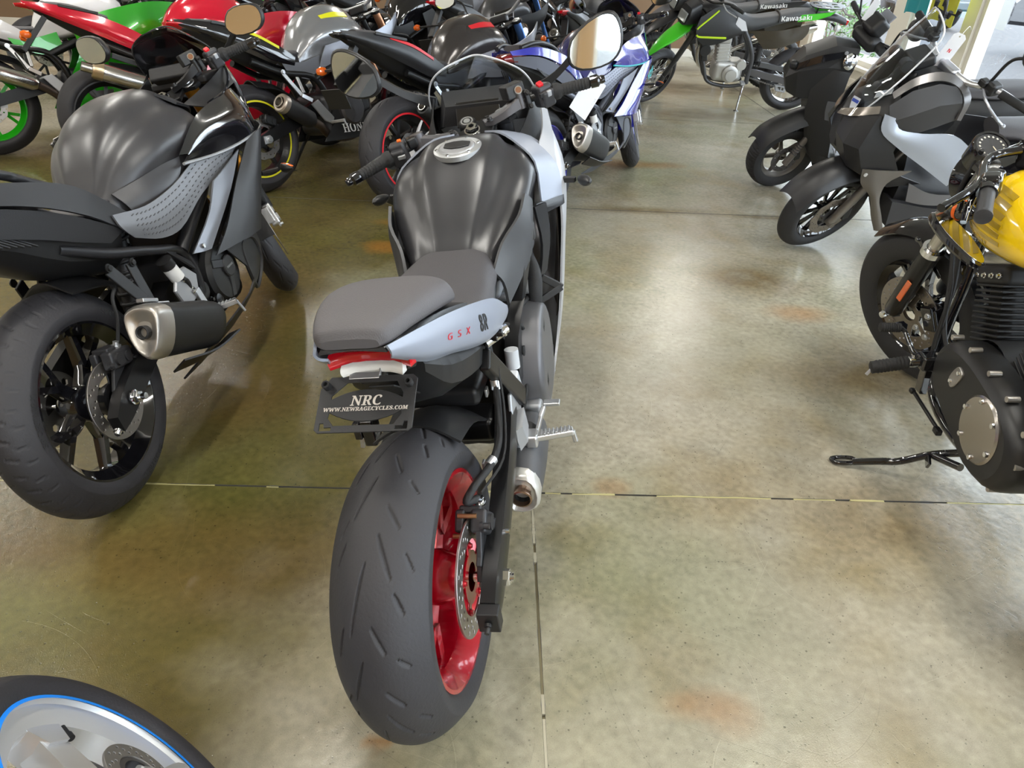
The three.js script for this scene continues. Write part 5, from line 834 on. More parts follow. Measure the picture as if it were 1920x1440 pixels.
    B('turn_signal', [bar([1.08, 0.60, s * 0.24], [1.10, 0.60, s * 0.30], 0.014, 0.018), loft([[1.14, 0.295, 0.004], [1.11, 0.31, 0.017], [1.09, 0.335, 0.018], [1.075, 0.365, 0.004]].map(([x, z, r]) => ring(0, 0, 1, 8).map(([a, b]) => [x + a * r, 0.60 + b * r * 0.9, s * z])), { nu: 2, nv: 2 })], m.plastic);
    B('signal_lens', loft([[1.142, 0.297, 0.004], [1.118, 0.312, 0.015], [1.097, 0.340, 0.015], [1.082, 0.366, 0.003]].map(([x, z, r]) => ring(0, 0, 1, 8).map(([a, b]) => [x + a * r, 0.606 + b * r * 0.7, s * z])), { nu: 2, nv: 2 }), m.amber);
    const mg = K.grp('mirror');
    B('mirror_arm', bar([1.36, 0.96, s * 0.10], [1.27, 1.07, s * 0.25], 0.02, 0.014), m.plastic, mg);
    mirrorHead(K, mg, [[s * 0.235, 1.085], [s * 0.26, 1.055], [s * 0.34, 1.06], [s * 0.365, 1.09], [s * 0.36, 1.13], [s * 0.33, 1.145], [s * 0.26, 1.135]], 1.25, 0.3, m.plastic);
  }
  const sr = (x, y, w, b) => [-1, -0.6, 0, 0.6, 1].map((t) => [x + b * (1 - t * t), y + 0.01 * (1 - t * t), t * w]);
  B('windscreen', sheet([sr(1.27, 0.985, 0.155, 0.13), sr(1.23, 1.04, 0.145, 0.12), sr(1.185, 1.09, 0.105, 0.10), sr(1.165, 1.115, 0.05, 0.07)], { t: 0.004 }), m.smoke);
  B('screen_edge', tube([[1.27, 0.985, -0.155], [1.23, 1.04, -0.145], [1.185, 1.09, -0.105], [1.22, 1.122, -0.04], [1.235, 1.128, 0], [1.22, 1.122, 0.04], [1.185, 1.09, 0.105], [1.23, 1.04, 0.145], [1.27, 0.985, 0.155]], 0.0025, { rad: 5 }), m.grey);
  B('dash', [rbox(0.08, 0.05, 0.17, 0.01, [1.20, 0.97, 0], [0, 0, -0.5]), rbox(0.16, 0.03, 0.22, 0.01, [1.27, 0.94, 0])], m.matte);
  // turned front end
  K.m = steerM(1.38, 0.095, 25, o.steer);
  const fe = K.grp('front_end');
  triple(K, fe, { x: 1.05, y: 0.905, forkMat: o.forkM, fork: 0.10, forkR: 0.027, len: 0.60 });
  const hb = K.grp('handlebars'); clipOns(K, hb, { x: 1.045, y: 0.925, up: 0.035, half: 0.36, riser: m.frame, res: true });
  for (const c of [...hb.children]) K.root.add(c); K.root.remove(hb);
  const per2 = 2 * Math.PI * 0.293;
  const fw = wheel(K, 'front_wheel', { cx: 1.38, R: 0.293, w: 0.114, rimR: 0.218, rimW: 0.085, rim: wheelM, spokes: 5, twin: 0.05, hubR: 0.04, ns: 300, np: 44, groove: slashes([[0, 0.003, 0.055, 0.013, 0.0022], [0.05, 0.022, 0.10, 0.030, 0.0022], [0.11, 0.036, 0.14, 0.042, 0.002], [0.07, -0.003, 0.125, -0.013, 0.0022], [0.0, -0.022, 0.04, -0.030, 0.0022], [0.04, -0.036, 0.07, -0.042, 0.002]], 0.145, per2, 0.003), tire: m.tireWorn });
  B('brake_disc', discGeo(1.38, 0.293, 0.10, 0.149, 0.068, 0.005, 30, 0.004), m.disc, fw);
  const fc = K.grp('front_caliper'); caliper(K, fc, 1.28, 0.345, 0.075, 1.2, m.alu, 1);
  B('front_fender', sheet([-1, -0.5, 0, 0.5, 1].map((t) => [-0.75, -0.2, 0.35, 0.9, 1.5].map((a) => [1.38 - Math.sin(a) * 0.318 + 0.02, 0.293 + Math.cos(a) * (0.318 - 0.05 * t * t), t * 0.068])), { t: 0.004 }), o.fender ?? body, fe);
  K.m = null;
}
{
  const body = mat([0.016, 0.016, 0.018], 0.42), tank = mat([0.036, 0.035, 0.038], 0.33);
  const K = bikeAt('sport_motorcycle', 'matte black full-fairing sport motorcycle with gold fork tubes and dimpled knee panel', 'motorcycle', -1.107, -1.552, 0.8, 12.5);
  fullFairing(K, { body, upper: m.gloss, tank, knee: mat([0.17, 0.175, 0.19], 0.42, 0.3), dimpleM: mat([0.06, 0.06, 0.065], 0.5), strip: mat([0.20, 0.21, 0.24], 0.30, 0.4), duct: m.gloss, wheelM: m.gloss, frameM: mat([0.022, 0.022, 0.025], 0.4, 0.3), forkM: m.gold, steer: 31, near: true });
}
{
  const blue = mat([0.012, 0.014, 0.30], 0.18, 0.1, { clearcoat: 1, clearcoatRoughness: 0.04 }), gr = mat([0.15, 0.16, 0.20], 0.34, 0.4);
  const K = bikeAt('sport_motorcycle', 'deep blue full-fairing sport motorcycle with grey side panels beside the silver bike', 'motorcycle', 0.15, -4.08, 27.5, 9.3);
  fullFairing(K, { body: blue, upper: blue, tank: mat([0.010, 0.010, 0.10], 0.25, 0, { clearcoat: 1, clearcoatRoughness: 0.06 }), knee: gr, dimpleM: m.grey, strip: gr, duct: m.gloss, wheelM: blue, frameM: mat([0.13, 0.14, 0.17], 0.4, 0.5), forkM: m.satin, steer: 21.5, tailLow: gr, outer: blue, lower: mat([0.11, 0.12, 0.15], 0.4, 0.3), fender: blue, trim: mat([0.02, 0.45, 0.50], 0.4), rimM: m.castAlu });
  const t = words('YZF', 0.04, { slant: 0.3 });
  K.add('lettering', lay(t, [1.155, 0.66, 0.252], [0.75, 0.55, 0.1], [-0.3, 0.8, 0.1]), mat([0.02, 0.50, 0.52], 0.4), K.root, 'teal letters on the fairing');
}
// ---------- naked and older faired bikes of the next rows ----------
function roadBike(K, o) {
  const B = (n, g, mt, p, l) => K.add(n, g, mt, p, l), wb = o.wb ?? 1.41, body = o.body, R = 0.312;
  const per = 2 * Math.PI * R;
  const rw = wheel(K, 'rear_wheel', { cx: 0, R, w: 0.165, rimR: 0.218, rimW: 0.14, rim: o.wheelM ?? m.satin, spokes: o.spokes ?? 5, twin: o.twin ?? 0.045, stripe: !!o.stripe, stripeMat: o.stripe, ns: o.fine ? 420 : 64, np: o.fine ? 60 : 18, tire: m.tireWorn, phase: 0.5, groove: o.fine ? slashes([[0, 0.010, 0.06, 0.026, 0.0026], [0.08, 0.040, 0.13, 0.056, 0.0026], [0.11, -0.010, 0.17, -0.026, 0.0026], [0.02, -0.042, 0.06, -0.056, 0.0024], [0.16, 0.022, 0.19, 0.036, 0.0024]], 0.2, per, 0.0035) : null });
  B('brake_disc', discGeo(0, R, 0.075, 0.115, 0.092, 0.005, 24, 0.005, 0.003), m.disc, rw);
  B('sprocket', discGeo(0, R, 0.05, 0.10, -0.08, 0.006, 8, 0.012), m.chain, rw);
  B('axle', [cyl([0, R, -0.16], [0, R, 0.155], 0.012), ...bolt([0, R, 0.15], [0, 0, 1], 0.018, 0.02)], m.alu);
  for (const s of [1, -1]) B('swingarm', loft([[-0.08, 0.30, 0.128, 0.03, 0.016], [0.1, 0.345, 0.128, 0.036, 0.018], [0.45, 0.43, 0.10, 0.045, 0.03]].map(([x, y, z, h, t]) => [[x, y - h, s * (z - t)], [x, y - h, s * (z + t)], [x, y + h, s * (z + t)], [x, y + h, s * (z - t)]]), { nu: 2, nv: 1, linV: true, cr: 35 }), o.armM ?? m.frame);
  B('axle_block', rbox(0.05, 0.045, 0.012, 0.003, [-0.01, R, 0.148]), m.alu);
  const cal = K.grp('rear_caliper'); caliper(K, cal, 0.06, 0.41, 0.092, -0.4, m.plastic, 0.9);
  B('rear_hugger', sheet([-0.9, 0, 0.9].map((t) => [[0.34, 0.52], [0.22, 0.60], [0.06, 0.64]].map(([x, y]) => [x, y - 0.05 * t * t, t * 0.09])), { t: 0.005 }), m.plastic);
  // exhaust
  const ex = K.grp('exhaust'), [a, b] = o.muffler ?? [[0.34, 0.36, 0.17], [0.10, 0.505, 0.20]], mr = o.mr ?? 0.052;
  const va = v3(a), vb = v3(b), dv = vb.clone().sub(va), L = dv.length();
  B('muffler', turn([[0, mr * 0.6], [0.03, mr * 0.95], [L * 0.86, mr], [L * 0.88, mr * 0.98]], va, dv, 24), o.mufM ?? m.matte, ex);
  B('muffler_end_cap', turn([[L * 0.86, mr * 1.03], [L * 0.97, mr * 1.03], [L, mr * 0.9], [L, mr * 0.66], [L * 0.95, mr * 0.62]], va, dv, 24), o.capM ?? m.steel, ex);
  B('tail_pipe', turn([[L * 0.8, mr * 0.55], [L + (o.tip ?? 0.01), mr * 0.55], [L + (o.tip ?? 0.01), mr * 0.47], [L * 0.85, mr * 0.45], [L * 0.85, 0]], va, dv, 20), o.pipeM ?? m.steel, ex);
  B('link_pipe', tube([a, lerp3(a, [0.52, 0.27, 0.10], 0.4), [0.50, 0.26, 0.10], [0.72, 0.21, 0.05], [0.92, 0.28, 0.04], [0.94, 0.46, 0.04]], 0.026), mat([0.13, 0.10, 0.085], 0.4, 0.8), ex);
  // engine and frame
  const en = K.grp('engine');
  B('crankcase', [rbox(0.42, 0.26, 0.30, 0.05, [0.68, 0.38, 0]), rbox(0.22, 0.26, 0.30, 0.03, [0.80, 0.58, 0], [0, 0, -0.35])], m.grey, en);
  for (const s of [1, -1]) B('engine_cover', turn([[0, 0.10], [0.03, 0.10], [0.045, 0.085], [0.048, 0]], [0.68, 0.39, s * 0.145], [0, 0, s], 28), m.gunmetal, en);
  for (const s of [1, -1]) B('frame_rail', [tube([[0.05, 0.74, s * 0.09], [0.22, 0.66, s * 0.12], [0.45, 0.60, s * 0.14], [0.52, 0.45, s * 0.14], [0.50, 0.34, s * 0.13]], 0.02, { rad: 8 }), tube([[0.45, 0.60, s * 0.14], [0.70, 0.70, s * 0.16], [1.0, 0.84, s * 0.07]], 0.024, { rad: 8 })], o.frameM ?? m.frame);
  for (const s of [1, -1]) {
    const h = K.grp('foot_control');
    B('passenger_bracket', [bar([0.22, 0.66, s * 0.13], [0.30, 0.52, s * 0.165], 0.024, 0.012, [1, 0.3, 0]), bar([0.32, 0.63, s * 0.13], [0.32, 0.53, s * 0.165], 0.02, 0.012, [1, 0.3, 0]), bar([0.30, 0.52, s * 0.165], [0.36, 0.48, s * 0.18], 0.025, 0.02), ...bolt([0.22, 0.66, s * 0.14], [0, 0, s], 0.012, 0.012)], m.alu, h);
    B('rider_bracket', prism([[0.36, 0.46], [0.42, 0.48], [0.52, 0.36], [0.50, 0.32], [0.44, 0.35]], s > 0 ? 0.155 : -0.167, s > 0 ? 0.167 : -0.155, 0.004), m.castAlu, h);
    B('foot_peg', [bar([0.49, 0.335, s * 0.165], [0.52, 0.340, s * 0.255], 0.018, 0.024), cyl([0.52, 0.34, s * 0.25], [0.53, 0.29, s * 0.262], 0.006)], m.alu, h);
  }
  B('side_stand', [tube([[0.52, 0.26, -0.13], [0.48, 0.18, -0.18], [0.40, 0.045, -0.235]], 0.012), rbox(0.06, 0.007, 0.045, 0.003, [0.395, 0.038, -0.24], [-0.3, 0, 0])], m.frame);
  // tank
  const tp = (x, yt, rz, ry, sz, sy, wz, wy, kz, ky) => [[x, yt, 0], [x, yt - 0.002, rz * 0.55], [x, ry, rz], [x, lerp(ry, sy, 0.5), lerp(rz, sz, 0.45)], [x, sy, sz], [x, wy, wz], [x, ky, kz], [x, ky - 0.06, kz * 0.9], [x, ky - 0.07, 0]];
  const y0 = o.tankY ?? 0;
  B('fuel_tank', loftSym([tp(0.40, 0.775 + y0, 0.04, 0.77 + y0, 0.07, 0.76, 0.085, 0.74, 0.09, 0.72), tp(0.43, 0.845 + y0, 0.05, 0.835 + y0, 0.092, 0.80, 0.106, 0.765, 0.11, 0.735), tp(0.48, 0.915 + y0, 0.068, 0.90 + y0, 0.122, 0.85, 0.145, 0.80, 0.135, 0.745), tp(0.57, 0.98 + y0, 0.09, 0.955 + y0, 0.155, 0.90, 0.185, 0.84, 0.165, 0.765), tp(0.70, 1.01 + y0, 0.098, 0.982 + y0, 0.175, 0.92, 0.21, 0.855, 0.195, 0.78), tp(0.83, 0.995 + y0, 0.09, 0.962 + y0, 0.165, 0.905, 0.205, 0.845, 0.205, 0.79), tp(0.92, 0.955 + y0, 0.07, 0.925 + y0, 0.125, 0.88, 0.16, 0.84, 0.17, 0.79), tp(0.97, 0.91 + y0, 0.05, 0.89 + y0, 0.085, 0.86, 0.11, 0.83, 0.12, 0.80)], { nu: 4, nv: 3 }), o.tank);
  B('fuel_cap', turn([[0, 0.048], [0.008, 0.048], [0.010, 0.044], [0.010, 0]], [0.74, 1.002 + y0, 0], [0, 1, 0], 24), m.frame);
  if (o.accent) for (const s of [1, -1]) B('tank_stripe', sheet([[[0.60, 0.945, s * 0.118], [0.70, 0.958, s * 0.138], [0.80, 0.952, s * 0.132]], [[0.60, 0.925, s * 0.140], [0.70, 0.930, s * 0.168], [0.80, 0.925, s * 0.160]]], { t: 0.004, nu: 1 }), o.accent);
  for (const s of [1, -1]) {
    if (o.shroud) B('tank_shroud', sheet([[[0.55, 0.775, s * 0.185], [0.72, 0.80, s * 0.215], [0.90, 0.815, s * 0.235], [1.10, 0.87, s * 0.225], [1.22, 0.93, s * 0.19]], [[0.52, 0.72, s * 0.170], [0.68, 0.735, s * 0.205], [0.88, 0.735, s * 0.235], [1.08, 0.775, s * 0.225], [1.20, 0.86, s * 0.185]], [[0.50, 0.66, s * 0.150], [0.62, 0.655, s * 0.17], [0.80, 0.64, s * 0.20], [0.97, 0.68, s * 0.20], [1.08, 0.76, s * 0.18]]], { t: 0.006, cr: 40 }), o.shroud);
    B('seat_side_panel', sheet([[[0.22, 0.74, s * 0.13], [0.36, 0.70, s * 0.14], [0.52, 0.73, s * 0.15]], [[0.26, 0.66, s * 0.13], [0.40, 0.60, s * 0.14], [0.54, 0.62, s * 0.15]]], { t: 0.005 }), o.side ?? m.satin);
    B('tail_panel', sheet([[[-0.32, 0.985, s * 0.03], [-0.15, 0.955, s * 0.085], [0.05, 0.895, s * 0.115], [0.22, 0.815, s * 0.130], [0.34, 0.735, s * 0.135]], [[-0.31, 0.965, s * 0.034], [-0.15, 0.905, s * 0.095], [0.05, 0.825, s * 0.125], [0.20, 0.745, s * 0.138], [0.32, 0.690, s * 0.138]], [[-0.28, 0.945, s * 0.03], [-0.12, 0.865, s * 0.080], [0.06, 0.775, s * 0.105], [0.20, 0.705, s * 0.118], [0.31, 0.67, s * 0.12]]], { t: 0.005 }), o.tailM ?? body);
    if (o.accent) B('tail_stripe', sheet([[[-0.05, 0.930, s * 0.106], [0.10, 0.880, s * 0.124], [0.24, 0.80, s * 0.136]], [[-0.05, 0.918, s * 0.110], [0.10, 0.862, s * 0.128], [0.235, 0.785, s * 0.139]]], { t: 0.003, nu: 1 }), o.accent);
    B('grab_handle', bar([-0.14, 0.955, s * 0.095], [0.06, 0.905, s * 0.122], 0.016, 0.012), m.plastic);
  }
  B('under_tail', loftSym([[[-0.28, 0.95, 0], [-0.28, 0.94, 0.025], [-0.26, 0.92, 0]], [[-0.05, 0.90, 0], [-0.05, 0.87, 0.085], [-0.05, 0.78, 0]], [[0.30, 0.74, 0], [0.30, 0.72, 0.11], [0.30, 0.60, 0]]], { nu: 3, nv: 3 }), m.plastic);
  B('rider_seat', loftSym([[[0.10, 0.865, 0], [0.10, 0.86, 0.06], [0.10, 0.84, 0.095], [0.10, 0.80, 0]], [[0.20, 0.80, 0], [0.20, 0.797, 0.08], [0.20, 0.77, 0.12], [0.20, 0.72, 0]], [[0.32, 0.775, 0], [0.32, 0.772, 0.085], [0.32, 0.75, 0.125], [0.32, 0.70, 0]], [[0.43, 0.775, 0], [0.43, 0.772, 0.05], [0.43, 0.75, 0.08], [0.43, 0.70, 0]]], { nu: 3, nv: 3 }), o.seatM ?? m.seat);
  B('pillion_seat', loftSym([[[-0.22, 0.985, 0], [-0.22, 0.98, 0.03], [-0.22, 0.965, 0.045], [-0.22, 0.95, 0]], [[-0.08, 0.965, 0], [-0.08, 0.96, 0.06], [-0.08, 0.945, 0.085], [-0.08, 0.90, 0]], [[0.11, 0.90, 0], [0.11, 0.895, 0.06], [0.11, 0.875, 0.09], [0.11, 0.82, 0]]], { nu: 4, nv: 3 }), o.pillM ?? m.seat);
  const tl = K.grp('tail_light');
  B('red_lens', loftSym([[[-0.36, 0.975, 0], [-0.36, 0.972, 0.02], [-0.355, 0.955, 0]], [[-0.30, 0.978, 0], [-0.30, 0.965, 0.045], [-0.285, 0.935, 0]], [[-0.22, 0.965, 0], [-0.22, 0.945, 0.06], [-0.22, 0.91, 0]]], { nu: 3, nv: 3 }), o.lensM ?? m.redLens, tl);
  if (o.hanger !== false) B('plate_hanger', [bar([-0.22, 0.90, 0], [-0.38, 0.72, 0], 0.05, 0.03, [0, 0, 1]), rbox(0.006, 0.11, 0.18, 0.002, [-0.41, 0.66, 0], [0, 0, 0.35])], m.plastic);
  for (const s of [1, -1]) { const sg = K.grp('rear_signal'); B('signal_stalk', bar([-0.33, 0.80, 0], [-0.34, 0.80, s * 0.13], 0.014, 0.014), m.plastic, sg); B('signal_lens', turn([[0, 0.006], [0.01, 0.02], [0.035, 0.024], [0.055, 0.016], [0.06, 0]], [-0.32, 0.80, s * 0.15], [-1, 0, 0], 16), m.amber, sg); }
  if (o.belly) for (const s of [1, -1]) B('belly_pan', sheet([[[0.98, 0.40, s * 0.15], [0.78, 0.36, s * 0.18], [0.50, 0.32, s * 0.165]], [[0.95, 0.24, s * 0.11], [0.72, 0.21, s * 0.15], [0.42, 0.225, s * 0.14]]], { t: 0.006 }), o.belly);
  if (o.bellyWord) B('lettering', put(words(o.bellyWord, 0.055, { font: 'serif_bold' }), [0.70, 0.275, 0.178], [-0.25, 0.06, -0.08]), m.white, K.root, 'white letters on the belly pan');
  if (o.fairing) for (const s of [1, -1]) {
    B('side_fairing', sheet([[[0.60, 0.78, s * 0.20], [0.85, 0.85, s * 0.22], [1.15, 0.90, s * 0.20], [1.42, 0.88, s * 0.09], [1.50, 0.85, 0]], [[0.62, 0.62, s * 0.215], [0.85, 0.66, s * 0.24], [1.12, 0.72, s * 0.22], [1.38, 0.76, s * 0.11], [1.48, 0.76, 0]], [[0.50, 0.42, s * 0.19], [0.75, 0.44, s * 0.21], [0.98, 0.50, s * 0.19], [1.10, 0.58, s * 0.15], [1.16, 0.64, s * 0.10]], [[0.40, 0.26, s * 0.14], [0.62, 0.23, s * 0.15], [0.88, 0.24, s * 0.13], [1.0, 0.30, s * 0.10], [1.05, 0.38, s * 0.07]]], { t: 0.006 }), o.fairing);
    const mg = K.grp('mirror'); B('mirror_arm', bar([1.34, 0.92, s * 0.11], [1.24, 1.06, s * 0.26], 0.018, 0.012), m.plastic, mg);
    mirrorHead(K, mg, [[s * 0.24, 1.06], [s * 0.34, 1.04], [s * 0.37, 1.08], [s * 0.35, 1.12], [s * 0.27, 1.13]], 1.22, 0.3, m.plastic);
  }
  if (o.fairing) { const sr = (x, y, w, q) => [-1, -0.6, 0, 0.6, 1].map((t) => [x + q * (1 - t * t), y + 0.01 * (1 - t * t), t * w]); B('windscreen', sheet([sr(1.24, 0.90, 0.17, 0.2), sr(1.20, 0.99, 0.15, 0.16), sr(1.15, 1.06, 0.08, 0.12)], { t: 0.004 }), m.smoke); B('cockpit', [rbox(0.10, 0.06, 0.20, 0.015, [1.20, 0.92, 0], [0, 0, -0.4]), rbox(0.2, 0.04, 0.26, 0.02, [1.28, 0.85, 0])], m.matte); }
  // front end
  K.m = steerM(wb, 0.1, 25, o.steer ?? 20);
  const fe = K.grp('front_end');
  triple(K, fe, { x: wb - 0.335, y: 0.92, forkMat: o.forkM ?? m.satin, len: 0.62, fork: 0.1 });
  if (o.fairing) { const hb = K.grp('handlebars'); clipOns(K, hb, { x: wb - 0.335, y: 0.935, half: 0.34 }); for (const c of [...hb.children]) K.root.add(c); K.root.remove(hb); }
  else {
    const bx = wb - 0.37, hbm = K.grp('handlebar');
    B('bar_tube', tube([[bx - 0.10, 1.03, -0.37], [bx - 0.06, 1.04, -0.22], [bx + 0.01, 0.99, -0.09], [bx + 0.02, 0.985, 0], [bx + 0.01, 0.99, 0.09], [bx - 0.06, 1.04, 0.22], [bx - 0.10, 1.03, 0.37]], 0.012), o.barM ?? m.castAlu, hbm);
    for (const s of [1, -1]) { B('grip', cyl([bx - 0.068, 1.038, s * 0.255], [bx - 0.103, 1.03, s * 0.38], 0.017), m.rubber, hbm); B('switch_box', rbox(0.05, 0.06, 0.05, 0.01, [bx - 0.055, 1.04, s * 0.215]), m.plastic, hbm); B('lever', tube([[bx - 0.01, 1.045, s * 0.2], [bx, 1.03, s * 0.28], [bx - 0.03, 1.02, s * 0.37]], 0.006), m.castAlu, hbm); if (s > 0) B('kill_switch', rbox(0.014, 0.014, 0.014, 0.003, [bx - 0.065, 1.075, 0.205]), m.redPlastic, hbm);
      const mg = K.grp('mirror'); B('mirror_arm', tube([[bx - 0.03, 1.05, s * 0.19], [bx + 0.02, 1.13, s * 0.23], [bx + 0.01, 1.17, s * 0.30]], 0.006), m.plastic, mg); mirrorHead(K, mg, [[s * 0.25, 1.17], [s * 0.27, 1.13], [s * 0.38, 1.13], [s * 0.41, 1.17], [s * 0.38, 1.21], [s * 0.28, 1.21]], bx, 0.2, m.plastic); }
    B('bar_clamp', rbox(0.05, 0.05, 0.12, 0.012, [bx + 0.02, 0.965, 0]), m.frame, hbm);
    const hl = K.grp('headlight');
    B('lamp_shell', loftSym([[[wb - 0.20, 0.93, 0], [wb - 0.20, 0.92, 0.09], [wb - 0.20, 0.80, 0.09], [wb - 0.20, 0.76, 0]], [[wb - 0.10, 0.93, 0], [wb - 0.10, 0.91, 0.105], [wb - 0.09, 0.80, 0.09], [wb - 0.09, 0.76, 0]], [[wb - 0.04, 0.88, 0], [wb - 0.04, 0.87, 0.07], [wb - 0.03, 0.81, 0.06], [wb - 0.03, 0.79, 0]]], { nu: 3, nv: 3 }), o.lampM ?? m.gloss, hl);
    B('dash', rbox(0.03, 0.08, 0.14, 0.01, [wb - 0.23, 0.99, 0], [0, 0, -0.6]), m.gloss, hl);
  }
  const fw = wheel(K, 'front_wheel', { cx: wb, R: 0.30, w: 0.12, rimR: 0.218, rimW: 0.09, rim: o.wheelM ?? m.satin, spokes: o.spokes ?? 5, twin: o.twin ?? 0.045, hubR: 0.042, stripe: !!o.stripe, stripeMat: o.stripe, ns: 64 });
  for (const s of [1, -1]) { B('brake_disc', discGeo(wb, 0.30, 0.105, 0.15, s * 0.075, 0.005, 20, 0.005, 0.003), m.disc, fw); const fc = K.grp('front_caliper'); caliper(K, fc, wb - 0.10, 0.34, s * 0.078, 1.2, m.grey, 0.95); }
  B('front_fender', sheet([-1, 0, 1].map((t) => [-0.75, -0.1, 0.6, 1.3].map((q) => [wb - Math.sin(q) * 0.325 + 0.02, 0.30 + Math.cos(q) * (0.325 - 0.05 * t * t), t * 0.07])), { t: 0.004 }), o.fender ?? body, fe);
  K.m = null;
}
function lerp3(a, b, t) { return [lerp(a[0], b[0], t), lerp(a[1], b[1], t), lerp(a[2], b[2], t)]; }
const yel = mat([0.72, 0.70, 0.02], 0.3), redA = mat([0.62, 0.02, 0.03], 0.3);
{
  const tank = mat([0.30, 0.31, 0.33], 0.22, 0.55, { clearcoat: 0.6, clearcoatRoughness: 0.15 }), sh = mat([0.34, 0.36, 0.42], 0.30, 0.4);
  let K = bikeAt('naked_motorcycle', 'grey naked motorcycle with yellow accent stripes and mesh-ended muffler', 'motorcycle', -1.60, -4.315, 33.5, 11);
  roadBike(K, { body: m.gloss, tank, shroud: sh, accent: yel, stripe: yel, belly: m.plastic, bellyWord: 'HONDA', side: mat([0.10, 0.10, 0.11], 0.4, 0.3), fine: true, forkM: mat([0.45, 0.22, 0.12], 0.3, 0.8), capM: mat([0.55, 0.48, 0.42], 0.35, 0.8), steer: 22, hanger: false, mr: 0.055 });
  const tank2 = mat([0.05, 0.045, 0.045], 0.22, 0.4, { clearcoat: 0.4, clearcoatRoughness: 0.2 }), sh2 = mat([0.28, 0.28, 0.31], 0.32, 0.4);
  K = bikeAt('naked_motorcycle', 'black and grey naked motorcycle with red pinstriped wheel rims', 'motorcycle', -0.68, -4.20, 35.5, 10.6);
  roadBike(K, { body: m.satin, tank: tank2, shroud: sh2, accent: redA, stripe: redA, belly: m.plastic, fine: true, forkM: mat([0.10, 0.22, 0.55], 0.3, 0.8), steer: 22, lensM: m.smoke, muffler: [[0.36, 0.38, 0.16], [0.06, 0.56, 0.17]], mr: 0.05, capM: m.plastic });
}
{
  const pink = mat([0.62, 0.004, 0.030], 0.14, 0.1, { clearcoat: 1, clearcoatRoughness: 0.04 });
  let K = bikeAt('sport_motorcycle', 'bright red sport motorcycle with polished steel muffler and big red tail lamp', 'motorcycle', -2.66, -4.66, 55, 10);
  roadBike(K, { body: pink, tank: pink, fairing: pink, tankY: 0.02, wheelM: m.satin, muffler: [[0.32, 0.46, 0.19], [-0.06, 0.60, 0.20]], mufM: m.steel, capM: mat([0.62, 0.50, 0.34], 0.3, 0.95), tip: 0.06, mr: 0.052, steer: 15, side: m.castAlu, fender: pink });
  const green = mat([0.02, 0.42, 0.012], 0.16, 0.1, { clearcoat: 1 }), wht = mat([0.66, 0.66, 0.68], 0.25, 0, { clearcoat: 0.8 });
  K = bikeAt('sport_motorcycle', 'white and green sport motorcycle with a bright green rear wheel', 'motorcycle', -3.58, -4.80, 52, 10);
  roadBike(K, { body: wht, tank: wht, fairing: green, wheelM: green, muffler: [[0.32, 0.42, 0.19], [-0.02, 0.56, 0.20]], mufM: m.steel, capM: mat([0.62, 0.50, 0.34], 0.3, 0.95), tip: 0.06, mr: 0.052, steer: 12, side: green, fender: green, spokes: 6, twin: 0.03 });
}
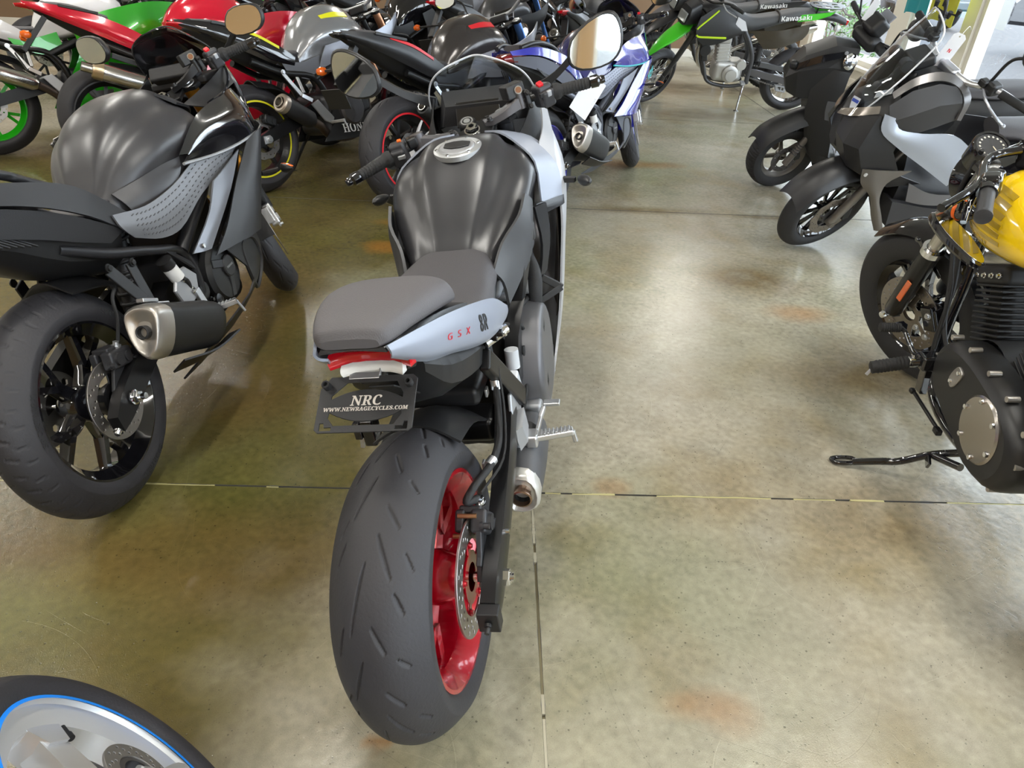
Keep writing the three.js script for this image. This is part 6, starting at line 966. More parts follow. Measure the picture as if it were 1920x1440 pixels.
// ---------- the yellow-tank cruiser ----------
{
  const K = bikeAt('cruiser_motorcycle', 'black cruiser motorcycle with a yellow striped peanut tank', 'motorcycle', 1.49, -1.081, 4.4, 4.5);
  const B = (n, g, mt, p, l) => K.add(n, g, mt, p, l);
  const yellow = mat([0.90, 0.60, 0.008], 0.12, 0, { clearcoat: 1, clearcoatRoughness: 0.03 }), tan = mat([0.50, 0.33, 0.02], 0.22, 0, { clearcoat: 1, clearcoatRoughness: 0.05 });
  const blk = mat([0.008, 0.008, 0.009], 0.4), wrk = mat([0.018, 0.018, 0.019], 0.55);
  const WB = 1.37, R = 0.318;
  wheel(K, 'rear_wheel', { cx: 0, R: 0.315, w: 0.15, rimR: 0.21, rimW: 0.11, rim: m.gloss, spokes: 9, twin: 0.018, sw: [0.026, 0.014], ns: 72 });
  for (const s of [1, -1]) { B('swingarm', bar([-0.04, 0.31, s * 0.11], [0.42, 0.38, s * 0.11], 0.045, 0.03), blk); B('rear_shock', [cyl([0.06, 0.36, s * 0.135], [0.16, 0.62, s * 0.135], 0.014), ...Array.from({ length: 8 }, (_, i) => { const c = new THREE.TorusGeometry(0.026, 0.005, 6, 14); c.rotateX(Math.PI / 2); c.translate(0.075 + i * 0.0095, 0.40 + i * 0.025, s * 0.135); return c; })], blk); }
  B('rear_fender', sheet([-1, -0.6, 0, 0.6, 1].map((t) => [-1.2, -0.5, 0.2, 0.8].map((a) => [-Math.sin(-a) * -0.36, 0.31 + Math.cos(a) * (0.36 - 0.03 * t * t), t * 0.085])), { t: 0.004 }), m.gloss);
  B('solo_seat', loftSym([[[0.10, 0.73, 0], [0.10, 0.725, 0.08], [0.10, 0.70, 0.11], [0.10, 0.68, 0]], [[0.25, 0.715, 0], [0.25, 0.71, 0.11], [0.25, 0.68, 0.15], [0.25, 0.66, 0]], [[0.45, 0.73, 0], [0.45, 0.725, 0.07], [0.45, 0.69, 0.10], [0.45, 0.66, 0]], [[0.58, 0.78, 0], [0.58, 0.775, 0.04], [0.58, 0.74, 0.06], [0.58, 0.70, 0]]], { nu: 4, nv: 3 }), m.seat);
  for (const s of [1, -1]) B('frame_tube', [tube([[0.10, 0.66, s * 0.08], [0.40, 0.60, s * 0.09], [0.45, 0.30, s * 0.11], [0.60, 0.18, s * 0.11], [0.98, 0.20, s * 0.10], [1.08, 0.55, s * 0.05], [1.10, 0.82, s * 0.02]], 0.016), tube([[0.40, 0.66, s * 0.04], [0.80, 0.74, s * 0.03], [1.10, 0.88, s * 0.02]], 0.018)], m.gloss);
  B('oil_tank', rbox(0.22, 0.24, 0.06, 0.03, [0.30, 0.52, -0.13]), blk);
  // engine: V-twin with finned cylinders
  const en = K.grp('engine');
  B('crankcase', [rbox(0.46, 0.22, 0.20, 0.06, [0.68, 0.34, 0]), turn([[-0.1, 0.13], [0.1, 0.13]], [0.72, 0.38, 0], [0, 0, 1], 28)], wrk, en);
  for (const [ang, x] of [[-0.39, 0.82], [0.39, 0.60]]) {
    const c = Math.cos(ang), s = Math.sin(ang), P = (d, o = 0) => [x - s * d + c * o, 0.44 + c * d + s * o, 0];
    for (let i = 0; i < 11; i++) B('cooling_fin', rbox(0.155 - Math.abs(i - 4) * 0.002, 0.0075, 0.165, 0.003, P(0.03 + i * 0.0165), [0, 0, ang]), wrk, en);
    B('cylinder', [rbox(0.11, 0.2, 0.12, 0.03, P(0.11), [0, 0, ang])], wrk, en);
    B('cylinder_head', [rbox(0.17, 0.06, 0.17, 0.02, P(0.225), [0, 0, ang])], wrk, en);
    B('rocker_cover', [rbox(0.17, 0.055, 0.15, 0.025, P(0.275), [0, 0, ang]), rbox(0.12, 0.03, 0.11, 0.014, P(0.31), [0, 0, ang])], mat([0.55, 0.54, 0.52], 0.22, 0.9), en);
    for (let i = 0; i < 4; i++) B('head_bolt', bolt([P(0.225, -0.06 + i * 0.04)[0], P(0.225, -0.06 + i * 0.04)[1], -0.086], [0, 0, -1], 0.007, 0.010), m.chrome, en);
  }
  // primary case on the left-hand side
  const pr = K.grp('primary_case');
  B('case', loft([[-0.10, 1.0], [-0.16, 1.0], [-0.185, 0.96], [-0.20, 0.86]].map(([z, k]) => [[0.33, 0.33], [0.38, 0.24], [0.50, 0.215], [0.62, 0.25], [0.74, 0.285], [0.84, 0.33], [0.86, 0.41], [0.80, 0.48], [0.70, 0.50], [0.56, 0.49], [0.42, 0.46], [0.35, 0.41]].map(([x, y]) => [0.60 + (x - 0.60) * k, 0.36 + (y - 0.36) * k, z])), { nu: 2, nv: 3 }), mat([0.014, 0.014, 0.015], 0.45), pr);
  B('derby_cover', turn([[0, 0.098], [0.006, 0.098], [0.011, 0.092], [0.013, 0.05], [0.013, 0]], [0.50, 0.362, -0.196], [0, 0, -1], 40), mat([0.44, 0.41, 0.38], 0.26, 0.95), pr, 'polished round cover');
  for (let i = 0; i < 6; i++) { const a = i * 1.047 + 0.3; B('cover_screw', turn([[0, 0.008], [0.005, 0.0075], [0.003, 0.004], [0.003, 0]], [0.50 + 0.083 * Math.cos(a), 0.362 + 0.083 * Math.sin(a), -0.208], [0, 0, -1], 12), m.chrome, pr); }
  B('inspection_cover', [prism(spline([[0.655, 0.445, 0], [0.685, 0.455, 0], [0.715, 0.395, 0], [0.69, 0.38, 0]], 5, true).map((p) => [p.x, p.y]), -0.206, -0.198, 0.002)], mat([0.40, 0.38, 0.36], 0.4, 0.8), pr);
  for (const p of [[0.672, 0.44], [0.70, 0.397]]) B('cover_screw', turn([[0, 0.008], [0.004, 0.007], [0.002, 0.004], [0.002, 0]], [...p, -0.2055], [0, 0, -1], 12), m.chrome, pr);
  for (const [x, y] of [[0.36, 0.45], [0.47, 0.485], [0.58, 0.497], [0.70, 0.503], [0.81, 0.485], [0.865, 0.39], [0.40, 0.235], [0.34, 0.36], [0.62, 0.24]]) B('case_bolt', [cyl([x, y, -0.15], [x, y, -0.182], 0.0085, 0.0085, 12)], mat([0.55, 0.52, 0.48], 0.35, 0.8), pr);
  // mid controls, shift linkage
  const fc = K.grp('foot_control');
  B('peg_mount', [rbox(0.06, 0.05, 0.08, 0.01, [0.86, 0.37, -0.19]), cyl([0.86, 0.37, -0.21], [0.868, 0.362, -0.245], 0.016), bar([0.86, 0.365, -0.20], [0.85, 0.26, -0.20], 0.04, 0.022, [1, 0, 0])], m.gloss, fc);
  B('peg_clevis', [rbox(0.026, 0.03, 0.03, 0.005, [0.868, 0.362, -0.245]), ...bolt([0.868, 0.378, -0.245], [0, 1, 0], 0.007, 0.01)], m.chrome, fc);
  B('foot_peg', turn([[0, 0.012], [0.004, 0.021], ...Array.from({ length: 9 }, (_, i) => [[0.010 + i * 0.0105, 0.0225], [0.016 + i * 0.0105, 0.020]]).flat(), [0.112, 0.021], [0.116, 0.014], [0.117, 0]], [0.868, 0.36, -0.255], [0.02, -0.22, -1], 18), m.rubber, fc);
  B('peg_feeler', cyl([0.868, 0.333, -0.362], [0.868, 0.310, -0.375], 0.005), m.alu, fc);
  B('shift_lever', [tube([[0.86, 0.37, -0.22], [0.90, 0.38, -0.235], [0.965, 0.42, -0.25], [0.985, 0.424, -0.255]], 0.008)], m.gloss, fc);
  B('shift_peg', turn([[0, 0.010], [0.002, 0.0155], ...Array.from({ length: 8 }, (_, i) => [[0.006 + i * 0.007, 0.0165], [0.010 + i * 0.007, 0.0145]]).flat(), [0.066, 0.0155], [0.068, 0.008], [0.069, 0]], [0.985, 0.424, -0.255], [0, 0, -1], 16), m.rubber, fc);
  B('shift_rod', [cyl([0.845, 0.265, -0.225], [0.66, 0.24, -0.21], 0.006), rbox(0.022, 0.016, 0.016, 0.005, [0.845, 0.266, -0.228]), rbox(0.03, 0.02, 0.02, 0.005, [0.66, 0.24, -0.214])], m.frame, fc);
  const js = K.grp('side_stand');
  B('stand_bar', tube([[0.62, 0.19, -0.13], [0.66, 0.15, -0.20], [0.70, 0.085, -0.28], [0.715, 0.072, -0.32], [0.735, 0.050, -0.40]], 0.012), m.gloss, js);
  B('stand_foot', tube([[0.733, 0.050, -0.39], [0.738, 0.044, -0.455], [0.757, 0.044, -0.46], [0.753, 0.050, -0.395]], 0.0075, { closed: true, rad: 8 }), m.gloss, js);
  B('stand_spring', [cyl([0.65, 0.15, -0.20], [0.56, 0.18, -0.17], 0.012), bar([0.66, 0.14, -0.215], [0.63, 0.125, -0.22], 0.03, 0.01)], m.gloss, js);
  // tank with striped sides and cast badges
  const TS = [[0.56, 0.775, 0.770, 0.03, 0.03], [0.60, 0.86, 0.765, 0.062, 0.075], [0.70, 0.905, 0.750, 0.090, 0.125], [0.82, 0.932, 0.738, 0.105, 0.148], [0.94, 0.945, 0.735, 0.108, 0.150], [1.02, 0.935, 0.748, 0.098, 0.132], [1.065, 0.90, 0.775, 0.075, 0.095], [1.075, 0.85, 0.80, 0.04, 0.05]];
  B('fuel_tank', loftSym(TS.map(([x, t, b, wt, wb]) => [[x, t, 0], [x, t - 0.004, wt * 0.5], [x, lerp(t, b, 0.16), wt], [x, lerp(t, b, 0.50), wb * 0.985], [x, lerp(t, b, 0.80), wb], [x, b, wb * 0.8], [x, b, 0]]), { nu: 5, nv: 4 }), yellow);
  B('fuel_cap', turn([[-0.01, 0.036], [0.012, 0.036], [0.016, 0.032], [0.016, 0]], [0.90, 0.945, 0.03], [0, 1, 0], 26), m.chrome);
  const skin = skinOf(TS.map(([x, t, b, wt, wb]) => [[x, t, 0], [x, t - 0.004, wt * 0.5], [x, lerp(t, b, 0.16), wt], [x, lerp(t, b, 0.50), wb * 0.985], [x, lerp(t, b, 0.80), wb], [x, b, wb * 0.8], [x, b, 0]]));
  for (const s of [1, -1]) {
    const side = (g) => (s > 0 ? g : flip(g));
    for (let i = 0; i < 6; i++) { const w0 = 0.335 + i * 0.058, w1 = w0 + 0.037, u1 = 0.865 - 0.012 * Math.abs(i - 2), u0 = 0.47 - i * 0.012, row = (w) => Array.from({ length: 14 }, (_, j) => skin(lerp(u0, u1, j / 13), w, 0.0012)); K.add('tank_stripe', side(sheet([row(w0), row(lerp(w0, w1, 0.33)), row(lerp(w0, w1, 0.66)), row(w1)], { t: 0.0012, nu: 1, nv: 1, linV: true, linU: true })), tan); }
    const badge = [[0.0, 0.052], [0.012, 0.045], [0.018, 0.055], [0.032, 0.05], [0.030, 0.020], [0.062, 0.020], [0.062, -0.020], [0.030, -0.020], [0.026, -0.04], [0.0, -0.058], [-0.026, -0.04], [-0.030, -0.020], [-0.062, -0.020], [-0.062, 0.020], [-0.030, 0.020], [-0.032, 0.05], [-0.018, 0.055], [-0.012, 0.045]];
    const bp = v3(skin(0.74, 0.475, 0.001)), bu = v3(skin(0.78, 0.475)).sub(v3(skin(0.70, 0.475))), bv = v3(skin(0.74, 0.42)).sub(v3(skin(0.74, 0.53)));
    const ax = bu.clone().normalize().multiplyScalar(0.80).addScaledVector(bv.clone().normalize(), 0.6), ay = bv.clone().normalize().multiplyScalar(0.8).addScaledVector(bu.clone().normalize(), -0.6), bg = K.grp('tank_badge'), on = (g) => side(lay(g, bp, ax, ay));
    B('badge_shield', on(prism(badge.map(([x, y]) => [x * 0.82, y * 0.82]), 0, 0.007, 0.0015)), mat([0.06, 0.055, 0.05], 0.55, 0.3), bg, 'dark cast bar-and-shield badge');
    for (const y of [0.0135, -0.0135]) B('badge_bar', on(rbox(0.100, 0.003, 0.004, 0.001, [0, y, 0.008])), m.gunmetal, bg);
    const ft = words('FORTY-EIGHT', 0.0135, { font: 'sans_bold', sx: 1.3 });
    B('lettering', side(move(ft, (x, y, z) => skin(0.625 + (s > 0 ? x : -x) / 0.52, 0.705 - y / 0.33, 0.0012 + z))), tan, K.root, 'tan letters FORTY-EIGHT');
  }
  // bars, fork and front wheel turned to the left
  K.m = steerM(WB, 0.16, 28, 26);
  const fe = K.grp('front_end'), c = Math.cos(rad(28)), sn = Math.sin(rad(28)), along = (d, o = 0) => [1.03 + sn * d + c * o, 0.94 - c * d + sn * o];
  for (const s of [1, -1]) {
    B('fork_tube', [cyl([...along(-0.02, 0.05), s * 0.115], [...along(0.42, 0.05), s * 0.115], 0.0245, 0.0245, 24)], m.steel, fe);
    B('fork_boot', turn([[0, 0.0285], [0.004, 0.031], [0.075, 0.031], [0.079, 0.0285]], [...along(0.175, 0.05), s * 0.115], [sn, -c, 0], 24), m.matte, fe);
    B('fork_collar', turn([[0, 0.026], [0.002, 0.038], [0.026, 0.038], [0.032, 0.033]], [...along(0.355, 0.05), s * 0.115], [sn, -c, 0], 28), m.chrome, fe);
    B('fork_slider', [turn([[0.0, 0.0335], [0.20, 0.0345], [0.33, 0.033], [0.345, 0.026]], [...along(0.38, 0.05), s * 0.115], [sn, -c, 0], 24)], mat([0.010, 0.010, 0.011], 0.3), fe);
    B('fork_reflector', lay(rbox(0.022, 0.105, 0.006, 0.003), [...along(0.56, 0.035), s * 0.152], [c, sn, 0], [-sn, c, 0]), m.amber, fe);
    B('axle_cap', turn([[0, 0.014], [0.014, 0.016], [0.024, 0.012], [0.026, 0]], [...along(0.722, 0.05), s * 0.142], [0, 0, s], 16), m.chrome, fe);
  }
  B('top_clamp', prism([[-0.15, 0.03], [-0.15, 0.075], [-0.05, 0.09], [0.05, 0.09], [0.15, 0.075], [0.15, 0.03], [0.05, -0.03], [-0.05, -0.03]], -0.012, 0.012, 0.004).applyMatrix4(new THREE.Matrix4().makeBasis(new THREE.Vector3(0, 0, 1), new THREE.Vector3(c, sn, 0), new THREE.Vector3(-sn, c, 0)).setPosition(1.03, 0.94, 0)), m.gloss, fe);
  B('lower_clamp', prism([[-0.15, 0.03], [-0.15, 0.085], [0.15, 0.085], [0.15, 0.03], [0.05, -0.03], [-0.05, -0.03]], -0.02, 0.02, 0.005).applyMatrix4(new THREE.Matrix4().makeBasis(new THREE.Vector3(0, 0, 1), new THREE.Vector3(c, sn, 0), new THREE.Vector3(-sn, c, 0)).setPosition(1.03 + sn * 0.16, 0.94 - c * 0.16, 0)), m.gloss, fe);
  const hb = K.grp('handlebar');
  B('bar_tube', tube([[0.925, 0.985, -0.42], [0.960, 0.99, -0.27], [1.065, 1.0, -0.12], [1.015, 1.005, 0], [1.065, 1.0, 0.12], [0.960, 0.99, 0.27], [0.925, 0.985, 0.42]], 0.0125), m.gloss, hb);
  B('bar_riser', [rbox(0.05, 0.07, 0.11, 0.012, [1.025, 0.985, 0]), ...[-1, 1].flatMap((s) => [...bolt([1.010, 1.022, s * 0.035], [0, 1, 0], 0.010, 0.008), ...bolt([1.040, 1.022, s * 0.035], [0, 1, 0], 0.010, 0.008)])], m.gloss, hb);
  for (const s of [1, -1]) {
    B('grip', turn([[0, 0.0165], [0.004, 0.020], [0.115, 0.0195], [0.120, 0.022], [0.130, 0.022], [0.132, 0.018], [0.132, 0]], [0.925, 0.979, s * 0.272], [-0.88, -0.13, s], 22), mat([0.03, 0.03, 0.033], 0.55), hb);
    B('switch_box', [rbox(0.055, 0.06, 0.055, 0.016, [0.95, 0.985, s * 0.235], [0, s * -0.7, 0]), cyl([0.94, 0.981, s * 0.255], [0.92, 0.978, s * 0.278], 0.026)], m.gloss, hb);
    B('lever', [rbox(0.05, 0.03, 0.05, 0.01, [0.99, 0.985, s * 0.19]), tube([[1.01, 0.985, s * 0.19], [0.985, 0.97, s * 0.28], [0.92, 0.955, s * 0.365], [0.905, 0.955, s * 0.38]], 0.0085, { r1: 0.007 })], m.gloss, hb);
    const tsg = K.grp('turn_signal');
    B('signal_body', turn([[0, 0], [0, 0.028], [-0.03, 0.026], [-0.055, 0.012], [-0.056, 0]], [1.060, 0.87, s * 0.215], [1, 0, 0], 22), m.gloss, tsg);
    B('signal_lens', turn([[0, 0.0285], [0.006, 0.0285], [0.012, 0.018], [0.013, 0]], [1.060, 0.87, s * 0.215], [1, 0, 0], 22), m.amber, tsg);
    B('signal_ring', turn([[-0.006, 0.028], [-0.004, 0.031], [0.003, 0.031], [0.004, 0.028]], [1.060, 0.87, s * 0.215], [1, 0, 0], 22), m.orange, tsg);
  }
  const sp = K.grp('speedometer'), sd = new THREE.Vector3(-0.62, 0.78, 0).normalize();
  B('gauge_cup', turn([[-0.09, 0.02], [-0.07, 0.05], [-0.02, 0.055], [0.0, 0.057], [0.004, 0.055], [0.004, 0.048], [0, 0.047]], [1.150, 0.985, -0.03], sd, 34), m.gloss, sp);
  B('gauge_face', turn([[0, 0.048], [0.0005, 0.0]], [1.150, 0.985, -0.03], sd, 32, 0), m.matte, sp);
  const sx = new THREE.Vector3(0, 0, 1), sy = new THREE.Vector3(0.78, 0.62, 0);
  for (let i = 0; i < 13; i++) { const a = -0.6 + i * 0.365; B('gauge_mark', lay(rbox(0.005, 0.006, 0.001, 0.0003, [Math.cos(a) * 0.036, Math.sin(a) * 0.036, 0.001]), [1.150, 0.985, -0.03], sx, sy), mat([0.7, 0.68, 0.6], 0.5), sp); }
  B('gauge_needle', lay(rbox(0.003, 0.026, 0.001, 0.0003, [0.002, -0.014, 0.002]), [1.150, 0.985, -0.03], sx, sy), mat([0.7, 0.6, 0.45], 0.5), sp);
  B('headlight', turn([[-0.12, 0.02], [-0.10, 0.06], [-0.03, 0.083], [0.0, 0.085], [0.006, 0.08], [0.012, 0.07], [0.02, 0]], [1.240, 0.86, 0], [1, -0.05, 0], 32), m.gloss, fe);
  const fw = wheel(K, 'front_wheel', { cx: WB, R, w: 0.138, rimR: 0.208, rimW: 0.10, rim: m.gloss, spokes: 9, twin: 0.018, sw: [0.024, 0.014], st: 0.024, hubR: 0.045, ns: 90, squareness: 1, crown: 0.34, phase: 0.2 });
  B('brake_disc', discGeo(WB, R, 0.096, 0.146, -0.078, 0.005, 48, 0.004), mat([0.30, 0.27, 0.24], 0.38, 0.9), fw);
  B('disc_carrier', [turn([[-0.066, 0.03], [-0.078, 0.05], [-0.08, 0.05], [-0.08, 0.03]], [WB, R, 0], [0, 0, 1], 20), ...Array.from({ length: 7 }, (_, i) => { const a = i * 0.8976; return [bar([WB + 0.045 * Math.cos(a), R + 0.045 * Math.sin(a), -0.078], [WB + 0.102 * Math.cos(a + 0.2), R + 0.102 * Math.sin(a + 0.2), -0.078], 0.022, 0.005, [-Math.sin(a), Math.cos(a), 0]), ...bolt([WB + 0.10 * Math.cos(a + 0.2), R + 0.10 * Math.sin(a + 0.2), -0.081], [0, 0, -1], 0.010, 0.005)]; })], mat([0.30, 0.27, 0.24], 0.38, 0.9), fw);
  const cal = K.grp('front_caliper'); caliper(K, cal, WB - 0.115, R + 0.035, -0.078, 1.3, m.gloss, 1.05);
  for (const p of [[-0.09, 0.0], [-0.14, 0.07], [-0.135, -0.02]]) B('caliper_bolt', bolt([WB + p[0], R + p[1], -0.128], [0, 0, -1], 0.010, 0.01), m.alu, cal);
  B('front_fender', sheet([-1, -0.6, 0, 0.6, 1].map((t) => [-0.62, -0.2, 0.25, 0.7, 1.05].map((a) => [WB - Math.sin(a) * 0.345, R + Math.cos(a) * (0.345 - 0.035 * t * t), t * 0.076])), { t: 0.005 }), m.gloss, fe);
  for (const s of [1, -1]) B('fender_strut', [bar([WB - 0.02, R + 0.315, s * 0.08], [WB - 0.14, R + 0.21, s * 0.092], 0.02, 0.006), ...bolt([WB - 0.02, R + 0.315, s * 0.084], [0, 0, s], 0.008, 0.006)], m.gloss, fe);
  K.m = null;
  // round-ended mirrors slung under the bar, the left one showing the tank
  const P = K.root.matrixWorld; K.root.updateMatrixWorld();
  const camL = K.root.worldToLocal(new THREE.Vector3(0, 1.455, 0)), MC = new THREE.Vector3(0.76, 0.825, -0.28), TL = new THREE.Vector3(0.90, 0.84, -0.15);
  const n = camL.clone().sub(MC).normalize().add(TL.clone().sub(MC).normalize()).normalize(), up = new THREE.Vector3(0.15, 1, 0.35), xx = up.clone().cross(n).normalize(), yy = n.clone().cross(xx);
  const drop = Array.from({ length: 20 }, (_, i) => { const a = i / 20 * 2 * Math.PI; return [0.072 * Math.cos(a) * (1 + 0.12 * Math.sin(a)), 0.098 * Math.sin(a)]; });
  const mg = K.grp('mirror');
  B('mirror_shell', put(prism(drop.map(([a, b]) => [a * 1.09, b * 1.05]), -0.022, 0.0, 0.006), [0, 0, 0]).applyMatrix4(new THREE.Matrix4().makeBasis(xx, yy, n).setPosition(MC)), m.gloss, mg);
  B('mirror_glass', prism(drop, 0.0005, 0.002, 0.0004).applyMatrix4(new THREE.Matrix4().makeBasis(xx, yy, n).setPosition(MC)), m.mirror, mg);
  B('mirror_stem', tube([[0.88, 0.945, -0.20], [0.83, 0.90, -0.245], [0.775, 0.86, -0.275]], 0.008), m.gloss, mg);
  B('cables', [tube([[1.10, 0.97, -0.12], [1.16, 0.80, -0.12], [1.10, 0.60, -0.10], [0.98, 0.42, -0.12], [0.90, 0.36, -0.12]], 0.007), tube([[1.08, 0.98, 0.10], [1.15, 0.78, 0.02], [1.06, 0.66, -0.06], [0.96, 0.62, -0.09]], 0.006), tube([[1.12, 0.95, -0.06], [1.13, 0.75, -0.09], [1.05, 0.55, -0.10], [1.02, 0.30, -0.11], [0.92, 0.20, -0.11]], 0.008), tube([[1.09, 0.95, -0.10], [1.08, 0.7, -0.13], [1.0, 0.55, -0.13], [0.98, 0.35, -0.13]], 0.005)], m.rubber);
}
// ---------- scooters along the window ----------
{
  const K = bikeAt('adventure_scooter', 'matte black and silver adventure scooter with a tall clear screen', 'scooter', 2.97, -3.79, -87, 12.5);
  const B = (n, g, mt, p, l) => K.add(n, g, mt, p, l);
  const blk = mat([0.014, 0.014, 0.016], 0.42), sil = mat([0.36, 0.39, 0.45], 0.30, 0.5), bronze = mat([0.15, 0.135, 0.12], 0.32, 0.75), dk = mat([0.030, 0.030, 0.033], 0.5);
  wheel(K, 'rear_wheel', { cx: 0, R: 0.27, w: 0.13, rimR: 0.17, rimW: 0.1, rim: m.satin, spokes: 8, twin: 0, ns: 64 });
  B('swing_unit', [rbox(0.55, 0.16, 0.12, 0.05, [0.18, 0.30, -0.12]), rbox(0.3, 0.14, 0.2, 0.04, [0.42, 0.30, 0])], m.grey);
  B('floor_tunnel', loftSym([[[0.20, 0.60, 0], [0.20, 0.58, 0.14], [0.20, 0.40, 0.16], [0.20, 0.32, 0]], [[0.50, 0.62, 0], [0.50, 0.58, 0.12], [0.50, 0.40, 0.18], [0.50, 0.24, 0]], [[0.85, 0.66, 0], [0.85, 0.60, 0.10], [0.85, 0.40, 0.18], [0.85, 0.22, 0]], [[1.06, 0.72, 0], [1.06, 0.66, 0.12], [1.06, 0.42, 0.18], [1.06, 0.26, 0]]], { nu: 4, nv: 3 }), blk);
  B('saddle', loftSym([[[-0.15, 0.90, 0], [-0.15, 0.89, 0.08], [-0.15, 0.86, 0.12], [-0.15, 0.80, 0]], [[0.10, 0.88, 0], [0.10, 0.87, 0.11], [0.10, 0.84, 0.16], [0.10, 0.78, 0]], [[0.38, 0.80, 0], [0.38, 0.79, 0.10], [0.38, 0.76, 0.15], [0.38, 0.70, 0]], [[0.66, 0.79, 0], [0.66, 0.785, 0.05], [0.66, 0.75, 0.09], [0.66, 0.70, 0]]], { nu: 4, nv: 3 }), m.seat);
  for (const s of [1, -1]) {
    B('tail_panel', sheet([[[-0.25, 0.86, s * 0.10], [0.05, 0.80, s * 0.17], [0.40, 0.72, s * 0.18], [0.72, 0.74, s * 0.17]], [[-0.22, 0.78, s * 0.10], [0.05, 0.68, s * 0.18], [0.40, 0.60, s * 0.19], [0.72, 0.62, s * 0.18]], [[-0.15, 0.72, s * 0.09], [0.05, 0.58, s * 0.16], [0.40, 0.50, s * 0.17], [0.70, 0.50, s * 0.17]]], { t: 0.006 }), dk);
    // front apron
    B('front_apron', sheet([[[1.40, 0.80, s * 0.06], [1.36, 0.83, s * 0.14], [1.30, 0.86, s * 0.20], [1.16, 0.86, s * 0.21]], [[1.42, 0.72, s * 0.07], [1.40, 0.70, s * 0.16], [1.34, 0.70, s * 0.215], [1.18, 0.70, s * 0.225]], [[1.38, 0.62, s * 0.06], [1.34, 0.58, s * 0.15], [1.27, 0.56, s * 0.205], [1.10, 0.58, s * 0.22]], [[1.28, 0.55, s * 0.05], [1.22, 0.52, s * 0.13], [1.12, 0.50, s * 0.19], [0.98, 0.54, s * 0.21]]], { t: 0.006, linU: true, linV: true, nu: 2, nv: 2, cr: 22 }), blk);
    B('silver_band', sheet([[[1.285, 0.875, s * 0.212], [1.275, 0.80, s * 0.222], [1.17, 0.725, s * 0.232], [1.02, 0.64, s * 0.235], [0.86, 0.545, s * 0.225]], [[1.245, 0.865, s * 0.218], [1.225, 0.80, s * 0.228], [1.12, 0.76, s * 0.236], [0.98, 0.72, s * 0.236], [0.82, 0.60, s * 0.226]], [[1.22, 0.855, s * 0.21], [1.20, 0.815, s * 0.22], [1.09, 0.80, s * 0.226], [0.94, 0.80, s * 0.222], [0.78, 0.70, s * 0.205]]], { t: 0.006 }), sil);
    B('side_shell', sheet([[[1.27, 0.905, s * 0.19], [1.19, 0.975, s * 0.18], [1.08, 1.01, s * 0.17], [0.99, 1.00, s * 0.17]], [[1.25, 0.84, s * 0.215], [1.17, 0.88, s * 0.222], [1.06, 0.93, s * 0.215], [0.96, 0.94, s * 0.195]], [[1.19, 0.78, s * 0.212], [1.12, 0.79, s * 0.218], [1.03, 0.83, s * 0.21], [0.95, 0.86, s * 0.19]]], { t: 0.006, linU: true, linV: true, nu: 2, nv: 2, cr: 20 }), mat([0.028, 0.027, 0.028], 0.45));
    B('top_rail', sheet([[[1.27, 0.955, s * 0.165], [1.19, 1.02, s * 0.15], [1.08, 1.05, s * 0.14], [0.99, 1.025, s * 0.15], [0.925, 0.96, s * 0.18], [0.93, 0.86, s * 0.195]], [[1.26, 0.935, s * 0.185], [1.185, 0.995, s * 0.178], [1.08, 1.022, s * 0.170], [1.00, 1.00, s * 0.175], [0.955, 0.945, s * 0.195], [0.955, 0.865, s * 0.205]]], { t: 0.010, nu: 2 }), mat([0.17, 0.165, 0.165], 0.3, 0.7));
    B('leg_guard', sheet([[[1.285, 0.60, s * 0.215], [1.27, 0.53, s * 0.222], [1.205, 0.47, s * 0.230], [1.155, 0.36, s * 0.225], [1.10, 0.265, s * 0.215]], [[1.20, 0.605, s * 0.228], [1.215, 0.535, s * 0.236], [1.18, 0.465, s * 0.242], [1.13, 0.36, s * 0.237], [1.08, 0.268, s * 0.225]], [[1.055, 0.610, s * 0.224], [1.150, 0.540, s * 0.232], [1.155, 0.46, s * 0.236], [1.105, 0.36, s * 0.230], [1.06, 0.272, s * 0.22]]], { t: 0.008, nu: 3 }), bronze);
    B('guard_screw', bolt([1.262, 0.575, s * 0.226], [0, 0, s], 0.008, 0.004), m.alu);
    B('footboard', [loft([[[1.08, 0.42, s * 0.10], [1.08, 0.44, s * 0.23], [1.06, 0.30, s * 0.23], [1.06, 0.28, s * 0.10]], [[0.80, 0.40, s * 0.14], [0.80, 0.42, s * 0.245], [0.80, 0.28, s * 0.235], [0.80, 0.26, s * 0.14]], [[0.45, 0.42, s * 0.15], [0.45, 0.44, s * 0.24], [0.45, 0.32, s * 0.23], [0.45, 0.30, s * 0.14]]], { nu: 2, nv: 1, linV: true, cr: 30 })], dk);
    B('step_panel', sheet([[[1.04, 0.545, s * 0.224], [0.92, 0.50, s * 0.230], [0.76, 0.50, s * 0.222]], [[1.02, 0.45, s * 0.232], [0.92, 0.44, s * 0.238], [0.76, 0.45, s * 0.23]]], { t: 0.005 }), mat([0.11, 0.105, 0.105], 0.45, 0.4));
    B('nose_lamp', sheet([[[1.415, 0.815, s * 0.03], [1.38, 0.85, s * 0.10], [1.30, 0.895, s * 0.175]], [[1.43, 0.79, s * 0.03], [1.39, 0.815, s * 0.115], [1.30, 0.865, s * 0.19]]], { t: 0.006 }), mat([0.22, 0.20, 0.18], 0.12, 0.5, { clearcoat: 1 }));
    B('running_light', sheet([[[1.31, 0.93, s * 0.10], [1.26, 0.965, s * 0.14]], [[1.32, 0.905, s * 0.115], [1.265, 0.945, s * 0.15]]], { t: 0.006, nu: 2, nv: 2 }), mat([0.55, 0.58, 0.62], 0.1, 0.4));
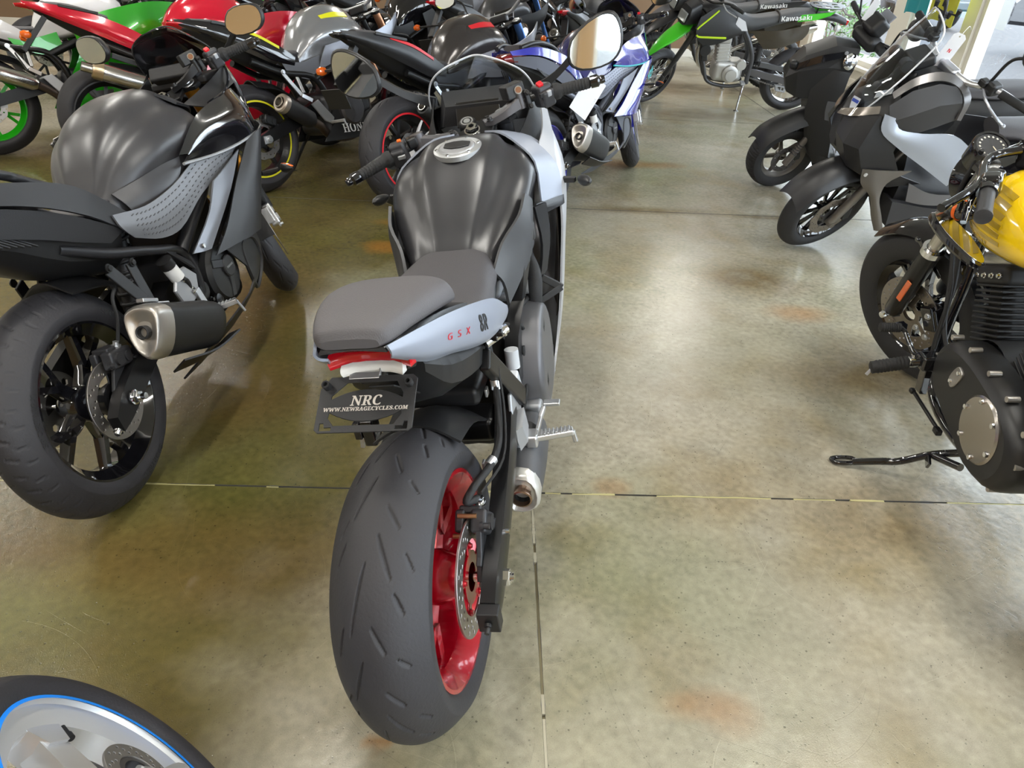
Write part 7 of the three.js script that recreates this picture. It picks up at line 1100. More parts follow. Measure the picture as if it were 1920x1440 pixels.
    B('screen_mount', [bar([1.30, 0.90, s * 0.06], [1.22, 1.06, s * 0.07], 0.03, 0.014), cyl([1.22, 1.05, s * 0.05], [1.22, 1.05, s * 0.10], 0.028)], m.plastic);
  }
  B('nose_cowl', loftSym([[[1.20, 0.94, 0], [1.20, 0.93, 0.10], [1.20, 0.86, 0.16], [1.20, 0.60, 0.10], [1.20, 0.58, 0]], [[1.34, 0.88, 0], [1.34, 0.87, 0.08], [1.34, 0.80, 0.13], [1.34, 0.60, 0.08], [1.34, 0.57, 0]], [[1.41, 0.80, 0], [1.41, 0.79, 0.04], [1.41, 0.74, 0.06], [1.40, 0.64, 0.05], [1.40, 0.62, 0]]], { nu: 1, nv: 1, linU: true, linV: true, cr: 25 }), blk);
  const sr = (x, y, w, q) => [-1, -0.6, 0, 0.6, 1].map((t) => [x - q * t * t, y, t * w]);
  B('windscreen', sheet([sr(1.385, 0.80, 0.09, 0.02), sr(1.34, 0.92, 0.135, 0.04), sr(1.26, 1.07, 0.15, 0.05), sr(1.185, 1.20, 0.12, 0.05), sr(1.155, 1.255, 0.05, 0.03)], { t: 0.005 }), m.clear);
  B('screen_edge', tube([[1.365, 0.80, -0.09], [1.30, 0.92, -0.135], [1.21, 1.07, -0.15], [1.135, 1.20, -0.12], [1.15, 1.262, -0.04], [1.155, 1.268, 0], [1.15, 1.262, 0.04], [1.135, 1.20, 0.12], [1.21, 1.07, 0.15], [1.30, 0.92, 0.135], [1.365, 0.80, 0.09]], 0.004, { rad: 6 }), mat([0.62, 0.64, 0.68], 0.15));
  const lt = K.grp('notice_sticker'); B('sticker', lay(prism([[-0.055, -0.035], [0.055, -0.035], [0.055, 0.035], [-0.055, 0.035]], 0, 0.0008, 0.0001), [1.378, 0.845, -0.05], [0.05, 0.25, -1], [-0.35, 1, 0.2]), mat([0.62, 0.66, 0.74], 0.5), lt);
  B('sticker_stripe', lay(prism([[-0.05, 0.01], [0.05, 0.01], [0.05, 0.025], [-0.05, 0.025]], 0.0009, 0.0013, 0.0001), [1.378, 0.845, -0.05], [0.05, 0.25, -1], [-0.35, 1, 0.2]), mat([0.02, 0.06, 0.40], 0.5), lt);
  B('dash', [rbox(0.10, 0.05, 0.16, 0.015, [1.14, 1.06, 0], [0, 0, -0.4]), rbox(0.16, 0.06, 0.18, 0.02, [1.10, 0.99, 0])], m.plastic);
  B('dash_screen', rbox(0.085, 0.004, 0.12, 0.002, [1.128, 1.085, 0], [0, 0, -0.4]), mat([0.45, 0.46, 0.48], 0.2, 0.3));
  B('steering_shroud', loftSym([[[0.92, 0.98, 0], [0.92, 0.97, 0.12], [0.92, 0.82, 0.14], [0.92, 0.70, 0]], [[1.02, 1.03, 0], [1.02, 1.01, 0.14], [1.02, 0.85, 0.17], [1.02, 0.70, 0]], [[1.16, 1.02, 0], [1.16, 1.0, 0.14], [1.16, 0.85, 0.17], [1.16, 0.70, 0]]], { nu: 3, nv: 3 }), blk);
  // bars turned left, silver tapered tube
  K.m = steerM(1.323, 0.085, 26.5, 28);
  const hb = K.grp('handlebar');
  B('bar_tube', tube([[0.93, 1.075, -0.375], [0.98, 1.08, -0.22], [1.02, 1.05, -0.12], [1.03, 1.05, 0], [1.02, 1.05, 0.12], [0.98, 1.08, 0.22], [0.93, 1.075, 0.375]], 0.0135), mat([0.62, 0.63, 0.66], 0.32, 0.9), hb);
  B('bar_clamp', [rbox(0.05, 0.06, 0.10, 0.012, [1.03, 1.035, 0]), cyl([1.035, 0.92, 0], [1.03, 1.02, 0], 0.03)], mat([0.55, 0.56, 0.6], 0.35, 0.9), hb);
  for (const s of [1, -1]) {
    B('grip', cyl([0.974, 1.079, s * 0.255], [0.928, 1.074, s * 0.385], 0.0175), m.rubber, hb);
    B('switch_box', [rbox(0.055, 0.055, 0.05, 0.012, [0.985, 1.08, s * 0.215]), rbox(0.04, 0.03, 0.04, 0.008, [1.01, 1.09, s * 0.18])], m.plastic, hb);
    B('lever', tube([[1.01, 1.07, s * 0.19], [1.03, 1.05, s * 0.25], [1.02, 1.02, s * 0.33], [0.99, 0.995, s * 0.365]], 0.0065), mat([0.30, 0.31, 0.34], 0.35, 0.8), hb);
    B('lever_ball', new THREE.SphereGeometry(0.011, 10, 8).translate(0.988, 0.993, s * 0.367), mat([0.30, 0.31, 0.34], 0.35, 0.8), hb);
    const mg = K.grp('mirror'); B('mirror_arm', tube([[0.99, 1.10, s * 0.19], [0.995, 1.22, s * 0.22], [0.985, 1.26, s * 0.27]], 0.007), m.plastic, mg);
    mirrorHead(K, mg, [[s * 0.24, 1.27], [s * 0.27, 1.235], [s * 0.35, 1.24], [s * 0.37, 1.28], [s * 0.35, 1.315], [s * 0.27, 1.315]], 0.975, 0.2, m.plastic);
  }
  const ph = K.grp('phone_holder');
  B('holder_arm', [cyl([0.975, 1.10, 0.20], [0.945, 1.14, 0.24], 0.014), new THREE.SphereGeometry(0.022, 14, 10).translate(0.94, 1.145, 0.245)], m.plastic, ph);
  for (const [a, b] of [[1, 1], [1, -1], [-1, 1], [-1, -1]]) B('holder_finger', [bar([0.935, 1.155, 0.25], [0.935 + a * 0.025, 1.165, 0.25 + b * 0.045], 0.008, 0.006), cyl([0.935 + a * 0.025, 1.16, 0.25 + b * 0.045], [0.935 + a * 0.027, 1.19, 0.25 + b * 0.048], 0.008, 0.011)], m.rubber, ph);
  B('kill_switch', rbox(0.014, 0.014, 0.014, 0.003, [0.97, 1.112, 0.21]), m.redPlastic, hb);
  // front wheel
  const fe = K.grp('front_end');
  const fw = wheel(K, 'front_wheel', { cx: 1.323, R: 0.266, w: 0.112, rimR: 0.182, rimW: 0.085, rim: m.gloss, spokes: 10, twin: 0.014, sw: [0.018, 0.011], st: 0.016, hubR: 0.03, ns: 80 });
  B('brake_disc', discGeo(1.323, 0.266, 0.075, 0.120, -0.065, 0.005, 36, 0.0045, 0.004), mat([0.34, 0.30, 0.26], 0.4, 0.9), fw);
  B('disc_carrier', [turn([[-0.05, 0.02], [-0.066, 0.05], [-0.068, 0.05], [-0.068, 0.02]], [1.323, 0.266, 0], [0, 0, 1], 20), ...Array.from({ length: 5 }, (_, i) => bar([1.323 + 0.04 * Math.cos(i * 1.257), 0.266 + 0.04 * Math.sin(i * 1.257), -0.066], [1.323 + 0.08 * Math.cos(i * 1.257 + 0.3), 0.266 + 0.08 * Math.sin(i * 1.257 + 0.3), -0.066], 0.012, 0.005, [-Math.sin(i * 1.257), Math.cos(i * 1.257), 0]))], m.gunmetal, fw);
  for (const s of [1, -1]) { B('fork_leg', [cyl([1.335, 0.25, s * 0.095], [1.19, 0.54, s * 0.095], 0.024), cyl([1.20, 0.52, s * 0.095], [1.08, 0.76, s * 0.095], 0.016), cyl([1.338, 0.245, s * 0.075], [1.338, 0.245, s * 0.122], 0.016)], mat([0.22, 0.20, 0.18], 0.38, 0.7), fe); B('fork_reflector', rbox(0.03, 0.035, 0.006, 0.003, [1.205, 0.505, s * 0.122]), m.orange, fe); }
  const cal = K.grp('front_caliper'); caliper(K, cal, 1.235, 0.275, -0.066, 1.4, m.plastic, 0.85);
  B('front_fender', [sheet([-1, -0.6, 0, 0.6, 1].map((t) => [-1.15, -0.7, -0.15, 0.35, 0.85].map((a) => [1.323 - Math.sin(a) * 0.305, 0.275 + Math.cos(a) * (0.30 - 0.045 * t * t) + 0.02 * (1 - t * t), t * (0.075 + 0.02 * Math.cos(a))])), { t: 0.006 }), sheet([-1, 0, 1].map((t) => [0.0, 0.4, 0.8].map((a) => [1.27 - a * 0.14, 0.56 - a * 0.07 - 0.06 * t * t, t * 0.10])), { t: 0.006 })], blk, fe);
  K.m = null;
  // price tag tied to the bar
  const tg = thing('price_tag', 'long white paper price tag hanging on the adventure scooter bar', 'tag', [0, 0, 0]);
  const T = new Kit(tg), on = (g, c) => lay(g, c, [0.88, -0.27, 0], [0.28, 0.92, 0.2]), c0 = [1.925, 1.055, -3.60];
  T.add('card', on(prism([[-0.033, -0.10], [0.033, -0.10], [0.033, 0.085], [0.018, 0.098], [-0.018, 0.098], [-0.033, 0.085]], -0.0005, 0.0005, 0.0001, [ring(0, 0.085, 0.004, 8).reverse()]), c0), m.paper, tg);
  T.add('lettering', on(put(words('N', 0.016), [0, 0.02, 0.0006]), c0), m.redPlastic, tg);
  T.add('string', tube([[1.952, 1.135, -3.583], [1.985, 1.175, -3.60], [2.02, 1.16, -3.64]], 0.0013, { rad: 5 }), m.white, tg);
}
{
  const K = bikeAt('utility_scooter', 'plain black scooter with knobby tires and a wide front fender', 'scooter', 3.035, -4.808, -80, 10);
  const B = (n, g, mt, p, l) => K.add(n, g, mt, p, l), blk = mat([0.013, 0.013, 0.014], 0.5), gry = mat([0.22, 0.225, 0.24], 0.4, 0.3);
  const knob = (per) => slashes([[0.004, 0.0, 0.004, 0.055, 0.005], [0.004, 0, 0.004, -0.055, 0.005], [0.022, 0.03, 0.022, 0.06, 0.004], [0.022, -0.03, 0.022, -0.06, 0.004]], 0.036, per, 0.006);
  wheel(K, 'rear_wheel', { cx: 0, R: 0.245, w: 0.135, rimR: 0.155, rimW: 0.1, rim: m.satin, spokes: 5, twin: 0, ns: 60, squareness: 1 });
  B('swing_unit', [rbox(0.5, 0.16, 0.14, 0.05, [0.18, 0.28, -0.1])], m.grey);
  B('rear_body', loftSym([[[-0.25, 0.80, 0], [-0.25, 0.78, 0.08], [-0.25, 0.66, 0.08], [-0.25, 0.60, 0]], [[0.1, 0.76, 0], [0.1, 0.74, 0.15], [0.1, 0.55, 0.17], [0.1, 0.42, 0]], [[0.45, 0.72, 0], [0.45, 0.70, 0.13], [0.45, 0.45, 0.16], [0.45, 0.30, 0]], [[0.55, 0.66, 0], [0.55, 0.64, 0.10], [0.55, 0.40, 0.14], [0.55, 0.26, 0]]], { nu: 3, nv: 3 }), blk);
  B('saddle', loftSym([[[-0.2, 0.84, 0], [-0.2, 0.83, 0.08], [-0.2, 0.79, 0.1], [-0.2, 0.78, 0]], [[0.15, 0.80, 0], [0.15, 0.79, 0.11], [0.15, 0.75, 0.14], [0.15, 0.74, 0]], [[0.50, 0.77, 0], [0.50, 0.76, 0.08], [0.50, 0.73, 0.1], [0.50, 0.70, 0]]], { nu: 3, nv: 3 }), m.seat);
  B('floor_board', loftSym([[[0.40, 0.31, 0], [0.40, 0.31, 0.16], [0.40, 0.24, 0.17], [0.40, 0.20, 0]], [[0.98, 0.30, 0], [0.98, 0.30, 0.17], [0.98, 0.20, 0.17], [0.98, 0.18, 0]], [[1.06, 0.36, 0], [1.06, 0.36, 0.15], [1.06, 0.22, 0.14], [1.06, 0.20, 0]]], { nu: 2, nv: 2, cr: 35 }), blk);
  B('leg_shield', loftSym([[[1.02, 0.86, 0], [1.02, 0.84, 0.14], [1.04, 0.60, 0.17], [0.99, 0.25, 0.16], [0.98, 0.22, 0]], [[1.12, 0.88, 0], [1.12, 0.85, 0.14], [1.12, 0.60, 0.16], [1.08, 0.26, 0.14], [1.06, 0.22, 0]], [[1.22, 0.84, 0], [1.22, 0.82, 0.10], [1.22, 0.58, 0.12], [1.16, 0.36, 0.09], [1.14, 0.30, 0]]], { nu: 2, nv: 2, cr: 35 }), blk);
  B('inner_panel', [sheet([[[1.022, 0.62, -0.165], [0.985, 0.50, -0.15], [0.955, 0.33, -0.135]], [[0.99, 0.62, -0.10], [0.965, 0.50, -0.09], [0.94, 0.33, -0.08]]], { t: 0.006 }), sheet([[[0.96, 0.325, -0.16], [0.80, 0.315, -0.16]], [[0.96, 0.325, -0.05], [0.80, 0.315, -0.05]]], { t: 0.006, nu: 2, nv: 2 })], gry);
  B('shoulder_panel', sheet([[[1.19, 0.66, -0.125], [1.08, 0.67, -0.168], [1.03, 0.66, -0.165]], [[1.17, 0.56, -0.13], [1.06, 0.55, -0.172], [1.015, 0.545, -0.165]]], { t: 0.006 }), mat([0.10, 0.105, 0.115], 0.35, 0.3));
  B('front_cowl', loftSym([[[1.00, 0.98, 0], [1.00, 0.97, 0.10], [1.01, 0.86, 0.14], [1.05, 0.68, 0.12], [1.06, 0.66, 0]], [[1.14, 1.00, 0], [1.14, 0.98, 0.11], [1.16, 0.86, 0.14], [1.18, 0.66, 0.12], [1.18, 0.64, 0]], [[1.30, 0.93, 0], [1.30, 0.91, 0.10], [1.33, 0.82, 0.13], [1.30, 0.66, 0.11], [1.30, 0.64, 0]], [[1.37, 0.84, 0], [1.37, 0.83, 0.07], [1.39, 0.77, 0.09], [1.36, 0.68, 0.08], [1.36, 0.67, 0]]], { nu: 1, nv: 1, linU: true, linV: true, cr: 25 }), blk);
  for (const s of [1, -1]) { B('cowl_inset', sheet([[[1.09, 0.955, s * 0.125], [1.22, 0.925, s * 0.132], [1.33, 0.87, s * 0.118]], [[1.10, 0.92, s * 0.134], [1.22, 0.885, s * 0.142], [1.34, 0.83, s * 0.128]]], { t: 0.006 }), m.gloss); B('lamp_pod', turn([[0, 0.02], [0.012, 0.045], [0.03, 0.048], [0.04, 0.035], [0.042, 0]], [1.055, 0.90, s * 0.115], [-0.4, 0.2, s], 24), m.chrome); B('cowl_screw', bolt([1.08, 0.95, s * 0.135], [0, 0, s], 0.009, 0.004), m.castAlu); }
  B('front_signal', rbox(0.05, 0.05, 0.06, 0.02, [1.36, 0.85, -0.09]), m.plastic);
  K.m = steerM(1.275, 0.08, 26, 25);
  const hb = K.grp('handlebar');
  B('bar_cover', [rbox(0.10, 0.08, 0.22, 0.03, [0.98, 1.02, 0]), cyl([0.96, 1.02, -0.16], [0.96, 1.02, 0.16], 0.03)], blk, hb);
  B('bar_tube', tube([[0.90, 1.05, -0.36], [0.94, 1.05, -0.2], [0.97, 1.03, 0], [0.94, 1.05, 0.2], [0.90, 1.05, 0.36]], 0.012), m.frame, hb);
  for (const s of [1, -1]) { B('grip', cyl([0.925, 1.05, s * 0.25], [0.897, 1.05, s * 0.37], 0.017), m.rubber, hb); B('lever', tube([[0.97, 1.05, s * 0.2], [0.98, 1.03, s * 0.28], [0.955, 1.02, s * 0.37]], 0.006), m.castAlu, hb); const mg = K.grp('mirror'); B('mirror_arm', tube([[0.95, 1.06, s * 0.19], [0.96, 1.18, s * 0.24], [0.95, 1.22, s * 0.30]], 0.006), m.plastic, mg); mirrorHead(K, mg, ring(s * 0.34, 1.24, 0.058, 10), 0.945, 0.1, m.plastic); }
  const gauge = K.grp('gauge_box'); B('gauge_case', rbox(0.10, 0.11, 0.14, 0.03, [0.96, 1.10, 0], [0, 0, 0.7]), m.plastic, gauge); B('gauge_face', rbox(0.006, 0.085, 0.115, 0.003, [0.915, 1.135, 0], [0, 0, 0.7 + 0.05]), mat([0.28, 0.30, 0.36], 0.15, 0.3), gauge);
  const fe = K.grp('front_end'), per = 2 * Math.PI * 0.236;
  const fw = wheel(K, 'front_wheel', { cx: 1.275, R: 0.238, w: 0.125, rimR: 0.160, rimW: 0.085, rim: mat([0.16, 0.145, 0.13], 0.35, 0.7), spokes: 5, twin: 0, sw: [0.026, 0.018], st: 0.02, hubR: 0.035, ns: 300, np: 40, squareness: 1, crown: 0.3, groove: knob(per) });
  B('brake_disc', discGeo(1.275, 0.238, 0.06, 0.095, -0.06, 0.004, 24, 0.004), m.gunmetal, fw);
  for (const s of [1, -1]) B('fork_leg', [cyl([1.285, 0.225, s * 0.092], [1.15, 0.50, s * 0.092], 0.022), cyl([1.16, 0.48, s * 0.092], [1.10, 0.60, s * 0.092], 0.016)], mat([0.20, 0.18, 0.165], 0.4, 0.7), fe);
  for (let i = 0; i < 5; i++) B('fork_boot_ring', turn([[-0.004, 0.022], [0, 0.027], [0.004, 0.022]], [1.245 - i * 0.0075, 0.306 + i * 0.0153, -0.092], [-0.44, 0.9, 0], 16), m.gunmetal, fe);
  const cal = K.grp('front_caliper'); caliper(K, cal, 1.205, 0.27, -0.06, 1.2, m.plastic, 0.75);
  B('front_fender', sheet([-1, -0.6, 0, 0.6, 1].map((t) => [[1.50, 0.37], [1.44, 0.46], [1.30, 0.53], [1.16, 0.56], [1.06, 0.52]].map(([x, y]) => [x, y - 0.06 * t * t + 0.02, t * 0.098])), { t: 0.006 }), blk, fe);
  K.m = null;
  const tg = thing('price_tag', 'small white paper tag tied to the plain black scooter bar', 'tag'), T = new Kit(tg), on = (g) => lay(g, [2.01, 1.145, -4.74], [0.85, -0.3, 0.1], [0.3, 0.9, 0.2]);
  T.add('card', on(prism([[-0.022, -0.06], [0.022, -0.06], [0.022, 0.05], [0.012, 0.06], [-0.012, 0.06], [-0.022, 0.05]], -0.0005, 0.0005, 0.0001)), m.paper, tg);
  T.add('string', tube([[2.03, 1.195, -4.73], [2.05, 1.225, -4.74], [2.07, 1.20, -4.78]], 0.0013, { rad: 5 }), m.white, tg);
}
// ---------- supermoto and its darker companion ----------
function dirtBike(K, o) {
  const B = (n, g, mt, p, l) => K.add(n, g, mt, p, l), WB = 1.43, Rr = 0.307, Rf = 0.293;
  const spoked = (name, cx, R, w, rimR, groove, parent) => {
    const g = K.grp(name, parent ?? K.root);
    B('tire', tireGeo(cx, R, R, w, rimR, { ns: groove ? 240 : 72, np: groove ? 30 : 18, groove }), o.tireM ?? m.tireWorn, g);
    B('rim', turn([[-0.045, rimR + 0.004], [-0.045, rimR - 0.010], [-0.02, rimR - 0.016], [0.02, rimR - 0.016], [0.045, rimR - 0.010], [0.045, rimR + 0.004], [-0.045, rimR + 0.004]], [cx, R, 0], [0, 0, 1], 56), m.gloss, g);
    for (let i = 0; i < 32; i++) { const a = i / 32 * 2 * Math.PI, s = i % 2 ? 1 : -1, b = a + (i % 4 < 2 ? 0.5 : -0.5); B('spoke', cyl([cx + 0.035 * Math.cos(b), R + 0.035 * Math.sin(b), s * 0.035], [cx + (rimR - 0.014) * Math.cos(a), R + (rimR - 0.014) * Math.sin(a), s * 0.008], 0.0024, 0.0024, 5), m.chrome, g); }
    B('hub', hubGeo(cx, R, 0.04, 0.10), o.hubM ?? m.castAlu, g); return g;
  };
  const gr = slashes([[0, 0.008, 0.05, 0.050, 0.003], [0.04, -0.008, 0.09, -0.050, 0.003]], 0.09, 2 * Math.PI * Rr, 0.003), kb = slashes([[0.004, -0.05, 0.004, 0.05, 0.006], [0.022, 0.0, 0.04, 0.0, 0.004]], 0.04, 2 * Math.PI * Rr, 0.009);
  const rw = spoked('rear_wheel', 0, Rr, 0.135, 0.222, o.knobby ? kb : gr);
  B('brake_disc', discGeo(0, Rr, 0.08, 0.11, 0.07, 0.004, 18, 0.005), m.disc, rw); B('sprocket', discGeo(0, Rr, 0.06, 0.10, -0.06, 0.006, 10, 0.012), m.chain, rw);
  for (const s of [1, -1]) B('swingarm', bar([-0.06, 0.295, s * 0.085], [0.50, 0.40, s * 0.085], 0.065, 0.03), m.gunmetal);
  B('chain_guard', bar([0.05, 0.41, -0.06], [0.38, 0.46, -0.06], 0.05, 0.03), mat([0.10, 0.10, 0.105], 0.5, 0.5));
  B('chain_guide', prism([[0.05, 0.20], [0.15, 0.215], [0.17, 0.27], [0.05, 0.265]], -0.085, -0.045, 0.004, [[[0.075, 0.22], [0.095, 0.222], [0.098, 0.252], [0.075, 0.25]].reverse(), [[0.108, 0.224], [0.13, 0.227], [0.138, 0.255], [0.11, 0.254]].reverse()]), m.castAlu);
  const ch = K.grp('drive_chain'); for (let i = 0; i < 22; i++) for (const [y0, k] of [[0.405, 0.09], [0.21, 0.26]]) { const x = 0.02 + i * 0.022; B('chain_link', bar([x, y0 + x * k, -0.062], [x + 0.018, y0 + (x + 0.018) * k, -0.062], 0.013, 0.012), m.chain, ch); }
  const en = K.grp('engine'), al = mat([0.56, 0.555, 0.54], 0.42, 0.75);
  B('crankcase', [rbox(0.30, 0.20, 0.20, 0.05, [0.68, 0.38, 0]), turn([[0.09, 0.085], [0.125, 0.08], [0.135, 0.06], [0.135, 0]], [0.66, 0.37, 0], [0, 0, -1], 28), turn([[0.135, 0.058], [0.15, 0.054], [0.152, 0]], [0.655, 0.365, 0], [0, 0, -1], 28), turn([[0.09, 0.05], [0.13, 0.045], [0.13, 0]], [0.57, 0.46, 0], [0, 0, -1], 24)], al, en);
  B('cylinder', [rbox(0.13, 0.20, 0.14, 0.02, [0.76, 0.55, 0], [0, 0, -0.08]), rbox(0.15, 0.10, 0.16, 0.025, [0.78, 0.68, 0], [0, 0, -0.08])], al, en);
  for (let i = 0; i < 5; i++) B('cylinder_fin', rbox(0.15, 0.006, 0.155, 0.002, [0.745 + i * 0.004, 0.48 + i * 0.03, 0], [0, 0, -0.08]), al, en);
  B('water_hose', tube([[0.86, 0.68, -0.08], [0.92, 0.66, -0.10], [0.95, 0.60, -0.10]], 0.018), m.rubber, en);
  B('radiator', rbox(0.06, 0.26, 0.12, 0.01, [0.98, 0.62, -0.10], [0, 0, -0.2]), m.plastic, en);
  B('radiator_fan', [turn([[0, 0.055], [0.012, 0.05], [0.012, 0]], [0.97, 0.60, -0.165], [0, 0, -1], 20)], m.plastic, en);
  B('frame', [tube([[1.12, 0.92, 0], [1.03, 0.72, -0.05], [0.92, 0.40, -0.07], [0.86, 0.28, -0.07], [0.66, 0.235, -0.07], [0.48, 0.26, -0.07]], 0.018), tube([[1.12, 0.92, 0], [1.03, 0.72, 0.05], [0.92, 0.40, 0.07], [0.86, 0.28, 0.07], [0.66, 0.235, 0.07], [0.48, 0.26, 0.07]], 0.018), tube([[0.62, 0.78, -0.09], [0.54, 0.66, -0.10], [0.48, 0.52, -0.10], [0.48, 0.40, -0.10], [0.47, 0.28, -0.09]], 0.022), tube([[0.62, 0.78, 0.09], [0.54, 0.66, 0.10], [0.48, 0.52, 0.10], [0.48, 0.40, 0.10], [0.47, 0.28, 0.09]], 0.022)], mat([0.07, 0.07, 0.075], 0.4, 0.5));
  B('rear_shock', [cyl([0.40, 0.38, 0.0], [0.40, 0.70, 0], 0.03), cyl([0.42, 0.50, -0.08], [0.42, 0.64, -0.08], 0.025), ...Array.from({ length: 7 }, (_, i) => { const c = new THREE.TorusGeometry(0.038, 0.007, 6, 14); c.rotateX(Math.PI / 2); c.translate(0.40, 0.42 + i * 0.03, 0); return c; })], m.grey);
  B('seat', loftSym([[[-0.02, 0.965, 0], [-0.02, 0.96, 0.05], [-0.02, 0.93, 0.07], [-0.02, 0.90, 0]], [[0.15, 0.955, 0], [0.15, 0.95, 0.065], [0.15, 0.91, 0.085], [0.15, 0.86, 0]], [[0.40, 0.90, 0], [0.40, 0.895, 0.07], [0.40, 0.84, 0.09], [0.40, 0.78, 0]], [[0.60, 0.885, 0], [0.60, 0.88, 0.06], [0.60, 0.80, 0.085], [0.60, 0.74, 0]], [[0.76, 0.975, 0], [0.76, 0.97, 0.05], [0.76, 0.90, 0.075], [0.76, 0.84, 0]], [[0.86, 1.0, 0], [0.86, 0.995, 0.03], [0.86, 0.95, 0.05], [0.86, 0.90, 0]]], { nu: 4, nv: 3 }), mat([0.075, 0.076, 0.080], 0.6));
  B('seat_strap', tube([[0.315, 0.86, -0.10], [0.315, 0.905, -0.085], [0.315, 0.925, 0], [0.315, 0.905, 0.085], [0.315, 0.86, 0.10]], 0.010, { rad: 6 }), m.plastic);
  if (o.word) B('lettering', put(words(o.word, 0.042, { sx: 1.1 }), [0.16, 0.905, -0.094], [-0.2, Math.PI, -0.10]), m.white, K.root, 'white maker lettering on the seat side');
  B('fuel_tank', loftSym([[[0.80, 0.94, 0], [0.80, 0.93, 0.09], [0.80, 0.80, 0.12], [0.80, 0.74, 0]], [[0.95, 1.0, 0], [0.95, 0.98, 0.10], [0.95, 0.84, 0.14], [0.95, 0.76, 0]], [[1.06, 0.98, 0], [1.06, 0.96, 0.07], [1.06, 0.86, 0.09], [1.06, 0.80, 0]]], { nu: 3, nv: 3 }), o.tankM ?? m.satin);
  for (const s of [1, -1]) {
    const sh = B('radiator_shroud', sheet([[[0.76, 0.93, s * 0.12], [0.92, 0.985, s * 0.15], [1.09, 0.90, s * 0.20]], [[0.70, 0.83, s * 0.125], [0.90, 0.86, s * 0.17], [1.11, 0.80, s * 0.215]], [[0.62, 0.77, s * 0.12], [0.86, 0.74, s * 0.17], [1.08, 0.715, s * 0.20]], [[0.66, 0.74, s * 0.11], [0.86, 0.66, s * 0.15], [1.00, 0.64, s * 0.17]]], { t: 0.005 }), m.satin);
    B('graphic_stripe', [tube([[0.92, 0.955, s * 0.162], [1.00, 0.89, s * 0.190], [1.09, 0.815, s * 0.214], [1.10, 0.80, s * 0.216]], 0.008, { rad: 5 }), tube([[0.80, 0.72, s * 0.166], [0.96, 0.725, s * 0.188], [1.08, 0.735, s * 0.206], [1.095, 0.75, s * 0.210]], 0.009, { rad: 5 })], o.accent, sh);
    B('graphic_panel', sheet([[[0.64, 0.86, s * 0.122], [0.72, 0.90, s * 0.128]], [[0.60, 0.78, s * 0.124], [0.74, 0.78, s * 0.134]]], { t: 0.006, nu: 2, nv: 2 }), mat([0.60, 0.60, 0.62], 0.4), sh);
    B('side_cover', sheet([[[0.56, 0.78, s * 0.115], [0.30, 0.80, s * 0.13], [0.02, 0.86, s * 0.11]], [[0.46, 0.68, s * 0.12], [0.25, 0.70, s * 0.135], [0.02, 0.78, s * 0.11]], [[0.40, 0.62, s * 0.11], [0.25, 0.64, s * 0.12], [0.05, 0.72, s * 0.10]]], { t: 0.005 }), mat([0.028, 0.02, 0.012], 0.18, 0, { clearcoat: 0.6 }));
    B('tail_panel', sheet([[[0.12, 0.93, s * 0.08], [-0.05, 0.955, s * 0.09], [-0.20, 0.965, s * 0.06]], [[0.14, 0.87, s * 0.085], [-0.02, 0.895, s * 0.09], [-0.16, 0.93, s * 0.06]]], { t: 0.006 }), o.body);
    B('foot_peg', bar([0.52, 0.30, s * 0.10], [0.53, 0.31, s * 0.20], 0.02, 0.04), m.castAlu);
  }
  B('rear_fender', loftSym([[[0.05, 0.93, 0], [0.05, 0.92, 0.07], [0.05, 0.89, 0.07], [0.05, 0.88, 0]], [[-0.20, 0.945, 0], [-0.20, 0.93, 0.06], [-0.20, 0.89, 0.06], [-0.20, 0.87, 0]], [[-0.34, 0.90, 0], [-0.34, 0.885, 0.045], [-0.34, 0.85, 0.045], [-0.34, 0.84, 0]]], { nu: 3, nv: 2 }), o.rearM ?? m.grey);
  if (o.rack) B('rear_rack', [prism(spline([[0.02, -0.07, 0], [-0.12, -0.11, 0], [-0.26, -0.08, 0], [-0.30, 0, 0], [-0.26, 0.08, 0], [-0.12, 0.11, 0], [0.02, 0.07, 0]], 4, true).map((p) => [p.x, p.y]), -0.003, 0.003, 0.001, [[-0.03, 0.05], [-0.03, -0.05], [-0.12, 0.05], [-0.12, -0.05], [-0.20, 0.03], [-0.20, -0.04]].map(([x, y]) => [[x - 0.03, y - 0.015], [x + 0.03, y - 0.02], [x + 0.02, y + 0.02], [x - 0.02, y + 0.015]])).rotateX(Math.PI / 2).translate(0, 1.0, 0), bar([-0.02, 0.93, -0.06], [-0.02, 1.0, -0.07], 0.02, 0.008), bar([-0.02, 0.93, 0.06], [-0.02, 1.0, 0.07], 0.02, 0.008)], m.satin);
  B('tail_lamp', loft([[[-0.30, 0.90, -0.035], [-0.30, 0.90, 0.035], [-0.30, 0.845, 0.03], [-0.30, 0.845, -0.03]], [[-0.37, 0.885, -0.028], [-0.37, 0.885, 0.028], [-0.36, 0.845, 0.025], [-0.36, 0.845, -0.025]]], { nu: 2, nv: 1, linV: true, cr: 30 }), m.redLens);
  for (const s of [1, -1]) { const sg = K.grp('rear_signal'); B('signal_stalk', bar([-0.20, 0.86, s * 0.05], [-0.22, 0.85, s * 0.12], 0.015, 0.015), m.plastic, sg); B('signal_lens', turn([[0, 0.012], [0.02, 0.03], [0.05, 0.026], [0.055, 0]], [-0.20, 0.85, s * 0.14], [-1, -0.1, 0], 14), mat([0.6, 0.6, 0.62], 0.2), sg); }
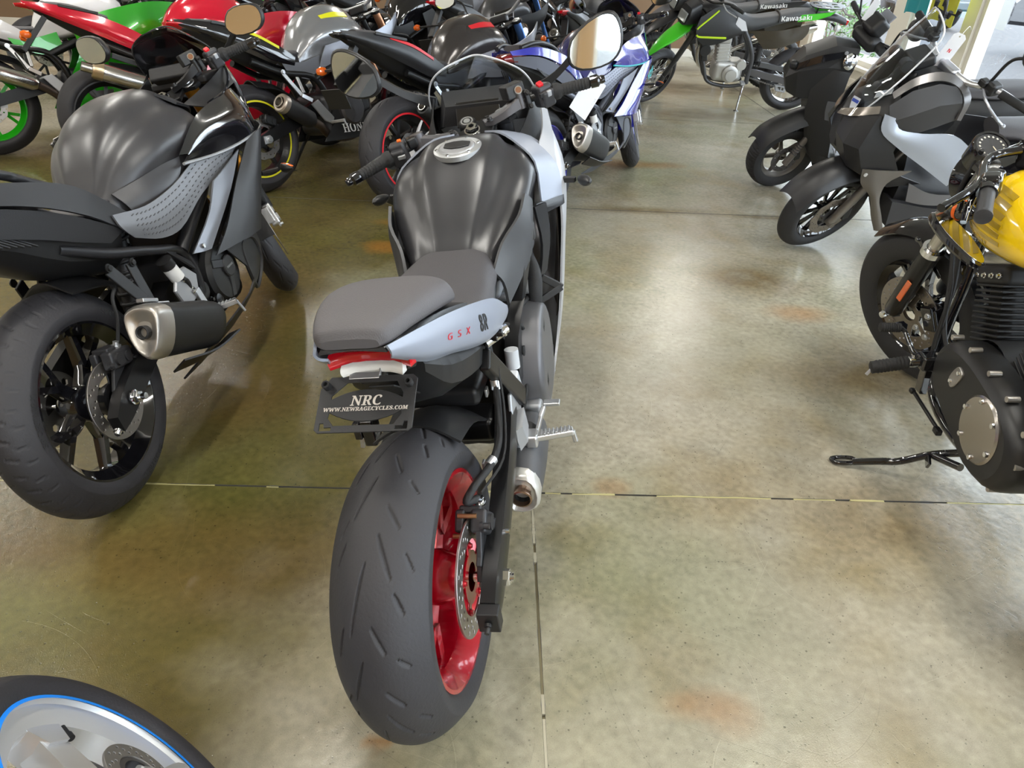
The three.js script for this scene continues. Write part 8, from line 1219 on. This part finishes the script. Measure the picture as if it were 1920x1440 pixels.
  const ex = K.grp('exhaust'); B('muffler', turn([[0, 0.03], [0.04, 0.05], [0.34, 0.052], [0.38, 0.035], [0.38, 0]], [0.22, 0.66, 0.14], [-0.95, 0.3, 0], 20), m.steel, ex); B('header_pipe', tube([[0.86, 0.66, 0.02], [0.98, 0.56, 0.06], [0.92, 0.36, 0.09], [0.70, 0.48, 0.13], [0.45, 0.60, 0.13], [0.22, 0.66, 0.14]], 0.02), m.steel, ex);
  B('side_stand', [tube([[0.50, 0.29, -0.12], [0.52, 0.16, -0.165], [0.535, 0.045, -0.208]], 0.010), rbox(0.045, 0.006, 0.03, 0.002, [0.537, 0.047, -0.212], [-0.2, 0, 0])], m.chrome);
  K.m = steerM(WB, 0.07, 26, o.steer ?? 36);
  const fe = K.grp('front_end');
  for (const s of [1, -1]) B('fork_leg', [cyl([1.045, 0.97, s * 0.10], [1.28, 0.50, s * 0.10], 0.028), cyl([1.27, 0.52, s * 0.10], [1.415, 0.27, s * 0.10], 0.024), rbox(0.05, 0.10, 0.03, 0.01, [1.40, 0.31, s * 0.11], [0, 0, 0.45])], o.forkM ?? mat([0.02, 0.02, 0.02], 0.35), fe);
  B('fork_clamp', [rbox(0.06, 0.04, 0.25, 0.01, [1.07, 0.96, 0], [0, 0, -0.45]), rbox(0.06, 0.04, 0.25, 0.01, [1.16, 0.78, 0], [0, 0, -0.45])], m.plastic, fe);
  B('front_fender', loftSym([[[1.56, 0.575, 0], [1.56, 0.57, 0.02], [1.56, 0.555, 0]], [[1.47, 0.66, 0], [1.47, 0.645, 0.055], [1.46, 0.61, 0]], [[1.32, 0.745, 0], [1.32, 0.72, 0.085], [1.31, 0.69, 0]], [[1.15, 0.82, 0], [1.15, 0.79, 0.08], [1.13, 0.74, 0]], [[1.02, 0.80, 0], [1.02, 0.78, 0.06], [1.02, 0.75, 0]]], { nu: 4, nv: 3 }), o.body, fe);
  const hl = K.grp('headlight'); B('lamp_mask', loftSym([[[1.14, 1.02, 0], [1.14, 1.01, 0.08], [1.16, 0.84, 0.09], [1.17, 0.82, 0]], [[1.24, 0.99, 0], [1.24, 0.98, 0.06], [1.27, 0.84, 0.06], [1.27, 0.82, 0]]], { nu: 2, nv: 2 }), m.satin, hl); B('lamp_lens', rbox(0.02, 0.09, 0.10, 0.008, [1.27, 0.90, 0], [0, 0, 0.2]), mat([0.5, 0.52, 0.52], 0.08, 0.6), hl);
  const hb = K.grp('handlebar'); B('bar_tube', tube([[0.96, 1.10, -0.40], [1.0, 1.10, -0.25], [1.05, 1.04, -0.10], [1.06, 1.03, 0], [1.05, 1.04, 0.10], [1.0, 1.10, 0.25], [0.96, 1.10, 0.40]], 0.012), m.satin, hb);
  for (const s of [1, -1]) { B('grip', cyl([0.99, 1.10, s * 0.28], [0.955, 1.10, s * 0.41], 0.017), m.rubber, hb); B('lever', tube([[1.04, 1.09, s * 0.22], [1.05, 1.07, s * 0.3], [1.01, 1.06, s * 0.40]], 0.006), m.castAlu, hb); }
  const fw = spoked('front_wheel', WB, Rf, 0.112, 0.222, o.knobby ? kb : gr); B('brake_disc', discGeo(WB, Rf, 0.10, 0.13, -0.065, 0.004, 18, 0.005), m.disc, fw);
  K.m = null;
}
{
  const green = mat([0.05, 0.52, 0.012], 0.28, 0, { clearcoat: 0.5 }), acc = mat([0.50, 0.72, 0.02], 0.4), blk = m.satin;
  let K = bikeAt('supermoto_motorcycle', 'black supermoto motorcycle with a lime green front fender and wire wheels', 'motorcycle', 2.66, -7.777, -91, 11.9);
  dirtBike(K, { body: green, accent: acc, word: 'Kawasaki', rack: true });
  K = bikeAt('dirt_motorcycle', 'black dirt motorcycle with knobby tires behind the lime green fender one', 'motorcycle', 2.80, -8.95, -88, 10);
  dirtBike(K, { body: blk, accent: mat([0.6, 0.6, 0.62], 0.4), word: 'Kawasaki', knobby: true, tireM: m.tire, steer: 30, tankM: m.satin });
  K = bikeAt('dirt_motorcycle', 'black dirt motorcycle with knobby tires and grey rear fender near the window wall', 'motorcycle', 2.95, -10.0, -86, 10);
  dirtBike(K, { body: mat([0.10, 0.10, 0.11], 0.4), accent: mat([0.55, 0.55, 0.57], 0.4), knobby: true, tireM: m.tire, steer: 28 });
}
// ---------- silver wheel of the bike at the photographer's feet ----------
{
  const K = bikeAt('touring_motorcycle', 'front end of a motorcycle with a silver blue-striped cast wheel', 'motorcycle', -0.496, -0.644, -48, 31, 0.009);
  const B = (n, g, mt, p, l) => K.add(n, g, mt, p, l), alu = mat([0.70, 0.71, 0.73], 0.32, 0.6);
  const WB = 0, R = 0.30;
  const fw = K.grp('front_wheel');
  B('tire', tireGeo(WB, R, R, 0.125, 0.222, { ns: 240, np: 40, groove: slashes([[0, 0.002, 0.05, 0.030, 0.003], [0.05, -0.002, 0.10, -0.030, 0.003], [0.02, 0.036, 0.05, 0.05, 0.002]], 0.1, 1.88, 0.003) }), m.tireWorn, fw);
  B('rim', rimGeo(WB, R, 0.226, 0.096, 0.010, 0.046), alu, fw);
  for (const s of [1, -1]) B('rim_stripe', turn([[s * 0.0492, 0.215], [s * 0.0492, 0.2215], [s * 0.0485, 0.2215], [s * 0.0485, 0.215], [s * 0.0492, 0.215]], [WB, R, 0], [0, 0, 1], 90), mat([0.01, 0.24, 0.86], 0.35), fw);
  for (let i = 0; i < 3; i++) { const a = 0.38 + i * 2.094; B('spoke', [spokeGeo(WB, R, a, 0.04, 0.19, 0.07, 0.055, 0.05), spokeGeo(WB, R, a, 0.14, 0.20, 0.05, 0.10, 0.055)], alu, fw); }
  B('hub', hubGeo(WB, R, 0.055, 0.10), alu, fw);
  B('valve', [cyl([WB + 0.178, R + 0.02, 0.02], [WB + 0.152, R + 0.022, 0.024], 0.0045), cyl([WB + 0.155, R + 0.022, 0.024], [WB + 0.143, R + 0.023, 0.026], 0.006)], m.plastic, fw);
  for (const s of [1, -1]) { B('brake_disc', discGeo(WB, R, 0.04, 0.068, s * 0.075, 0.005, 36, 0.003), mat([0.22, 0.21, 0.20], 0.45, 0.7), fw); B('disc_carrier', turn([[s * 0.05, 0.03], [s * 0.072, 0.042], [s * 0.075, 0.042], [s * 0.077, 0.03]], [WB, R, 0], [0, 0, 1], 32), m.gunmetal, fw); }
  const fe = K.grp('front_end');
  for (const s of [1, -1]) B('fork_leg', [cyl([WB - 0.055, R - 0.01, s * 0.11], [WB - 0.24, R + 0.38, s * 0.11], 0.026), cyl([WB - 0.23, R + 0.36, s * 0.11], [WB - 0.38, R + 0.68, s * 0.11], 0.021)], m.castAlu, fe);
  B('axle', [cyl([WB, R, -0.082], [WB, R, 0.082], 0.014), ...[1, -1].map((s) => bar([WB, R, s * 0.085], [WB - 0.06, R - 0.005, s * 0.10], 0.03, 0.012))], m.castAlu, fe);
  B('fork_clamp', rbox(0.07, 0.04, 0.28, 0.012, [WB - 0.37, R + 0.66, 0], [0, 0, 0.43]), m.castAlu, fe);
}
// ---------- the second row of bikes, seen over and between the first ----------
{
  const list = [
    ['green and white sport motorcycle behind the red sport bike', -3.35, -6.55, 45, { fairing: mat([0.03, 0.45, 0.01], 0.18, 0, { clearcoat: 1 }), body: mat([0.6, 0.6, 0.62], 0.3), tank: mat([0.03, 0.45, 0.01], 0.18, 0, { clearcoat: 1 }) }],
    ['black naked motorcycle with finned engine behind the red sport bike', -2.35, -6.5, 40, { body: m.gloss, tank: m.gloss, barM: m.castAlu }],
    ['black faired motorcycle behind the grey naked one', -1.35, -6.4, 36, { fairing: m.matte, body: m.matte, tank: m.gloss, forkM: mat([0.42, 0.20, 0.11], 0.3, 0.8) }],
    ['dark grey naked motorcycle behind the red pinstriped one', -0.48, -6.35, 30, { body: m.satin, tank: mat([0.06, 0.06, 0.065], 0.3, 0.4), shroud: m.matte, forkM: mat([0.10, 0.22, 0.55], 0.3, 0.8) }],
    ['black naked motorcycle with lime fork legs behind the blue bike', 0.47, -6.2, 15, { body: m.satin, tank: m.matte, forkM: mat([0.42, 0.70, 0.05], 0.35), shroud: m.matte }],
    ['red and black sport motorcycle in the rear row by the back wall', -4.4, -6.9, 46, { fairing: mat([0.5, 0.01, 0.02], 0.2, 0, { clearcoat: 1 }), body: m.gloss, tank: m.gloss }],
    ['black sport motorcycle in the rear row near the dirt bikes', 0.1, -8.4, 30, { fairing: m.gloss, body: m.gloss, tank: m.gloss }],
    ['matte grey sport motorcycle standing in the rear row', -1.2, -8.5, 34, { fairing: mat([0.12, 0.12, 0.13], 0.4, 0.3), body: m.satin, tank: mat([0.12, 0.12, 0.13], 0.4, 0.3) }],
    ['black naked motorcycle with orange wheels in the rear row', -2.5, -8.6, 38, { body: m.satin, tank: m.satin, stripe: m.orange }]];
  for (const [label, x, z, psi, o] of list) { const K = bikeAt(o.fairing ? 'sport_motorcycle' : 'naked_motorcycle', label, 'motorcycle', x, z, psi, 10, 0.0015, 'motorcycles parked in the rows behind'); roadBike(K, { steer: 20, ...o }); }
}
// ---------- cloths hung in the window ----------
function cloth(label, material, x, z0, z1, ys, folds) {
  const rows = ys.map((y, i) => Array.from({ length: 13 }, (_, j) => { const t = j / 12; const [wx, wz] = toWorld(x + 0.018 * Math.sin(t * folds * 6.28 + i * 0.5) + 0.004 * i, lerp(z0, z1, t)); return [wx, y - 0.02 * Math.sin(t * 5 + i), wz]; }));
  return single('hanging_cloth', sheet(rows, { t: 0.004, nu: 4, nv: 2 }), material, label, 'cloth');
}
cloth('teal microfibre cloth hanging in front of the window', mat([0.02, 0.24, 0.28], 0.9, 0, { sheen: 0.6, sheenRoughness: 0.6 }), 4.22, -8.22, -7.78, [1.55, 1.3, 1.1, 0.90], 2);
cloth('olive yellow cloth hanging beside the teal one', mat([0.40, 0.40, 0.03], 0.9, 0, { sheen: 0.6, sheenRoughness: 0.6 }), 4.22, -7.74, -7.22, [1.55, 1.3, 1.1, 0.88], 1.5);
{ const [ax, az] = toWorld(4.24, -8.36), [bx, bz] = toWorld(4.24, -7.18); single('hanging_rail', [cyl([ax, 1.578, az], [bx, 1.578, bz], 0.012), cyl([ax, 1.578, az], [ax + 0.16, 1.578, az], 0.01), cyl([bx, 1.578, bz], [bx + 0.16, 1.578, bz], 0.01)], m.castAlu, 'thin metal rail carrying the cloths across the window', 'rail'); }
// ---------- outside: parking lot, shrubs, a pickup and a car ----------
struct('ground_outside', [box(4.62, 40, -0.3, -0.05, -40, 30), box(-20, 4.62, -0.3, -0.05, 4.85, 30)], mat([0.045, 0.045, 0.048], 0.9));
struct('pavement', [box(4.62, 5.9, -0.05, 0.02, -30, 8)], mat([0.16, 0.15, 0.14], 0.9));
const leafA = mat([0.05, 0.17, 0.03], 0.6, 0, { transmission: 0.3, thickness: 0, side: THREE.DoubleSide }), leafB = mat([0.10, 0.24, 0.05], 0.6, 0, { transmission: 0.3, thickness: 0, side: THREE.DoubleSide });
function shrub(label, x, z, h, n) {
  const [wx, wz] = toWorld(x, z), t = thing('garden_shrub', label, 'shrub', [wx, 0.0, wz], 0, 'shrubs outside the window'), K = new Kit(t);
  for (let i = 0; i < 6; i++) K.add('stem', tube([[0, 0, 0], [(rnd() - 0.5) * 0.3, h * 0.5, (rnd() - 0.5) * 0.3], [(rnd() - 0.5) * 0.5, h * (0.7 + 0.3 * rnd()), (rnd() - 0.5) * 0.5]], 0.008, { rad: 5, r1: 0.004 }), mat([0.12, 0.08, 0.05], 0.8));
  const shape = sheet([[[0, 0, 0], [0.03, 0.02, 0.012], [0.075, 0.018, 0]], [[0, 0, 0.001], [0.035, 0.012, 0.03], [0.075, 0.017, 0.001]]], { t: 0.0006, nu: 1, nv: 3 });
  const mk = (k) => { const gs = []; for (let i = 0; i < n / 2; i++) { const a = rnd() * 6.28, r = Math.sqrt(rnd()) * h * 0.45, y = h * (0.15 + 0.85 * rnd()); gs.push(put(shape, [Math.cos(a) * r * (1.2 - 0.5 * y / h), y, Math.sin(a) * r * (1.2 - 0.5 * y / h)], [rnd() * 2 - 1, rnd() * 6.28, rnd() * 1.6 - 0.6], 1 + rnd() * 0.8)); } return gs; };
  const f1 = K.add('foliage', mk(0), leafA); f1.userData.kind = 'stuff'; const f2 = K.add('young_foliage', mk(1), leafB); f2.userData.kind = 'stuff';
}
shrub('leafy green shrub outside the window beside the corner post', 5.25, -11.3, 0.75, 420);
shrub('taller leafy shrub outside, farther along the pavement', 5.4, -12.6, 0.9, 380);
shrub('low leafy shrub outside the middle window', 5.6, -5.6, 0.6, 320);
function parked(name, label, category, x, z, ang, paint, truck) {
  const [wx, wz] = toWorld(x, z), t = thing(name, label, category, [wx, -0.05, wz], ang), K = new Kit(t), W = 0.92;
  const prof = truck ? [[-2.6, 0.55], [-2.6, 1.05], [-0.75, 1.08], [-0.6, 1.75], [0.6, 1.80], [1.25, 1.18], [2.45, 1.05], [2.65, 0.85], [2.65, 0.5]] : [[-2.2, 0.5], [-2.25, 1.0], [-1.9, 1.15], [-1.2, 1.5], [0.3, 1.52], [1.05, 1.05], [2.0, 0.92], [2.2, 0.7], [2.2, 0.45]];
  K.add('body', prism([...prof], -W, W, 0.06), paint);
  const gl = truck ? [[-0.55, 1.12], [-0.48, 1.68], [0.55, 1.72], [1.12, 1.18]] : [[-1.55, 1.12], [-1.1, 1.44], [0.25, 1.46], [0.85, 1.06]];
  for (const s of [1, -1]) K.add('side_window', prism(gl, s > 0 ? W - 0.01 : -W - 0.012, s > 0 ? W + 0.012 : -W + 0.01, 0.004), m.gloss);
  for (const wx2 of truck ? [-1.6, 1.7] : [-1.4, 1.4]) for (const s of [1, -1]) { const g = K.grp('wheel'); K.add('tire', tireGeo(wx2, 0.36, 0.36, 0.22, 0.22, { ns: 40, np: 12, squareness: 1 }).translate(0, 0, s * 0.84), m.tire, g); K.add('rim', turn([[-0.02, 0.21], [0.06, 0.21], [0.07, 0.1], [0.07, 0]], [wx2, 0.36, s * 0.86], [0, 0, s], 24), m.castAlu, g); }
  for (const s of [1, -1]) { K.add('tail_lamp', rbox(0.06, 0.22, 0.14, 0.02, [truck ? -2.6 : -2.22, 0.9, s * 0.82]), m.redLens); K.add('headlight', rbox(0.1, 0.12, 0.24, 0.03, [truck ? 2.6 : 2.14, 0.78, s * 0.72]), m.alu); }
  if (truck) K.add('bed_cover', rbox(1.8, 0.05, 1.7, 0.02, [-1.68, 1.10, 0]), mat([0.5, 0.5, 0.52], 0.5));
  K.add('bumper', [rbox(0.14, 0.2, 1.8, 0.05, [truck ? -2.66 : -2.26, 0.52, 0])], m.gunmetal);
}
parked('pickup_truck', 'grey pickup truck parked outside the windows', 'truck', 10.8, -11.5, rad(120), mat([0.03, 0.03, 0.034], 0.25, 0.4, { clearcoat: 0.8 }), true);
parked('parked_car', 'white car parked outside beyond the pickup', 'car', 9.6, -19.5, rad(92), mat([0.16, 0.16, 0.17], 0.2, 0.1, { clearcoat: 0.8 }), false);
single('roadside_pole', [cyl([...(([x, z]) => [x, 0, z])(toWorld(4.95, -6.75))], [...(([x, z]) => [x, 3.2, z])(toWorld(4.95, -6.75))], 0.035)], m.castAlu, 'bare grey metal pole outside the window', 'pole');
renderer.render(scene, camera);
